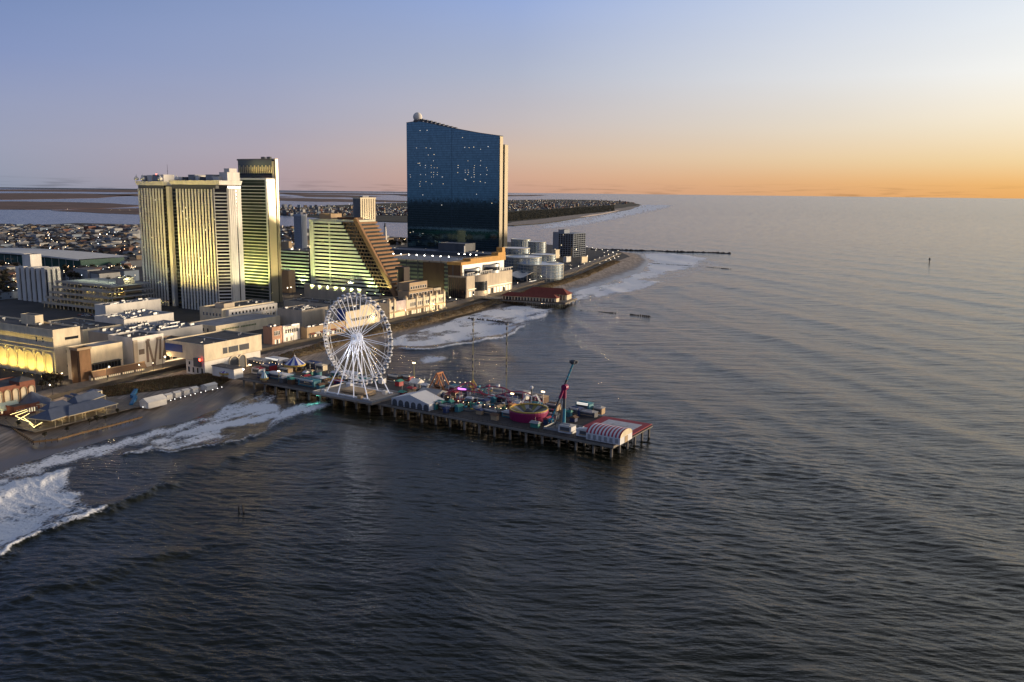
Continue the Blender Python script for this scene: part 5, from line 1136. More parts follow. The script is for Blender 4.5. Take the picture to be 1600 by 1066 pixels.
# ---- the wheel
def wheel():
    wx, wy = pl(559.5, 614, DZ+1.2); base = pw(wx, wy, DZ+1.2); zc = Zat(558.5, 528, base)-DZ-1.2
    r = (Zat(560, 457.5, base)-DZ-1.2)-zc-1.2
    t = pthing('observation_wheel', 'big white lit observation wheel with open gondolas on its platform', 'ferris wheel', wx, wy, DZ+1.2)
    m_w = mat('white_steel', (.78,.78,.80), .45, .08, .3); m_led = mat('lit_white_steel', (.78,.79,.84), .45, 0, emit=(.80,.84,1.0), estr=.28)
    m_gl = mat('gondola_glass', (.05,.06,.08), .1, 0); n = 20; dy = 1.5
    for s_ in (-1, 1):
        for rr, th in ((r, .17), (r-2.2, .11)):
            mb = MB(); N = 80
            for i in range(N):
                a, b = 2*math.pi*i/N, 2*math.pi*(i+1)/N; mb.bar((rr*math.cos(a), s_*dy, zc+rr*math.sin(a)), (rr*math.cos(b), s_*dy, zc+rr*math.sin(b)), th, 4)
            part('rim', mb, m_w, t)
        for i in range(n):
            a = 2*math.pi*(i+.25)/n; part('spoke', MB().bar((1.2*math.cos(a), s_*2.0, zc+1.2*math.sin(a)), (r*math.cos(a), s_*dy, zc+r*math.sin(a)), .15, 4), m_led, t)
    for i in range(40):
        a = 2*math.pi*i/40; mb = MB().bar(((r)*math.cos(a), -dy, zc+(r)*math.sin(a)), (r*math.cos(a), dy, zc+r*math.sin(a)), .14)
        b = 2*math.pi*(i+1)/40
        mb.bar((r*math.cos(a), -dy, zc+r*math.sin(a)), ((r-2.2)*math.cos(b), -dy, zc+(r-2.2)*math.sin(b)), .10); mb.bar((r*math.cos(a), dy, zc+r*math.sin(a)), ((r-2.2)*math.cos(b), dy, zc+(r-2.2)*math.sin(b)), .10)
        part('rim_brace', mb, m_w, t)
    cab = MB().lathe([(.3,-2.4),(1.0,-2.3),(1.15,-1.5),(1.1,-1.3)], 10).mesh('gondola', m_w); glz = MB().lathe([(1.02,-1.3),(.98,-.55)], 10).mesh('glazing', m_gl); cap = MB().lathe([(1.15,-.55),(1.1,-.3),(.5,.1),(.1,.2)], 10).mesh('canopy', m_w)
    for i in range(40):
        a = 2*math.pi*(i+.5)/40; g = link('gondola', cab, t, ((r+.6)*math.cos(a), 0, zc+(r+.6)*math.sin(a)+.6), 0, (1.05, 1.05, 1.05)); link('glazing', glz, g); link('canopy', cap, g)
    part('axle', MB().bar((0,-4.2,zc), (0,4.2,zc), .9, 12), m_w, t)
    for s_ in (-1, 1): part('hub_disc', MB().lathe([(0,0),(2.4,.1),(2.4,.5),(1.6,.8),(0,.8)], 16), m_led, t, (0, s_*2.2, zc)).rotation_euler = (math.pi/2*s_, 0, 0)
    for s_ in (-1, 1):
        for f, k in ((-15.5, 9), (15.5, 9), (-6, 10), (6, 10)): part('leg', MB().bar((0, s_*3.6, zc), (f, s_*k, 0), .2, 6, 0, .32), m_led, t)
        part('leg_tie', MB().bar((-11.5, s_*7.7, 7.5), (11.5, s_*7.7, 7.5), .2), m_w, t)
    for s_ in (-1, 1): part('base_beam', MB().box(-17, 17, s_*9.6-.5, s_*9.6+.5, 0, .7), m_w, t)
    part('loading_deck', MB().box(-9, 9, -4.5, 4.5, .8, 2.0).box(-11, -9, -3, 3, .3, 1.2).box(9, 11, -3, 3, .3, 1.2), m_tan, t)
    part('control_booth', MB().box(10.5, 13.5, -7.5, -5, 0, 2.8).prism([(10.2,-7.8),(13.8,-7.8),(13.8,-4.7),(10.2,-4.7)], 2.8, 3.6, 0, [(11.6,-6.4),(12.4,-6.4),(12.4,-6.0),(11.6,-6.0)]), m_w, t)
    for i in range(2):
        ld = bpy.data.lights.new('wheel_lamp', 'POINT'); ld.energy = 1500; ld.color = (.82,.87,1); ld.shadow_soft_size = 1.0
        o = bpy.data.objects.new('wheel_lamp', ld); COL.objects.link(o); o.parent = t; o.location = (0, (-7, 7)[i], zc-8)
    return t, wx, wy
WH, wx, wy = wheel()
plat = pthing('wheel_platform', 'pale timber platform under the observation wheel', 'platform', wx, wy)
part('platform_deck', MB().box(-22, 22, -13.5, 13.5, 0, 1.0), mat('pale_decking', (.36,.30,.24), .8, .2, .3), plat)
for y in (-13.4, 13.3): part('fence', MB().box(-22, 22, y, y+.1, 1.0, 2.0), m_metal, plat)
for x in (-22, 21.9): part('fence', MB().box(x, x+.1, -13.3, 13.3, 1.0, 2.0), m_metal, plat)
for k in range(5): part('queue_rail', MB().box(8+k*1.6, 8.1+k*1.6, -11, -5, 1.0, 2.0), m_metal, plat)
for k, (x, y) in enumerate(((-15, -8), (-12, 9), (15, 9))): part('crate', MB().box(x, x+2.6, y, y+2, 1.0, 3.0), (m_white, m_tan, m_white)[k], plat)
# ---- booths and tents
def gable_tent(x, y, L, W, h, ridge, label, cat='tent', along='x', m=None, group=None, arches=0, name='tent', z=DZ, th=None):
    t = th or pthing(name, label, cat, x, y, z, 0, group); m = m or m_white
    hx, hy = L/2, W/2; mb = MB(); o = .35
    if along == 'x': mb.add([(-hx-o,-hy-o,h),(hx+o,-hy-o,h),(hx+o,0,h+ridge),(-hx-o,0,h+ridge),(-hx-o,hy+o,h),(hx+o,hy+o,h)], [(0,1,2,3),(3,2,5,4),(0,3,4),(1,5,2)])
    else: mb.add([(-hx-o,-hy-o,h),(-hx-o,hy+o,h),(0,hy+o,h+ridge),(0,-hy-o,h+ridge),(hx+o,-hy-o,h),(hx+o,hy+o,h)], [(0,3,2,1),(3,4,5,2),(0,4,3),(1,2,5)])
    part('roof', mb, m, t)
    if arches:
        n = arches
        for s_ in (-1, 1):
            for i in range(n): part('arch_opening', arch_panel(L/n*.78, h*.92, .05), m_dgrey, t, (-hx+(i+.5)*L/n, s_*hy, 0), 0 if s_ < 0 else math.pi)
        part('side_wall', MB().box(-hx, hx, -hy, hy, 0, h), m, t)
    else:
        part('side_wall', MB().box(-hx, hx, -hy, hy, 0, h), m, t); part('opening', MB().box(-hx*.6, hx*.6, SY*-hy-.06 if SY > 0 else hy-.02, (SY*-hy+.02) if SY > 0 else hy+.06, .9, h*.8), m_dgrey, t)
    return t
X = lambda px, py: pl(px, py)[0]
a = pl(606, 634); b = pl(664, 645); L = abs(a[0]-b[0])
gable_tent((a[0]+b[0])/2, 7.5, L, 13, 3.6, 3.6, 'white frame tent with dark arched openings, next to the wheel platform', along='y', m=mat('tent_canvas', (.66,.67,.70), .7, .06, .3), arches=6)
x, y = pl(676, 622); gable_tent(x, y, 13, 12, 3.2, 2.2, 'grey roofed hall behind the white frame tent', 'booth', 'x', m_grey, name='booth')
x, y = pl(651, 606); gable_tent(x, y, 6, 6, 3.4, 2.2, 'small white pointed tent right of the wheel', 'tent', 'x', m_white)
blu = mat('teal_booth', (.06,.22,.27), .6, .15, .3); dbl = mat('navy_booth', (.03,.05,.14), .6, .15, .3); tl2 = mat('green_booth', (.05,.24,.19), .6, .15, .3); red = mat('red_paint', (.35,.03,.04), .5, .15, .3); mag = mat('magenta_paint', (.27,.015,.09), .5, .12, .3); org = mat('orange_paint', (.50,.18,.05), .55, .15, .3); pnk = mat('purple_sign', (.4,.1,.6), .5, 0, emit=(.72,.25,1.0), estr=2.2); yl = mat('yellow_paint', (.55,.38,.08), .55, .15, .3); cyan = mat('cyan_paint', (.05,.30,.42), .45, .1, .3); wht = mat('white_paint', (.72,.72,.74), .5, .08, .3)
def booth(px, py, L, W, h, m, label, roof=None, rh=.8, lit=None, name='booth', cat='booth'):
    x, y = pl(px, py); t = pthing(name, label, cat, x, y); hx, hy = L/2, W/2
    part('wall', MB().box(-hx, hx, -hy, hy, 0, h), m, t); roof = roof or m
    part('roof', MB().prism([(-hx-.4,-hy-.4),(hx+.4,-hy-.4),(hx+.4,hy+.4),(-hx-.4,hy+.4)], h, h+rh, 0, [(-hx*.5,-hy*.3),(hx*.5,-hy*.3),(hx*.5,hy*.3),(-hx*.5,hy*.3)]), roof, t)
    f = -hy if SY > 0 else hy
    part('counter', MB().box(-hx*.8, hx*.8, min(f, f+math.copysign(.5, f)), max(f, f+math.copysign(.5, f)), .9, 1.1), m_tan, t)
    part('hatch', MB().box(-hx*.75, hx*.75, f-.05, f+.05, 1.15, h*.85), m_dgrey, t)
    part('sign_board', MB().box(-hx*.8, hx*.8, f-.2, f+.2, h*.88, h+.6), lit or m_white, t)
    return t
B = [(668,636,7,5,3.4,dbl,'navy booth at the corner of the white frame tent',None,None),(677,638,6,5,3.2,blu,'pale teal booth between the navy and the green booth',None,None),(688,637,5,4,3.4,tl2,'green booth right of the teal booth',None,None),
 (725,616,7,4,3.2,dbl,'booth with a glowing purple sign, beside the orange mast foot',None,pnk),(711,612,6,5,3.4,wht,'white and blue booth left of the purple sign',blu,None),(748,627,14,6,2.2,tl2,'long low green ride platform in the middle of the pier',m_dgrey,None),
 (793,628,12,6,3.0,dbl,'navy booth beyond the red coaster track',dbl,None),(802,632,7,5,2.6,wht,'white ticket booth near the magenta bowl',m_grey,None),(797,651,7,5,2.6,blu,'dull teal booth left of the magenta bowl',wht,None),
 (812,622,11,7,4.0,wht,'white cottage with a blue grey roof behind the magenta bowl',m_grey,None),(886,675,7,5,3.4,wht,'white kiosk at the foot of the tall arm ride',m_grey,None),(913,644,8,5,5,blu,'tall teal booth with lit openings right of the arm ride',blu,m_litw),(900,648,6,5,3.6,dbl,'navy booth left of the tall teal booth',None,None),
 (918,650,10,4,2.6,m_dgrey,'dark cabin behind the striped tent',m_grey,None),(936,646,5,4,3.2,m_tan,'tan cabin left of the red landing pad',m_grey,None),(925,683,15,4,3.2,wht,'long white trailer in front of the striped tent',wht,None),
 (484,602,13,6,3.4,blu,'bright teal container stall left of the wheel platform',blu,None),(466,598,11,6,3.2,m_dgrey,'dark grey roofed stall beside the teal container stall',m_dgrey,None),(437,591,18,6,3.0,blu,'long stall with a flat white roof near the shore end',wht,None),
 (414,590,8,5,3.0,dbl,'blue stall near the landing of the pier',blu,None),(447,582,8,4,2.6,m_tan,'tan counter stall in the midway',m_tan,None),(420,578,9,6,3.4,red,'red stall in the midway crowd',dbl,None),(404,583,7,5,3.2,wht,'white stall with red trim before the hall',red,None),
 (500,597,9,6,3.0,cyan,'cyan slide house left of the wheel legs',wht,None),(489,575,10,6,4.0,dbl,'navy funhouse behind the carousel',dbl,None),(502,578,7,4,3.2,m_cream,'small cream hut right of the carousel',m_cream,None),(432,570,14,8,4.4,wht,'white pavilion with bright lamps before the pier hall',wht,m_litw),
 (405,571,16,7,4.2,m_grey,'grey long shed beside the pier hall',m_grey,None),(452,572,8,5,3.6,m_grey,'grey shed left of the carousel',m_grey,None),(618,594,9,5,3,m_brown,'brown stall behind the wheel legs',m_dgrey,None),(634,594,9,4,2.8,red,'row of red stalls behind the wheel platform',m_dgrey,None),(545,590,12,6,3.4,cyan,'cyan booth seen under the wheel',wht,None),
 (700,640,9,5,2.4,m_brown,'low brown ride cabin near the pier edge',m_dgrey,None),(770,647,10,5,2.2,m_dgrey,'dark ride platform near the pier edge',m_dgrey,None),(842,628,9,6,3.4,m_brown,'brown booth right of the white cottage',m_tan,None),(864,640,7,5,3.2,m_tan,'tan booth behind the arm ride',m_brown,None)]
for bb in B: booth(bb[0], bb[1], bb[2], bb[3], bb[4], bb[5], bb[6], bb[7], .8, bb[8])
x, y = pl(352, 583); t = pthing('white_shed', 'long white shed against the pier hall, with a lamp on it', 'shed', *pl(356, 588)); part('wall', MB().box(-10, 10, -3.5, 3.5, 0, 6), m_white, t); part('roof', MB().box(-10.3, 10.3, -3.8, 3.8, 6, 6.4), m_roof, t); part('lamp', MB().box(-10.2, -9.4, -4, -3.4, 4.6, 5.2), m_bulb, t)
# carousel and small striped tents
def cone_tent(px, py, r, h, ch, ms, label, cat='carousel', name='carousel'):
    x, y = pl(px, py); t = pthing(name, label, cat, x, y); n = 16
    for k in range(n):
        a, b = 2*math.pi*k/n, 2*math.pi*(k+1)/n; mb = MB().add([(r*math.cos(a), r*math.sin(a), h), (r*math.cos(b), r*math.sin(b), h), (.35*math.cos(b), .35*math.sin(b), h+ch), (.35*math.cos(a), .35*math.sin(a), h+ch)], [(0,1,2,3)])
        part('roof_panel', mb, ms[k % 2], t)
    part('rounding_board', MB().lathe([(r+.1,h-.9),(r+.25,h-.9),(r+.3,h+.1),(r+.1,h+.1)], 24, cap=False), yl, t); part('finial', MB().lathe([(.4,h+ch-.2),(.5,h+ch+.5),(.12,h+ch+1),(0,h+ch+2.2)], 8), m_white, t)
    part('centre_drum', MB().lathe([(1.4,0),(1.4,h)], 10), m_tan, t); part('base', MB().lathe([(r-.2,0),(r-.2,.6),(0,.6)], 24), m_brown, t)
    for k in range(10):
        a = 2*math.pi*k/10; part('pole', MB().bar(((r-.9)*math.cos(a), (r-.9)*math.sin(a), .6), ((r-.9)*math.cos(a), (r-.9)*math.sin(a), h), .1), yl, t)
        q = part('horse', MB().box(-.7,.7,-.25,.25,.0,.55).box(.5,.95,-.15,.15,.4,1.1).box(-.6,-.4,-.2,.2,-.7,0).box(.4,.6,-.2,.2,-.7,0), (wht, m_tan, m_brown)[k % 3], t, ((r-1.6)*math.cos(a), (r-1.6)*math.sin(a), 1.7), a+1.57)
    return t
roy = mat('royal_blue_canvas', (.04,.07,.34), .6, .1, .3); pur = mat('purple_canvas', (.16,.05,.34), .6, .1, .3)
cone_tent(461, 579, 6.6, 4.4, 4.8, (roy, wht), 'carousel with a pointed blue and white striped roof')
cone_tent(355, 589, 4.2, 3.0, 2.0, (pur, wht), 'small purple and white umbrella tent near the pier hall', 'tent', 'umbrella_tent')
cone_tent(413, 597, 2.2, 2.6, 4.0, (wht, cyan), 'little pointed white tent at the pier landing', 'tent', 'umbrella_tent')
# light masts
def mast(px, py, top, label, m=m_dmetal, lamp=m_bulbw):
    x, y = pl(px, py); t = pthing('light_mast', label, 'light mast', x, y); h = Zat(px, top, pw(x, y))-DZ
    part('pole', MB().bar((0,0,0), (0,0,h), .28, 6, 0, .18), m, t); part('crossarm', MB().box(-.9,.9,-.12,.12,h-.6,h-.4), m, t); part('lamp', MB().box(-.9,.9,-.3,.3,h-.3,h+.2), lamp, t)
olv = mat('olive_mast', (.22,.20,.06), .6, .1, .3)
mast(647, 601, 567, 'yellowish light mast right of the wheel', olv); mast(436, 596, 580, 'short light mast at the shore end of the pier', olv); mast(800, 640, 615, 'thin light mast near the white cottage', m_metal); mast(391, 582, 570, 'light mast by the pier hall', olv); mast(848, 640, 612, 'thin light mast right of the magenta bowl', m_metal)
# slingshot: two tall lattice masts with foot frames
for px, py, tp, lb in ((739, 612, 501, 'tall slingshot mast with an orange tripod foot'), (791, 618, 508, 'second tall slingshot mast with two dark sleeves')):
    x, y = pl(px, py); t = pthing('slingshot_mast', lb, 'slingshot mast', x, y); h = Zat(px, tp, pw(x, y))-DZ
    for dx, dy in ((-.28,-.28),(.28,-.28),(0,.35)): part('chord', MB().bar((dx,dy,0), (dx*.5,dy*.5,h), .075), olv, t)
    mb = MB(); k = 0
    while k*1.6 < h-2: mb.bar((-.28,-.28,k*1.6), (.26,-.26,k*1.6+1.6), .04).bar((.3,-.3,k*1.6), (0,.32,k*1.6+1.6), .04); k += 1
    part('lacing', mb, olv, t)
    for f in (.40, .48, .93, .30, .72, .84): part('sleeve', MB().box(-.36,.36,-.36,.36,h*f,h*f+h*.04), m_dmetal, t)
    if px == 739:
        for a in range(4): part('foot_strut', MB().bar((0,0,h*.17), (4*math.cos(a*1.57+.5), 4*math.sin(a*1.57+.5), 0), .3), yl, t)
    part('head', MB().box(-.7,.7,-.7,.7,h,h+.8), m_dmetal, t)
# orange swinging ship frame
x, y = pl(687, 610); t = pthing('swing_frame', 'orange A frame swing ride with a hanging boat', 'swing ride', x, y); h = Zat(685, 583, pw(x, y))-DZ
for sx in (-1, 1):
    for sy in (-1, 1): part('leg', MB().bar((sx*.3, sy*2.4, h), (sx*6.2, sy*3.2, 0), .32), org, t)
part('axle', MB().bar((0,-3,h), (0,3,h), .5, 8), org, t); part('hanger', MB().bar((0,-1,h), (-2.6,-1,2.6), .2).bar((0,1,h), (2.6,1,2.6), .2).bar((0,0,h), (0,0,2.2), .2), org, t)
part('boat', MB().add([(-5,0,4.2),(-3,-1.4,2.2),(3,-1.4,2.2),(5,0,4.2),(3,1.4,2.2),(-3,1.4,2.2),(-2.4,0,1.0),(2.4,0,1.0)], [(0,1,6),(1,2,7,6),(2,3,7),(3,4,7),(4,5,6,7),(5,0,6),(0,5,4,3,2,1)]), m_brown, t); part('platform', MB().box(-7,7,-4,4,0,.7), m_brown, t)
# red family coaster: track ribbon on posts
def coaster():
    cx, cy = pl(765, 626); t = pthing('family_coaster', 'tangle of red and pink coaster track on low posts', 'coaster', cx, cy); rr = random.Random(5); pts = []
    N = 110
    for i in range(N+1):
        a = 4*math.pi*i/N; pts.append(Vector((26*math.sin(a)+4*math.sin(a*1.5), 11*math.sin(a*1.5+.6)+2.5*math.sin(a*3), 3.2+2.3*math.sin(a*2.5+1)+1.2*math.sin(a*4.5))))
    for off, nm in ((-.55, 'rail'), (.55, 'rail')):
        mb = MB()
        for i in range(N):
            d = (pts[i+1]-pts[i]).normalized(); n = Vector((d.y, -d.x, 0))*off; mb.bar(pts[i]+n, pts[i+1]+n, .18)
        part(nm, mb, red if off < 0 else mag, t)
    for i in range(0, N, 3): part('post', MB().bar((pts[i].x, pts[i].y, 0), pts[i]-Vector((0,0,.1)), .14), (mag, wht, tl2)[i % 3], t)
    for k in range(4):
        p = pts[20+k*2]; part('car', MB().box(-.9,.9,-.6,.6,.1,.9).box(-.9,-.6,-.6,.6,.9,1.4), (yl, cyan, mag, wht)[k], t, p)
coaster()
for k, (px, py, m, lb) in enumerate(((735,640,tl2,'whirling chair ride with a dark green mast near the pier edge'),(775,640,m_dgrey,'small spinner ride with dark arms near the pier edge'),(716,634,red,'small spinner ride with red arms beside the pier edge'),(850,650,org,'small spinner ride with orange arms right of the magenta bowl'),(757,616,blu,'small spinner ride with teal arms on the far side'),(520,600,yl,'small yellow spinner ride left of the wheel'))):
    x, y = pl(px, py); t = pthing('spinner_ride', lb, 'spinner ride', x, y); part('mast', MB().bar((0,0,0), (0,0,4.6), .4, 8, 0, .25), m, t); part('base', MB().lathe([(4.4,0),(4.4,.4),(0,.5)], 16), m_dgrey, t)
    for j in range(8):
        a = j*math.pi/4+k; e = Vector((4.2*math.cos(a), 4.2*math.sin(a), 2.6+.9*math.sin(a*2))); q = part('arm', MB().bar((0,0,3.6), e, .14), m, t); part('car', MB().lathe([(.2,-.7),(.8,-.5),(.9,0),(.7,.1)], 8), (wht, mag, cyan, yl)[j % 4], q, e)
# crowded small stalls and fences of the midway
rs = random.Random(77); cols = [m_dgrey, m_brown, dbl, tl2, blu, red, m_grey, m_tan, wht]; cnm = ['dark grey','brown','navy','green','teal','red','grey','tan','white']
SPOT = [(rs.uniform(2, PL-30), rs.uniform(3, PW-4)) for _ in range(400)]; PUT = []
def free(x, y):
    q = P(pw(x, y)); c_ = [(566,614,24),(635,634,14),(826,654,13),(881,670,9),(940,680,20),(975,660,22),(687,610,9)]
    for cx, cy, r_ in c_:
        a_ = pl(cx, cy)
        if math.hypot(a_[0]-x, a_[1]-y) < r_: return False
    return all(math.hypot(a-x, b-y) > 5.5 for a, b in PUT)
for x, y in SPOT:
    if len(PUT) >= 62 or not free(x, y): continue
    PUT.append((x, y)); ci = rs.randrange(9); L_, W_, h_ = rs.uniform(2.2, 4.6), rs.uniform(2, 3.4), rs.uniform(2.2, 3.4)
    pp = P(pw(x, y)); wh = 'by the shore end' if pp[0] < 500 else 'near the wheel' if pp[0] < 660 else 'in the crowded middle of the pier' if pp[0] < 800 else 'toward the seaward end'
    t = pthing('game_stall', 'small %s game stall %s' % (cnm[ci], wh), 'stall', x, y, DZ, rs.choice((0, 1.57)), 'game stalls on the pier')
    part('wall', MB().box(-L_/2, L_/2, -W_/2, W_/2, 0, h_), cols[ci], t); part('awning', MB().prism([(-L_/2-.5,-W_/2-.7),(L_/2+.5,-W_/2-.7),(L_/2+.5,W_/2+.7),(-L_/2-.5,W_/2+.7)], h_-.2, h_+.8, 0, [(-L_/2,-.2),(L_/2,-.2),(L_/2,.2),(-L_/2,.2)]), cols[rs.randrange(9)], t)
    part('counter', MB().box(-L_/2+.1, L_/2-.1, -W_/2-.4, -W_/2, .9, 1.1), m_tan, t)
    if rs.random() < .5: part('flag_pole', MB().bar((0,0,h_), (0,0,h_+rs.uniform(2, 5)), .06), m_metal, t)
    if rs.random() < .3: part('lamp', MB().lathe([(0,-.16),(.16,0),(0,.16)], 6), m_bulbw, t, (L_/2, -W_/2-.5, h_))
# magenta bowl ride with white octopus arms behind
x, y = pl(826, 654); t = pthing('bowl_ride', 'round magenta bowl ride with a yellow striped interior', 'bowl ride', x, y); r = 9.6
part('skirt', MB().lathe([(r,.2),(r+.5,4.4),(r+.2,5.0),(r-.2,5.0)], 36, cap=False), mag, t); part('rim', MB().lathe([(r-.2,5.0),(r+.35,5.1),(r+.35,5.6),(r-.3,5.6),(r-.2,5.0)], 36, cap=False), yl, t)
for k in range(24): a, b = 2*math.pi*k/24, 2*math.pi*(k+1)/24; part('floor_segment', MB().add([(r*.98*math.cos(a), r*.98*math.sin(a), 4.9), (r*.98*math.cos(b), r*.98*math.sin(b), 4.9), (2*math.cos(b), 2*math.sin(b), 2.2), (2*math.cos(a), 2*math.sin(a), 2.2)], [(0,1,2,3)]), (olv, m_dgrey, m_grey)[k % 3], t)
part('hub', MB().lathe([(2,2.0),(2,4.2),(.8,5.2),(0,5.3)], 12), m_dgrey, t); part('gate_tower', MB().box(9.5,12,-3,1,0,6), org, t)
x, y = pl(830, 638); t = pthing('octopus_ride', 'tower ride with pale bent arms and a white ball top, behind the bowl', 'tower ride', x, y); h = Zat(830, 608, pw(x, y))-DZ
part('mast', MB().bar((0,0,0), (0,0,h), .6, 8, 0, .35), m_dgrey, t); part('ball', MB().lathe([(1.0*math.sin(q), -1.0*math.cos(q)) for q in np.linspace(0, math.pi, 8)], 10, (0,0,h+.8)), wht, t)
for k in range(6):
    a = k*math.pi/3; c_, s_ = math.cos(a), math.sin(a); q = part('arm', MB().bar((0,0,h*.62), (3.2*c_,3.2*s_,h*.68), .34).bar((3.2*c_,3.2*s_,h*.68), (6*c_,6*s_,h*.25), .3), wht, t); part('car', MB().lathe([(.3,-1),(1.1,-.7),(1.2,0),(.9,.2)], 8), (mag, cyan, yl)[k % 3], q, (6*c_,6*s_,h*.2))
# giant pendulum arm
def arm_ride():
    x, y = pl(881, 670); t = pthing('arm_ride', 'giant pendulum ride with a tilted blue and magenta arm on a blue tower', 'pendulum ride', x, y); base = pw(x, y)
    h = Zat(882, 604, base)-DZ; dpx = math.hypot(*base[:2])/F
    part('tower', MB().bar((0,0,0), (0,0,h*.48), .75, 8), cyan, t); part('tower', MB().bar((0,0,h*.48), (0,0,h*.72), .72, 8), m_dgrey, t); part('tower', MB().bar((0,0,h*.72), (0,0,h*1.02), .85, 8), mag, t)
    part('back_leg', MB().bar((0,0,h*.95), (3.5,SY*3,0), .16, 6), m_dgrey, t); part('back_leg', MB().bar((0,0,h*.95), (3.5,-SY*3,0), .16, 6), m_dgrey, t)
    # arm plane faces across the pier: directions measured along camera right
    right = Vector((math.cos(0), 0, 0)); M = t.matrix_basis.to_3x3().inverted(); rx = M @ right
    up_ = Vector((0,0,1)); piv = Vector((0,0,h))+M @ Vector((0,-1.6,0))
    def at_(px, py): return piv+rx*((px-881)*dpx)+up_*((603-py)*dpx*1.03)
    A, Bq = at_(894, 563), at_(860, 656)
    for f0, f1, m, w in ((0,.30,cyan,.42),(.30,.44,m_dgrey,.5),(.44,.62,mag,.72),(.62,.8,m_dgrey,.5),(.8,1,cyan,.42)): part('arm_section', MB().bar(A.lerp(Bq, f0), A.lerp(Bq, f1), w, 6), m, t)
    mb = MB()
    for i in range(14): p = A.lerp(Bq, (i+.5)/14); mb.box(p.x-.62, p.x+.62, p.y-.62, p.y+.62, p.z-.12, p.z+.12)
    part('arm_rungs', mb, m_dgrey, t)
    for p, nm in ((A, 'gondola'), (Bq, 'gondola')):
        q = part(nm, MB().lathe([(.3,-1.2),(1.5,-.9),(1.7,0),(1.2,.9),(.2,1.1)], 10), m_dgrey if p is A else cyan, t, p)
        for k in range(6): a = k*math.pi/3; part('seat', MB().box(-.3,.3,-.3,.3,-.5,.6), m_dgrey, q, (1.9*math.cos(a), 1.9*math.sin(a), 0))
    part('pivot_hub', MB().lathe([(0,-1.2),(1.5,-1.2),(1.5,1.2),(0,1.2)], 12), mag, t, piv).rotation_euler = (math.pi/2, 0, 0)
    part('base_plate', MB().box(-6, 6, -4.5, 4.5, 0, .7), m_dgrey, t); part('fence', MB().box(-8,8,-6,-5.9,0,1.1).box(-8,8,5.9,6,0,1.1).box(-8,-7.9,-5.9,5.9,0,1.1).box(7.9,8,-5.9,5.9,0,1.1), m_metal, t)
arm_ride()
# striped barrel tent and landing pad at the end of the pier
xa, _ = pl(908, 690); xb, _ = pl(972, 694); xa, xb = max(xa, xb), min(xa, xb)
t = pthing('striped_tent', 'barrel roofed tent with red and white stripes at the end of the pier', 'tent', xb, 8.5); L = xa-xb; n = 19; Wd = 6.6
for k in range(n):
    mb = MB()
    prof = [(Wd*math.cos(q), 3.2+3.0*math.sin(q)) for q in np.linspace(0, math.pi, 11)]
    for yv, z in prof: mb.v += [(k*L/n, yv, z), ((k+1)*L/n, yv, z)]
    for i in range(10): mb.f.append((2*i, 2*i+1, 2*i+3, 2*i+2)); mb.m.append(0)
    part('roof_stripe', mb, (mat('red_canvas', (.42,.04,.07), .6, .08, .3), wht)[k % 2], t)
part('side_wall', MB().box(0, L, -Wd, Wd, 0, 3.2), wht, t)
mb = MB(); prof = [(Wd*math.cos(q), 3.2+3.0*math.sin(q)) for q in np.linspace(0, math.pi, 11)]
for xx in (-.05, L+.05): k = len(mb.v); mb.v += [(xx, yv, z) for yv, z in prof]; mb.f.append(tuple(range(k, k+11))); mb.m.append(0)
part('end_wall', mb, m_cream, t); part('door', MB().box(-.15, 0, -1.6, 1.6, 0, 3), m_tan, t)
for k in range(6): part('wall_panel', MB().box(1+k*L/6.2, L/6.2*.9+k*L/6.2, -Wd-.06 if SY > 0 else Wd, -Wd if SY > 0 else Wd+.06, .6, 2.6), m_grey, t)
pad = pthing('landing_pad', 'red bordered landing pad with a pale centre at the far end of the pier', 'landing pad', 0, 0)
y0, y1 = SY*18, SY*(PW-1); y0, y1 = min(y0, y1), max(y0, y1)
part('red_border', MB().box(-.6, 26, y0, y1, .1, .5), mat('red_deck_paint', (.30,.03,.045), .7, .2, .3), pad); part('pale_centre', MB().box(2.5, 21, y0+4.5, y1-4.5, .504, .53), mat('pale_deck_paint', (.50,.50,.54), .7, .25, .4), pad)
part('pad_mark', MB().box(8, 15, (y0+y1)/2-.4, (y0+y1)/2+.4, .534, .55).box(7.2, 8, (y0+y1)/2-2.5, (y0+y1)/2+2.5, .534, .55).box(15, 15.8, (y0+y1)/2-2.5, (y0+y1)/2+2.5, .534, .55), m_grey, pad)
part('safety_net', MB().box(-1.4, -.65, y0, y1, -.3, -.1), m_dmetal, pad)
# added lamp with no known fixture, for the teal glow on the water
x, y = pl(497, 613); lp = pthing('added_teal_lamp', 'added teal lamp under the pier edge that colours the water', 'floodlight', x, -1.2, DZ-1.6); part('housing', MB().box(-.9,.9,-.4,.4,-.3,.3), m_dmetal, lp); part('lens', MB().box(-.8,.8,-.35,.35,-.36,-.31), mat('added_teal_lens', (.2,.8,.6), .4, 0, emit=(.25,1,.75), estr=12), lp)
ld = bpy.data.lights.new('added_teal_spot', 'SPOT'); ld.energy = 2200; ld.color = (.2,1,.72); ld.spot_size = R(85); ld.spot_blend = .7
o = bpy.data.objects.new('lamp', ld); COL.objects.link(o); o.parent = lp; o.location = (0, 0, -.5); o.rotation_euler = (R(40) * (-1 if SY > 0 else 1), 0, 0)
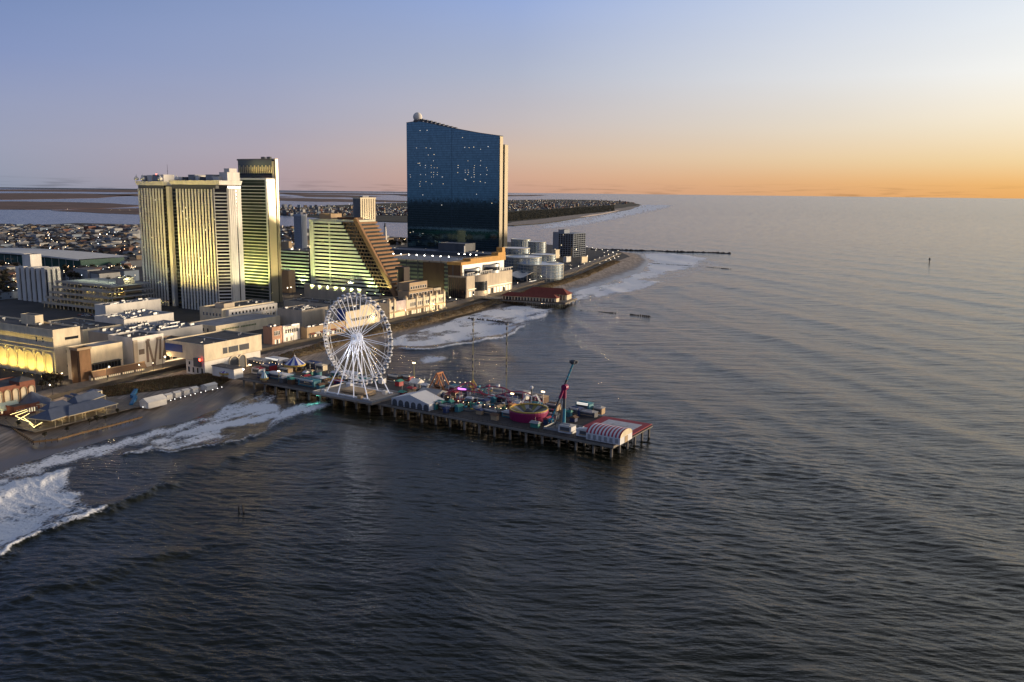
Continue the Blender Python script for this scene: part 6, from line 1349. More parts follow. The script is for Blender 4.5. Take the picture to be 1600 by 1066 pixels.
# pier strings of small bulbs
for k, (a_, b_, lb) in enumerate((((397,574),(455,577),'string of bulbs over the midway'),((640,598),(735,607),'string of bulbs along the far rail by the swing ride'),((700,632),(800,650),'string of bulbs along the near midway'))):
    A = pw(*pl(*a_)); Bq = pw(*pl(*b_)); t = thing('bulb_string', lb, 'string lights', A); d = Bq-A; cb = MB()
    for i in range(12): cb.bar(d*(i/12)+Vector((0,0,4.2-1.2*math.sin(math.pi*((i*2) % 12)/12))), d*((i+1)/12)+Vector((0,0,4.2-1.2*math.sin(math.pi*(((i+1)*2) % 12)/12))), .04)
    part('cable', cb, m_dmetal, t)
    for f in (0, .5, 1): part('post', MB().bar(d*f, d*f+Vector((0,0,4.3)), .1), m_dmetal, t)
    for i in range(13): part('bulb', MB().lathe([(0,-.2),(.2,0),(0,.2)], 6), m_bulbw, t, d*(i/12)+Vector((0,0,4.0-1.2*math.sin(math.pi*((i*2) % 12)/12))))

# ------------------------------------------------------------------ on the beach
def world_thing(name, label, cat, px, py, z, rz=-R(AL), group=None): return thing(name, label, cat, G(px, py, z), rz, group)
def local_pts(c, pts, z, al=AL):
    u, v = uv(al); return [((G(*p, z)-c).dot(v), (G(*p, z)-c).dot(u)) for p in pts]
m_slate = mat('slate_blue_roof', (.095,.115,.17), .6, .2, .4); m_trim = mat('cream_trim', (.60,.52,.36), .7, .1, .3)
def beach_bar():
    c = G(110, 655, 3); t = thing('beach_bar', 'beach bar under hipped slate blue roofs with dormers and cream trim', 'beach bar', c, -R(AL)); u, v = uv()
    def hip(px0, px1, z0, z1, W, nm='roof', inset=.8):
        p0 = G(*px0, 3)-c; p1 = G(*px1, 3)-c; a = Vector((p0.dot(v), p0.dot(u), 0)); b = Vector((p1.dot(v), p1.dot(u), 0)); d = (b-a).normalized(); n = Vector((-d.y, d.x, 0)); w = W/2
        q = [a-n*w, b-n*w, b+n*w, a+n*w]; r0, r1 = a+d*w*inset, b-d*w*inset
        mb = MB().add([(*p[:2], z0) for p in q]+[(r0.x, r0.y, z1), (r1.x, r1.y, z1)], [(0,1,5,4),(1,2,5),(2,3,4,5),(3,0,4),(3,2,1,0)]); o = part(nm, mb, m_slate, t)
        for i in range(4): part('fascia', MB().bar((*q[i][:2], z0), (*q[(i+1) % 4][:2], z0), .2), m_trim, t)
        for i in range(14):
            for e in (0, 2):
                f = (i+.5)/14; s0 = q[e].lerp(q[e+1], f); part('post', MB().bar((s0.x, s0.y, 0), (s0.x, s0.y, z0), .12), m_trim, t) if i % 3 == 1 else None
        return a, b, n, d
    hip((62,668),(112,652), 4.0, 7.6, 15); hip((95,660),(172,640), 4.0, 7.4, 13); A = hip((70,660),(110,650), 6.2, 9.4, 8, inset=.9); hip((112,650),(155,634), 6.0, 9.6, 9, inset=.8)
    p = G(52, 640, 3)-c; pc = (p.dot(v), p.dot(u), 0); part('pavilion_roof', MB().lathe([(9,4.4),(4.5,7.2),(0,10)], 10, pc), m_slate, t); part('fascia', MB().lathe([(9.05,4.2),(9.2,4.2),(9.2,4.6),(9.05,4.6)], 10, pc, cap=False), m_trim, t)
    for k in range(10): a = k*.628; part('post', MB().bar((pc[0]+8.5*math.cos(a), pc[1]+8.5*math.sin(a), 0), (pc[0]+8.5*math.cos(a), pc[1]+8.5*math.sin(a), 4.4), .12), m_trim, t)
    for px, py, w in ((80,650,5),(110,640,1.8),(119,637,1.8),(150,630,6)):
        p = G(px, py+4, 3)-c; x, y = p.dot(v), p.dot(u); q = part('dormer', MB().box(x-.6, x+2, y-w/2, y+w/2, 6, 8.2).prism([(x-3,y-w/2-.3),(x+2.4,y-w/2-.3),(x+2.4,y+w/2+.3),(x-3,y+w/2+.3)], 8.2, 9.0, 1, [(x-3,y-.2),(x+1.6,y-.2),(x+1.6,y+.2),(x-3,y+.2)]), [m_trim, m_slate], t)
        for k in range(max(1, int(w/1.8))): part('pane', MB().box(x+2.0, x+2.06, y-w/2+.4+k*1.8, y-w/2+1.5+k*1.8, 6.7, 7.8), m_glass, q)
    part('floor', MB().box(-34, 8, -24, 40, -.05, .25), m_plank, t); bpart('bar_core', m_tan, t, -16, -4, -8, 22, .25, 4.0)
    for k in range(9): bpart('table', m_tan, t, -2, -.8, -16+k*5, -15+k*5, .9, 1.0)
    for k in range(4):
        ld = bpy.data.lights.new('bar_lamp', 'POINT'); ld.energy = 420; ld.color = (1,.72,.3); ld.shadow_soft_size = .4; o = bpy.data.objects.new('bar_lamp', ld); COL.objects.link(o); o.parent = t; o.location = (-1, -16+k*12, 3.2)
        part('lantern', MB().lathe([(0,-.3),(.3,0),(0,.3)], 6), m_bulbw, t, (-1, -16+k*12, 3.4))
    m_rope = mat('rope_light', (.8,.65,.3), .5, 0, emit=(1,.80,.32), estr=4.0)
    for (ax, ay), (bx_, by_) in (((3,634),(28,630)),((5,636),(30,634)),((14,628),(30,626)),((16,648),(42,640)),((24,650),(44,642)),((28,656),(46,646)),((24,650),(36,656)),((36,656),(48,660)),((36,652),(52,664)),((46,662),(54,668)),((52,668),(66,660))):
        a_ = G(ax, ay, 6)-c; b_ = G(bx_, by_, 6.5)-c; part('rope_light', MB().bar((a_.dot(v), a_.dot(u), a_.z), (b_.dot(v), b_.dot(u), b_.z), .09), m_rope, t)
beach_bar()
def timber_edge(pts, label, h=1.3):
    c = G(*pts[0], 2.2); t = thing('timber_bulkhead', label, 'bulkhead', c); W_ = [G(*p, 2.2)-c for p in pts]
    for a, b in zip(W_, W_[1:]):
        n = max(2, int((b-a).length/2.4)); d = (b-a)/n; nn = Vector((d.y, -d.x, 0)).normalized()
        for i in range(n): p = a+d*i; part('board', MB().bar(p+Vector((0,0,.4)), p+d*.985+Vector((0,0,.4)), .55, 4), mat('amber_timber', (.22,.13,.06), .8, .3, .4), t); part('post', MB().bar(p+Vector((0,0,-1)), p+Vector((0,0,h)), .2), m_rail, t)
timber_edge([(52,692),(90,688),(130,677),(175,666),(222,653)], 'long low timber bulkhead on the sand below the beach bar'); timber_edge([(52,692),(28,676),(8,660)], 'short timber bulkhead running inland left of the beach bar')
gt = lambda px, py, L, W, h, rg, lb, grp=None: gable_tent(0, 0, L, W, h, rg, lb, 'tent', 'y', m_white, grp, th=thing('tent', lb, 'tent', G(px, py, 2.6), -R(AL), grp))
gt(240, 634, 7, 12, 3.2, 2.2, 'largest white tent on the sand, beside the blue mat')
for k in range(4): gt(262+k*13.5, 624-k*3.6, 3.8, 3.9, 2.8, .7, ('first of four small white beach tents, next to the largest tent','second of four small white beach tents from the left','third of four small white beach tents from the left','last of four small white beach tents, nearest the pier')[k], 'small white beach tents')
gt(327, 608, 5, 8, 2.6, 1.0, 'lone white beach tent closest to the pier')
mt = world_thing('beach_mat', 'bright blue access mat zigzagging down the dune', 'mat', 208, 625, 3); q = local_pts(G(208, 625, 3), [(213,611),(206,620),(212,622),(205,634)], 3); mb = MB()
for (a, b), (c2, d2) in zip(q, q[1:]): mb.bar((a, b, .5), (c2, d2, .25), 1.3, 4)
part('mat_strip', mb, mat('blue_mat', (.03,.16,.33), .7, .1, .4), mt)
for k in range(16):
    px = 225+k*8.2+random.uniform(-2, 2); py = 640-k*2.1; t = world_thing('beach_lamp', 'small white lamp post on the sand beside the tents', 'lamp', px, py, 2.2, 0, 'lamps along the beach tents'); part('post', MB().bar((0,0,-.5), (0,0,1.3), .08), m_metal, t); part('bulb', MB().lathe([(0,-.25),(.28,0),(0,.25)], 6), mat('soft_bulb', (.8,.8,.8), .4, 0, emit=(1,.95,.85), estr=4), t, (0,0,1.4))
# brick arcade with shops at the left edge
s = site('brick_arcade', 'red brick arcade with a row of cream arches at the lower left', 'arcade', (-60,664), 3, 58, -90, 620); t = s.t; H = s.H; Ls = s.Ls
block(t, -20, 0, 0, Ls, 0, H, m_brick, m_roof, .8); n = 9
for i in range(n): part('arch_panel', arch_panel(Ls/n*.7, H*.55, .06), m_cream, t, (0, (i+.5)*Ls/n, H*.36), math.pi/2); part('arch_surround', arch_frame(Ls/n*.7, H*.55, .3, .5), m_tan, t, (0, (i+.5)*Ls/n, H*.36), math.pi/2)
block(t, -9, 9, Ls*.55, Ls-4, 0, H*.36, m_brick, m_roof, .5, 'shop_wing'); bpart('cornice', m_tan, t, -.2, 1, 0, Ls, H*.3, H*.34); windows(t, 'E', 2, Ls*.54, .5, H*.28, 12, 1, .5, .6, 0, lit=.5); windows(t, 'E', Ls*.57, Ls-5, .5, H*.3, 9, 1, .5, .6, 9, lit=.3)
part('roof_turret', MB().box(-8, 1.2, Ls-9, Ls-1, H, H+2), m_brick, t); part('turret_roof', MB().prism([(-8.6,Ls-9.6),(1.8,Ls-9.6),(1.8,Ls-.4),(-8.6,Ls-.4)], H+2, H+4, 0, [(-3.6,Ls-5.2),(-3.2,Ls-5.2),(-3.2,Ls-4.8),(-3.6,Ls-4.8)]), m_roof, t)
for i in range(5): flood(s.c+s.v*8+s.u*(Ls*(.3+.15*i))+Vector((0,0,.6)), s.c+s.u*(Ls*(.3+.15*i))+Vector((0,0,H*.6)), 1500, (1,.72,.3), 110, 'amber uplight before the brick arcade', .3, 'brick arcade uplights', .8)
t = world_thing('white_canopy', 'pale rounded canopy over the boardwalk shops at the lower left', 'canopy', 24, 644, 3); part('vault', MB().lathe([(4.5,0),(4.5,13)], 14, (0,0,0), 0, 0, math.pi), mat('pale_green_canvas', (.5,.58,.48), .7, .1, .3), t, (0,0,3)).rotation_euler = (math.pi/2, 0, 0)
for x in (-4.4, 4.4):
    for y in (-12, -6, -1): part('post', MB().bar((x, y, 0), (x, y, 3.1), .12), m_metal, t)
# second, smaller pier with red roofed halls
def red_pier():
    c = G(872,474,5); u, v = uv(20); t = thing('pavilion_pier', 'small pier with long red roofed pavilions and a pale walkway', 'pier', (c.x, c.y, 0), -R(20)); cc = Vector((c.x, c.y, 0))
    def lp(px, py, z=5): p = G(px, py, z)-cc; return p.dot(v), p.dot(u)
    x1, y1 = lp(897, 470); x0, y0 = lp(800, 468); n = [lp(*p) for p in ((796,466),(872,477),(899,469),(840,456))]
    X0, X1 = -68, 8; Y0, Y1 = 0, 46
    part('deck', MB().box(X0, X1, Y0, Y1, 4.0, 5.0), m_conc, t); pil = MB().lathe([(.5,-3),(.5,4)], 6).mesh('pile', m_dark)
    for i in range(11):
        for j in range(4): link('pile', pil, t, (X0+2+i*(X1-X0-4)/10, Y0+1+j*(Y1-Y0-2)/3, 0))
    m_rr = mat('red_tile_roof', (.20,.045,.030), .8, .25, .3)
    def hall(xa, xb, ya, yb, h, rg, lbl):
        q = part('hall_wall', MB().box(xa, xb, ya, yb, 5, 5+h), m_cream, t); w = (yb-ya)/2; o = 1.2
        part('hip_roof', MB().add([(xa-o,ya-o,5+h),(xb+o,ya-o,5+h),(xb+o,yb+o,5+h),(xa-o,yb+o,5+h),(xa+w*.8,(ya+yb)/2,5+h+rg),(xb-w*.8,(ya+yb)/2,5+h+rg)], [(0,1,5,4),(1,2,5),(2,3,4,5),(3,0,4)]), m_rr, q)
        k = int((xb-xa)/3.4)
        for i in range(k): part('bay', MB().box(xa+1+i*(xb-xa-2)/k, xa+1+(i+.62)*(xb-xa-2)/k, ya-.12, ya+.02, 5.6, 5+h-.6), m_glass if i % 3 else m_brown, q)
    hall(-64, -3, 3, 14, 4.6, 3.6, ''); hall(-46, 3, 22, 40, 6.5, 6.0, '')
    part('rail', MB().box(X0, X1, Y0+.1, Y0+.2, 5, 6.1).box(X1-.2, X1-.1, Y0+.2, Y1, 5, 6.1), m_rail, t)
    part('walkway', MB().box(-110, X0-.01, 8, 26, 4.0, 5.0), m_conc, t)
red_pier()
# rock jetty, groynes, posts, channel marker
def jetty():
    a = G(905,389.5); b = G(1142,396.5); t = thing('rock_jetty', 'long dark rock jetty reaching into the inlet', 'jetty', a); d = b-a; L = d.length; d = d/L; n = Vector((d.y, -d.x, 0)); r = random.Random(2)
    rocks = []
    for k in range(5):
        bm = bmesh.new(); bmesh.ops.create_icosphere(bm, subdivisions=1, radius=1)
        for v_ in bm.verts: v_.co *= r.uniform(.7, 1.2)
        me = bpy.data.meshes.new('rock'); bm.to_mesh(me); bm.free(); me.materials.append(mat('jetty_rock', (.06,.055,.052), .9, .4, .5)); rocks.append(me)
    m_ = 150
    for i in range(m_):
        p = d*(L*i/m_)+n*r.uniform(-2.5, 2.5); s_ = r.uniform(2.2, 3.8); o = link('rock', rocks[i % 5], t, (p.x, p.y, r.uniform(-.4, 1.2)), r.random()*6, (s_, s_*r.uniform(.7, 1.1), s_*.75))
    part('core', MB().bar(Vector((0,0,-.6)), d*L+Vector((0,0,-.6)), 2.6, 4), MATS['jetty_rock'], t)
jetty()
def groyne(pts, n, label, sk=.25, z=1.3, seed=1):
    r = random.Random(seed); W_ = [G(*p) for p in pts]; t = thing('timber_groyne', label, 'groyne', W_[0]); me = MB().lathe([(.45,-2.5),(.42,1.0),(.3,1.1)], 6).mesh('groyne_post', m_dark)
    for a, b in zip(W_, W_[1:]):
        for i in range(n):
            if r.random() < sk: continue
            p = a.lerp(b, i/n)-W_[0]; link('post', me, t, (p.x, p.y, 0), 0, (1.4, 1.4, z*r.uniform(.6, 1.1)))
        d = b-a
        for i in range(int(n/2)):
            if r.random() < .35: continue
            q0, q1 = a+d*(2*i/n)-W_[0], a+d*((2*i+1.8)/n)-W_[0]; part('plank', MB().bar(q0+Vector((0,0,.3)), q1+Vector((0,0,.3)), .5, 4), m_dark, t)
groyne([(731,498),(770,502),(805,507)], 18, 'dark timber groyne in the foam behind the slingshot masts', .3, 1.4, 1); groyne([(908,486),(965,490)], 16, 'dark timber groyne in open water, nearer the red pavilion pier', .3, 1.0, 2); groyne([(985,492),(1017,495)], 10, 'short dark groyne stub standing farther out in the water', .1, 1.2, 3); groyne([(1020,412),(1080,416),(1145,421)], 22, 'dark groyne in the surf below the rock jetty', .2, 1.2, 4); groyne([(425,603),(470,611)], 9, 'half sunk black groyne in the surf under the pier', .2, .8, 6)
t = thing('water_posts', 'pair of dark posts standing in the open water', 'posts', G(377,801)); part('post', MB().lathe([(.28,-2),(.25,2.4),(.1,2.5)], 6), m_dark, t, (-.9,0,0)); part('post', MB().lathe([(.28,-2),(.25,2.9),(.1,3.0)], 6), m_dark, t, (.7,.3,0))
t = thing('channel_marker', 'small dark channel marker far out on the sea', 'marker', G(1452,411)); part('pile', MB().lathe([(.7,-2),(.7,5)], 8), m_dark, t); part('platform', MB().lathe([(2,5),(2,5.6),(0,5.6)], 8), m_dark, t); part('day_board', MB().box(-1.4,1.4,-.2,.2,5.6,8.6), m_dmetal, t); part('lantern', MB().lathe([(.5,8.6),(.5,9.6),(0,10.2)], 6), m_dmetal, t)
# ------------------------------------------------------------------ town: houses, trees, lamps
def inpx(p, poly): return bool(inside(np.array([p[0]]), np.array([p[1]]), poly)[0])
WALLS = [mat('house_white', (.36,.36,.36), .85, .15, .2), mat('house_grey', (.17,.18,.20), .85, .15, .2), mat('house_tan', (.22,.17,.12), .85, .15, .2), mat('house_brick', (.20,.10,.075), .85, .15, .2), mat('house_blue', (.20,.25,.32), .85, .15, .2)]
ROOFS = [mat('shingle_dark', (.055,.052,.055), .9, .3, .3), mat('shingle_brown', (.10,.07,.055), .9, .3, .3), mat('shingle_grey', (.15,.15,.16), .9, .3, .3), mat('shingle_pale', (.30,.30,.31), .9, .3, .3)]
def house_meshes(flat):
    w = MB().box(-.5,.5,-.5,.5,0,1).mesh('wall', None) if False else None
hw = {}; hr = {}
for i, m in enumerate(WALLS): hw[i] = MB().box(-.5,.5,-.5,.5,0,1).mesh('house_wall', m)
for i, m in enumerate(ROOFS):
    hr[i, 0] = MB().add([(-.55,-.55,0),(.55,-.55,0),(.55,.55,0),(-.55,.55,0),(-.55,0,1),(.55,0,1)], [(0,1,5,4),(2,3,4,5),(1,2,5),(3,0,4)]).mesh('gable_roof', m)
    hr[i, 1] = MB().add([(-.55,-.55,0),(.55,-.55,0),(.55,.55,0),(-.55,.55,0),(-.2,0,1),(.2,0,1)], [(0,1,5,4),(2,3,4,5),(1,2,5),(3,0,4)]).mesh('hip_roof', m)
    hr[i, 2] = MB().box(-.52,.52,-.52,.52,0,.35).mesh('flat_roof', m)
wpane = MB().box(0,1,-.06,.02,0,1).mesh('house_window', m_glass); wlit = MB().box(0,1,-.06,.02,0,1).mesh('house_window', m_lit)
rt = random.Random(21)
reg_left = [(-15,356),(60,356),(215,356),(219,400),(212,440),(140,440),(125,398),(-15,398)]
reg_l2 = [(-15,412),(28,418),(28,470),(-15,470)]; reg_mid = [(441,357),(470,361),(486,392),(480,405),(441,402)]; reg_r = [(592,376),(634,378),(634,384),(592,382)]; reg_m2 = [(100,424),(214,424),(214,446),(100,440)]
REG = [reg_left, reg_l2, reg_mid, reg_r, reg_m2]
cand = []
for i in range(-40, 60):
    for j in range(-20, 130):
        c = Vector((-600, 1500, 3))+V*(j*17+(i % 3)*4-900+rt.uniform(-2, 2))+U*(i*34+(j % 2)*13+rt.uniform(-2, 2))
        if c.y < 600: continue
        p = P(c)
        if any(inpx(p, r) for r in REG): cand.append((c.length, c, p))
cand.sort(key=lambda q: q[0])
PLACE = lambda p: ('left of the arena' if p[0] < 40 and p[1] > 400 else 'far left behind the arena' if p[0] < 70 else 'behind the arena' if p[0] < 150 else 'left of the ribbed tower' if p[0] < 230 else 'right of the glass hotel tower' if p[0] < 500 else 'by the lighthouse')
CN = ['white','grey','tan','brick red','pale blue']; RN = ['dark','brown','grey','pale']; KN = ['gable','hipped','flat']
nh = 0; far = []
for L, c, p in cand:
    if rt.random() < .22: continue
    big = rt.random() < .16
    w, d = (rt.uniform(16, 30), rt.uniform(14, 24)) if big else (rt.uniform(8, 11), rt.uniform(11, 15)); h = rt.uniform(7, 14) if big else rt.uniform(5.5, 9)
    wi, ri = rt.choices(range(5), (4,3,3,2,1.5))[0], rt.choices(range(4), (4,2,3,1.6))[0]; k = 2 if big else rt.choice((0, 0, 1)); rz = -R(AL)+rt.choice((0, math.pi/2))
    if nh < 300:
        t = thing('house', '%s %s with a %s %s roof, %s' % (CN[wi], 'block' if big else 'house', RN[ri], KN[k], PLACE(p)), 'house', c, rz, 'houses of the town behind the hotels')
        link('wall', hw[wi], t, (0,0,0), 0, (w, d, h)); link('roof', hr[ri, k], t, (0,0,h), 0, (w, d, 1.0 if big else rt.uniform(2.5, 4)))
        for q in range(3 if nh < 120 else 1):
            for sx, an in ((0, 0), (1, math.pi/2), (2, math.pi), (3, -math.pi/2)):
                if rt.random() < .55: continue
                me = wlit if rt.random() < .10 else wpane; z = 1.2 if q % 2 == 0 else min(h-2, 4.2)
                lo = ((-w*.3+q*w*.2, -d/2), (w/2, -d*.3+q*d*.2), (w*.3-q*w*.2, d/2), (-w/2, d*.3-q*d*.2))[sx]
                link('window', me, t, (lo[0], lo[1], z), an, (1.5, 1, 1.5))
        nh += 1
    else: far.append((c, w, d, h, wi, ri, k, rz))
def joined(lst, name, label, hs=1.0):
    mb = MB(); tri = [[(-.55,-.55,0),(.55,-.55,0),(.55,.55,0),(-.55,.55,0),(-.55,0,1),(.55,0,1)], [(0,1,5,4),(2,3,4,5),(1,2,5),(3,0,4)]]
    for c, w, d, h, wi, ri, k, rz in lst:
        cs, sn = math.cos(rz), math.sin(rz); T = lambda x, y, z: (c.x+x*cs-y*sn, c.y+x*sn+y*cs, c.z+z)
        b = MB().box(-w/2,w/2,-d/2,d/2,0,h*hs); mb.add([T(*q) for q in b.v], b.f, wi)
        if k == 2: continue
        mb.add([T(x*w, y*d, h*hs+z*3.2) for x, y, z in tri[0]], tri[1], 5+ri)
    o = link(name, mb.mesh(name, WALLS+ROOFS)); stuff(o); tag(o, label, 'houses'); return o
joined(far, 'far_houses', 'mass of distant small houses of the town toward the bay')
lst = []
for i in range(1900):
    px = rt.uniform(425, 992); f = rt.random()
    bands = (325, 337) if px < 640 else (313.5, 336-(px-640)*.028 if px < 800 else 331-(px-800)*.068)
    if px > 790: bands = (313.2, 330.5-(px-800)*.065)
    py = bands[0]+(bands[1]-bands[0])*f
    if bands[1] <= bands[0]: continue
    c = G(px, py, 2.0)
    if not inpx((px, py), brig): continue
    lst.append((c, rt.uniform(9, 20), rt.uniform(9, 20), rt.uniform(4, 10) if rt.random() < .95 else rt.uniform(16, 28), rt.choices(range(5), (1.5,4,3,3,1.5))[0], rt.randrange(4), rt.choice((0, 2)), rt.random()*3))
joined(lst, 'far_town', 'dense distant town of small houses on the barrier island')
# trees
def tree_mesh(seed, n=170):
    r = random.Random(seed); mb = MB(); lobes = [(Vector((r.uniform(-.9, .9), r.uniform(-.9, .9), r.uniform(2.4, 4.6))), r.uniform(.8, 1.4)) for _ in range(7)]
    for _ in range(n):
        c, rad = r.choice(lobes); d = Vector((r.gauss(0, 1), r.gauss(0, 1), r.gauss(0, 1))).normalized(); p = c+d*rad*r.uniform(.55, 1.1); s_ = r.uniform(.3, .6)
        a = Vector((r.uniform(-1, 1), r.uniform(-1, 1), r.uniform(-1, 1))).normalized()*s_; b = a.cross(d).normalized()*s_*.7 if a.cross(d).length > .01 else Vector((0, s_, 0))
        mb.add([p-a, p+b, p+a, p-b], [(0,1,2,3)], r.randrange(2))
    return mb
m_lf = [mat('leaf_dark', (.030,.032,.018), .9, .3, .5), mat('leaf_brown', (.055,.040,.022), .9, .3, .5)]; m_bark = mat('bark', (.05,.04,.03), .9, .2, 1)
crowns = [tree_mesh(k).mesh('crown', m_lf) for k in range(4)]; trunk = MB().bar((0,0,0), (0,0,2.6), .22, 6, 0, .13).bar((0,0,1.7), (.7,.2,3.2), .1, 5, 0, .05).bar((0,0,1.9), (-.6,.4,3.4), .1, 5, 0, .05).mesh('trunk', m_bark)
def tree(c, s_, label, group, k):
    t = thing('tree', label, 'tree', c, k*1.3, group); link('trunk', trunk, t, (0,0,0), 0, (s_, s_, s_)); link('crown', crowns[k % 4], t, (0,0,0), 0, (s_, s_, s_*.9))
n = 0
for k in range(2600):
    r_ = rt.choice(REG); xs = [q[0] for q in r_]; ys = [q[1] for q in r_]; px, py = rt.uniform(min(xs), max(xs)), rt.uniform(min(ys), max(ys))
    if not inpx((px, py), r_): continue
    tree(G(px, py, 3), rt.uniform(1.4, 2.6), 'dark bushy tree among the houses of the town', 'trees among the houses', k); n += 1
    if n >= 240: break
for k, (px, py, sc) in enumerate(((72,603,1.6),(80,606,1.8),(88,604,1.9),(95,603,1.5),(66,609,1.2),(84,611,1.3))): tree(G(px, py, 3), sc, ('dark evergreen tree right of the brick arcade, leftmost','dark evergreen tree right of the brick arcade','tallest dark tree between brick arcade and slatted tower','dark tree nearest the slatted corner tower','small dark shrub at the corner of the brick arcade','small dark shrub before the trees by the brick arcade')[k], 'trees by the brick arcade', k)
for k, (px, py, sc) in enumerate(((140,664,.7),(152,660,.8),(60,672,.7),(165,658,.6),(105,676,.6),(185,648,.7),(30,668,.8),(70,684,.6))): tree(G(px, py, 2.6), sc, 'low scrubby bush on the sand around the beach bar', 'bushes around the beach bar', k)
# island scrub: dark low wood along the barrier island
mb = MB()
for k in range(9000):
    px = rt.uniform(785, 960); f = rt.random(); lo = 331-(px-800)*.066; hi = 345.8-(px-800)*.10 if px > 800 else 345.8
    if hi <= lo: continue
    c = G(px, lo+(hi-lo)*f, 2); s_ = rt.uniform(3, 8); h = rt.uniform(1, 3.2); a = rt.random()*6.28
    mb.add([(c.x+s_*math.cos(a+q*2.1), c.y+s_*math.sin(a+q*2.1), 2) for q in range(3)]+[(c.x+rt.uniform(-1.5, 1.5), c.y+rt.uniform(-1.5, 1.5), 2+h)], [(0,1,3),(1,2,3),(2,0,3)])
o = link('island_wood', mb.mesh('island_wood', mat('island_wood_leaf', (.05,.042,.022), .95, .4, .02))); stuff(o); tag(o, 'low dark wood behind the beach of the barrier island', 'wood')
# town lights (far: one mass), boardwalk lamps (one by one)
mb = MB()
def tiny_lamp(c, r_, h, mi):
    mb.bar((c.x, c.y, c.z), (c.x, c.y, c.z+h), r_*.25, 3, 4); mb.lathe([(0,-r_),(r_,0),(0,r_)], 5, (c.x, c.y, c.z+h), mi)
for k in range(620):
    r_ = rt.choices(REG, (8,2,3,1,2))[0]; xs = [q[0] for q in r_]; ys = [q[1] for q in r_]; px, py = rt.uniform(min(xs), max(xs)), rt.uniform(min(ys), max(ys))
    if inpx((px, py), r_): c = G(px, py, 3); tiny_lamp(c, c.length/F*rt.uniform(.3, .62), 8, rt.choices((0,1,2,3), (5,4,2,.6))[0])
for k in range(700):
    px, py = rt.uniform(425, 985), rt.uniform(313, 340)
    if inpx((px, py), brig) and (px < 640 or py < 331-(px-800)*.066): c = G(px, py, 3); tiny_lamp(c, c.length/F*rt.uniform(.10, .24), 12, rt.choices((0,1,2,3), (5,4,2,.4))[0])
for k in range(60): px = rt.uniform(20, 470); py = rt.uniform(322, 332); c = G(px, py, 1); tiny_lamp(c, c.length/F*rt.uniform(.12, .22), 8, 0) if inpx((px, py), marsh_px[4][0]) else None
EM = [mat('town_lamp_%d' % i, (.5,.5,.5), .5, 0, emit=e, estr=st) for i, (e, st) in enumerate((((1,.80,.50),6),((1,.60,.28),5),((.85,.95,1),6),((.55,1,.75),3)))]
o = link('town_lights', mb.mesh('town_lights', EM+[m_dmetal])); stuff(o); tag(o, 'scattered lit street lamps of the distant town', 'street lamps')
lamp_p = MB().bar((0,0,0), (0,0,6.4), .13, 6, 0, .08).bar((0,0,6.2), (1.1,0,6.6), .07).mesh('lamp_post', m_dmetal); lamp_b = MB().lathe([(0,-.32),(.4,0),(0,.3)], 8).mesh('lamp_globe', mat('street_globe', (.8,.8,.8), .4, 0, emit=(1,.88,.66), estr=9))
def street_lamp(c, label, group, rz=0, s_=1.0, pw_=0):
    t = thing('street_lamp', label, 'street lamp', c, rz, group); link('post', lamp_p, t, (0,0,0), 0, (s_, s_, s_)); link('globe', lamp_b, t, (1.1*s_, 0, 6.35*s_), 0, (s_, s_, s_))
    if pw_:
        ld = bpy.data.lights.new('street_lamp_light', 'POINT'); ld.energy = pw_; ld.color = (1,.70,.36); ld.shadow_soft_size = .4
        o = bpy.data.objects.new('lamp', ld); COL.objects.link(o); o.parent = t; o.location = (1.1*s_, 0, 5.6*s_)
k = 0
for a, b in zip(bwl[1:], bwl[2:]):
    m_ = max(1, int((b-a).length/42))
    for i in range(m_):
        p = a.lerp(b, (i+.5)/m_); street_lamp((p.x, p.y, 4.6), 'lit street lamp on the seaward edge of the boardwalk', 'lamps along the boardwalk', math.pi, 1.0, 1300); k += 1
for i, (px, py) in enumerate(((916,391),(925,393),(933,395),(942,396.5),(950,398),(957,400.5),(962,403.5),(958,407),(952,411),(948,414),(955,413),(960,410),(965,408),(930,397),(944,401),(938,419))): street_lamp(G(px, py, 3), 'bright lamp on the curving promenade near the inlet', 'promenade lamps by the inlet', i, 1.2)
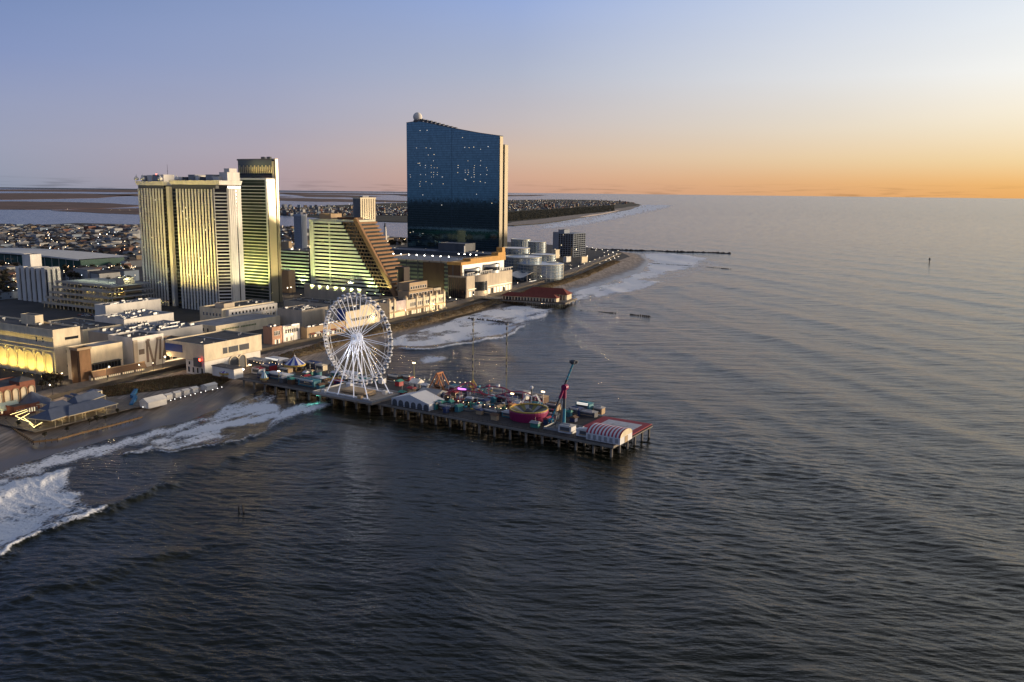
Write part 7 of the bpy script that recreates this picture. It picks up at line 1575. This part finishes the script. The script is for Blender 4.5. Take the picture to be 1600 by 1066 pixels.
for i, (px, py, lb) in enumerate(((255,580,'brightest street lamp, in front of the guitar front'),(168,598,'bright street lamp before the restaurant'),(240,583,'street lamp at the foot of the guitar necks'),(452,463,'pair of yard lamps beside the banded wing, left one'),(457,462,'pair of yard lamps beside the banded wing, right one'),(700,462,'left of two lamps at the corner of the slatted garage'),(706,461,'right of two lamps at the corner of the slatted garage'),(702,474,'lamp on the forecourt below the slatted garage'),(97,600,'small lamp under the dark trees'))): street_lamp(G(px, py, 3), lb, 'single street lamps', i, 1.5 if i in (0, 1, 3, 4, 5, 6) else 1.0, 2200)
# parked cars on the lots behind the boardwalk
cb = MB().add([(-2.2,-.85,.35),(2.2,-.85,.35),(2.2,.85,.35),(-2.2,.85,.35),(-2.15,-.82,.85),(2.1,-.82,.8),(2.1,.82,.8),(-2.15,.82,.85)], [(0,3,2,1),(4,5,6,7),(0,1,5,4),(1,2,6,5),(2,3,7,6),(3,0,4,7)])
cbm = [cb.mesh('body', mat('car_%s' % n_, c_, .35, 0)) for n_, c_ in (('white', (.6,.6,.6)), ('black', (.02,.02,.022)), ('silver', (.35,.36,.38)), ('red', (.25,.03,.03)), ('blue', (.04,.07,.18)))]
cg = MB().prism([(-1.7,-.78),(1.0,-.78),(1.0,.78),(-1.7,.78)], .84, 1.42, 0, [(-1.2,-.65),(.4,-.65),(.4,.65),(-1.2,.65)]).mesh('cabin', m_glass); cw = MB().bar((0,-.12,0), (0,.12,0), .33, 10).mesh('wheel', m_dmetal)
k = 0
for px, py, nx_, ny_, lb in ((712,472,8,3,'on the forecourt beside the slatted garage'),(150,496,10,2,'in the yard behind the casino block'),(40,402,6,2,'on the lot behind the arena'),(892,416,9,2,'on the lot near the inlet'),(180,436,10,3,'on the dark lot beside the stepped garage')):
    b0 = G(px, py, 3.1)
    for i in range(nx_):
        for j in range(ny_):
            if rt.random() < .35: continue
            ci = rt.randrange(5); t = thing('parked_car', '%s car parked %s' % (('white','black','silver','red','blue')[ci], lb), 'car', b0-V*(i*2.9)+U*(j*7), -R(AL)+math.pi/2, 'parked cars'); link('body', cbm[ci], t); link('cabin', cg, t)
            for wx_ in (-1.35, 1.35):
                for wy_ in (-.78, .78): link('wheel', cw, t, (wx_, wy_, .34))
            k += 1
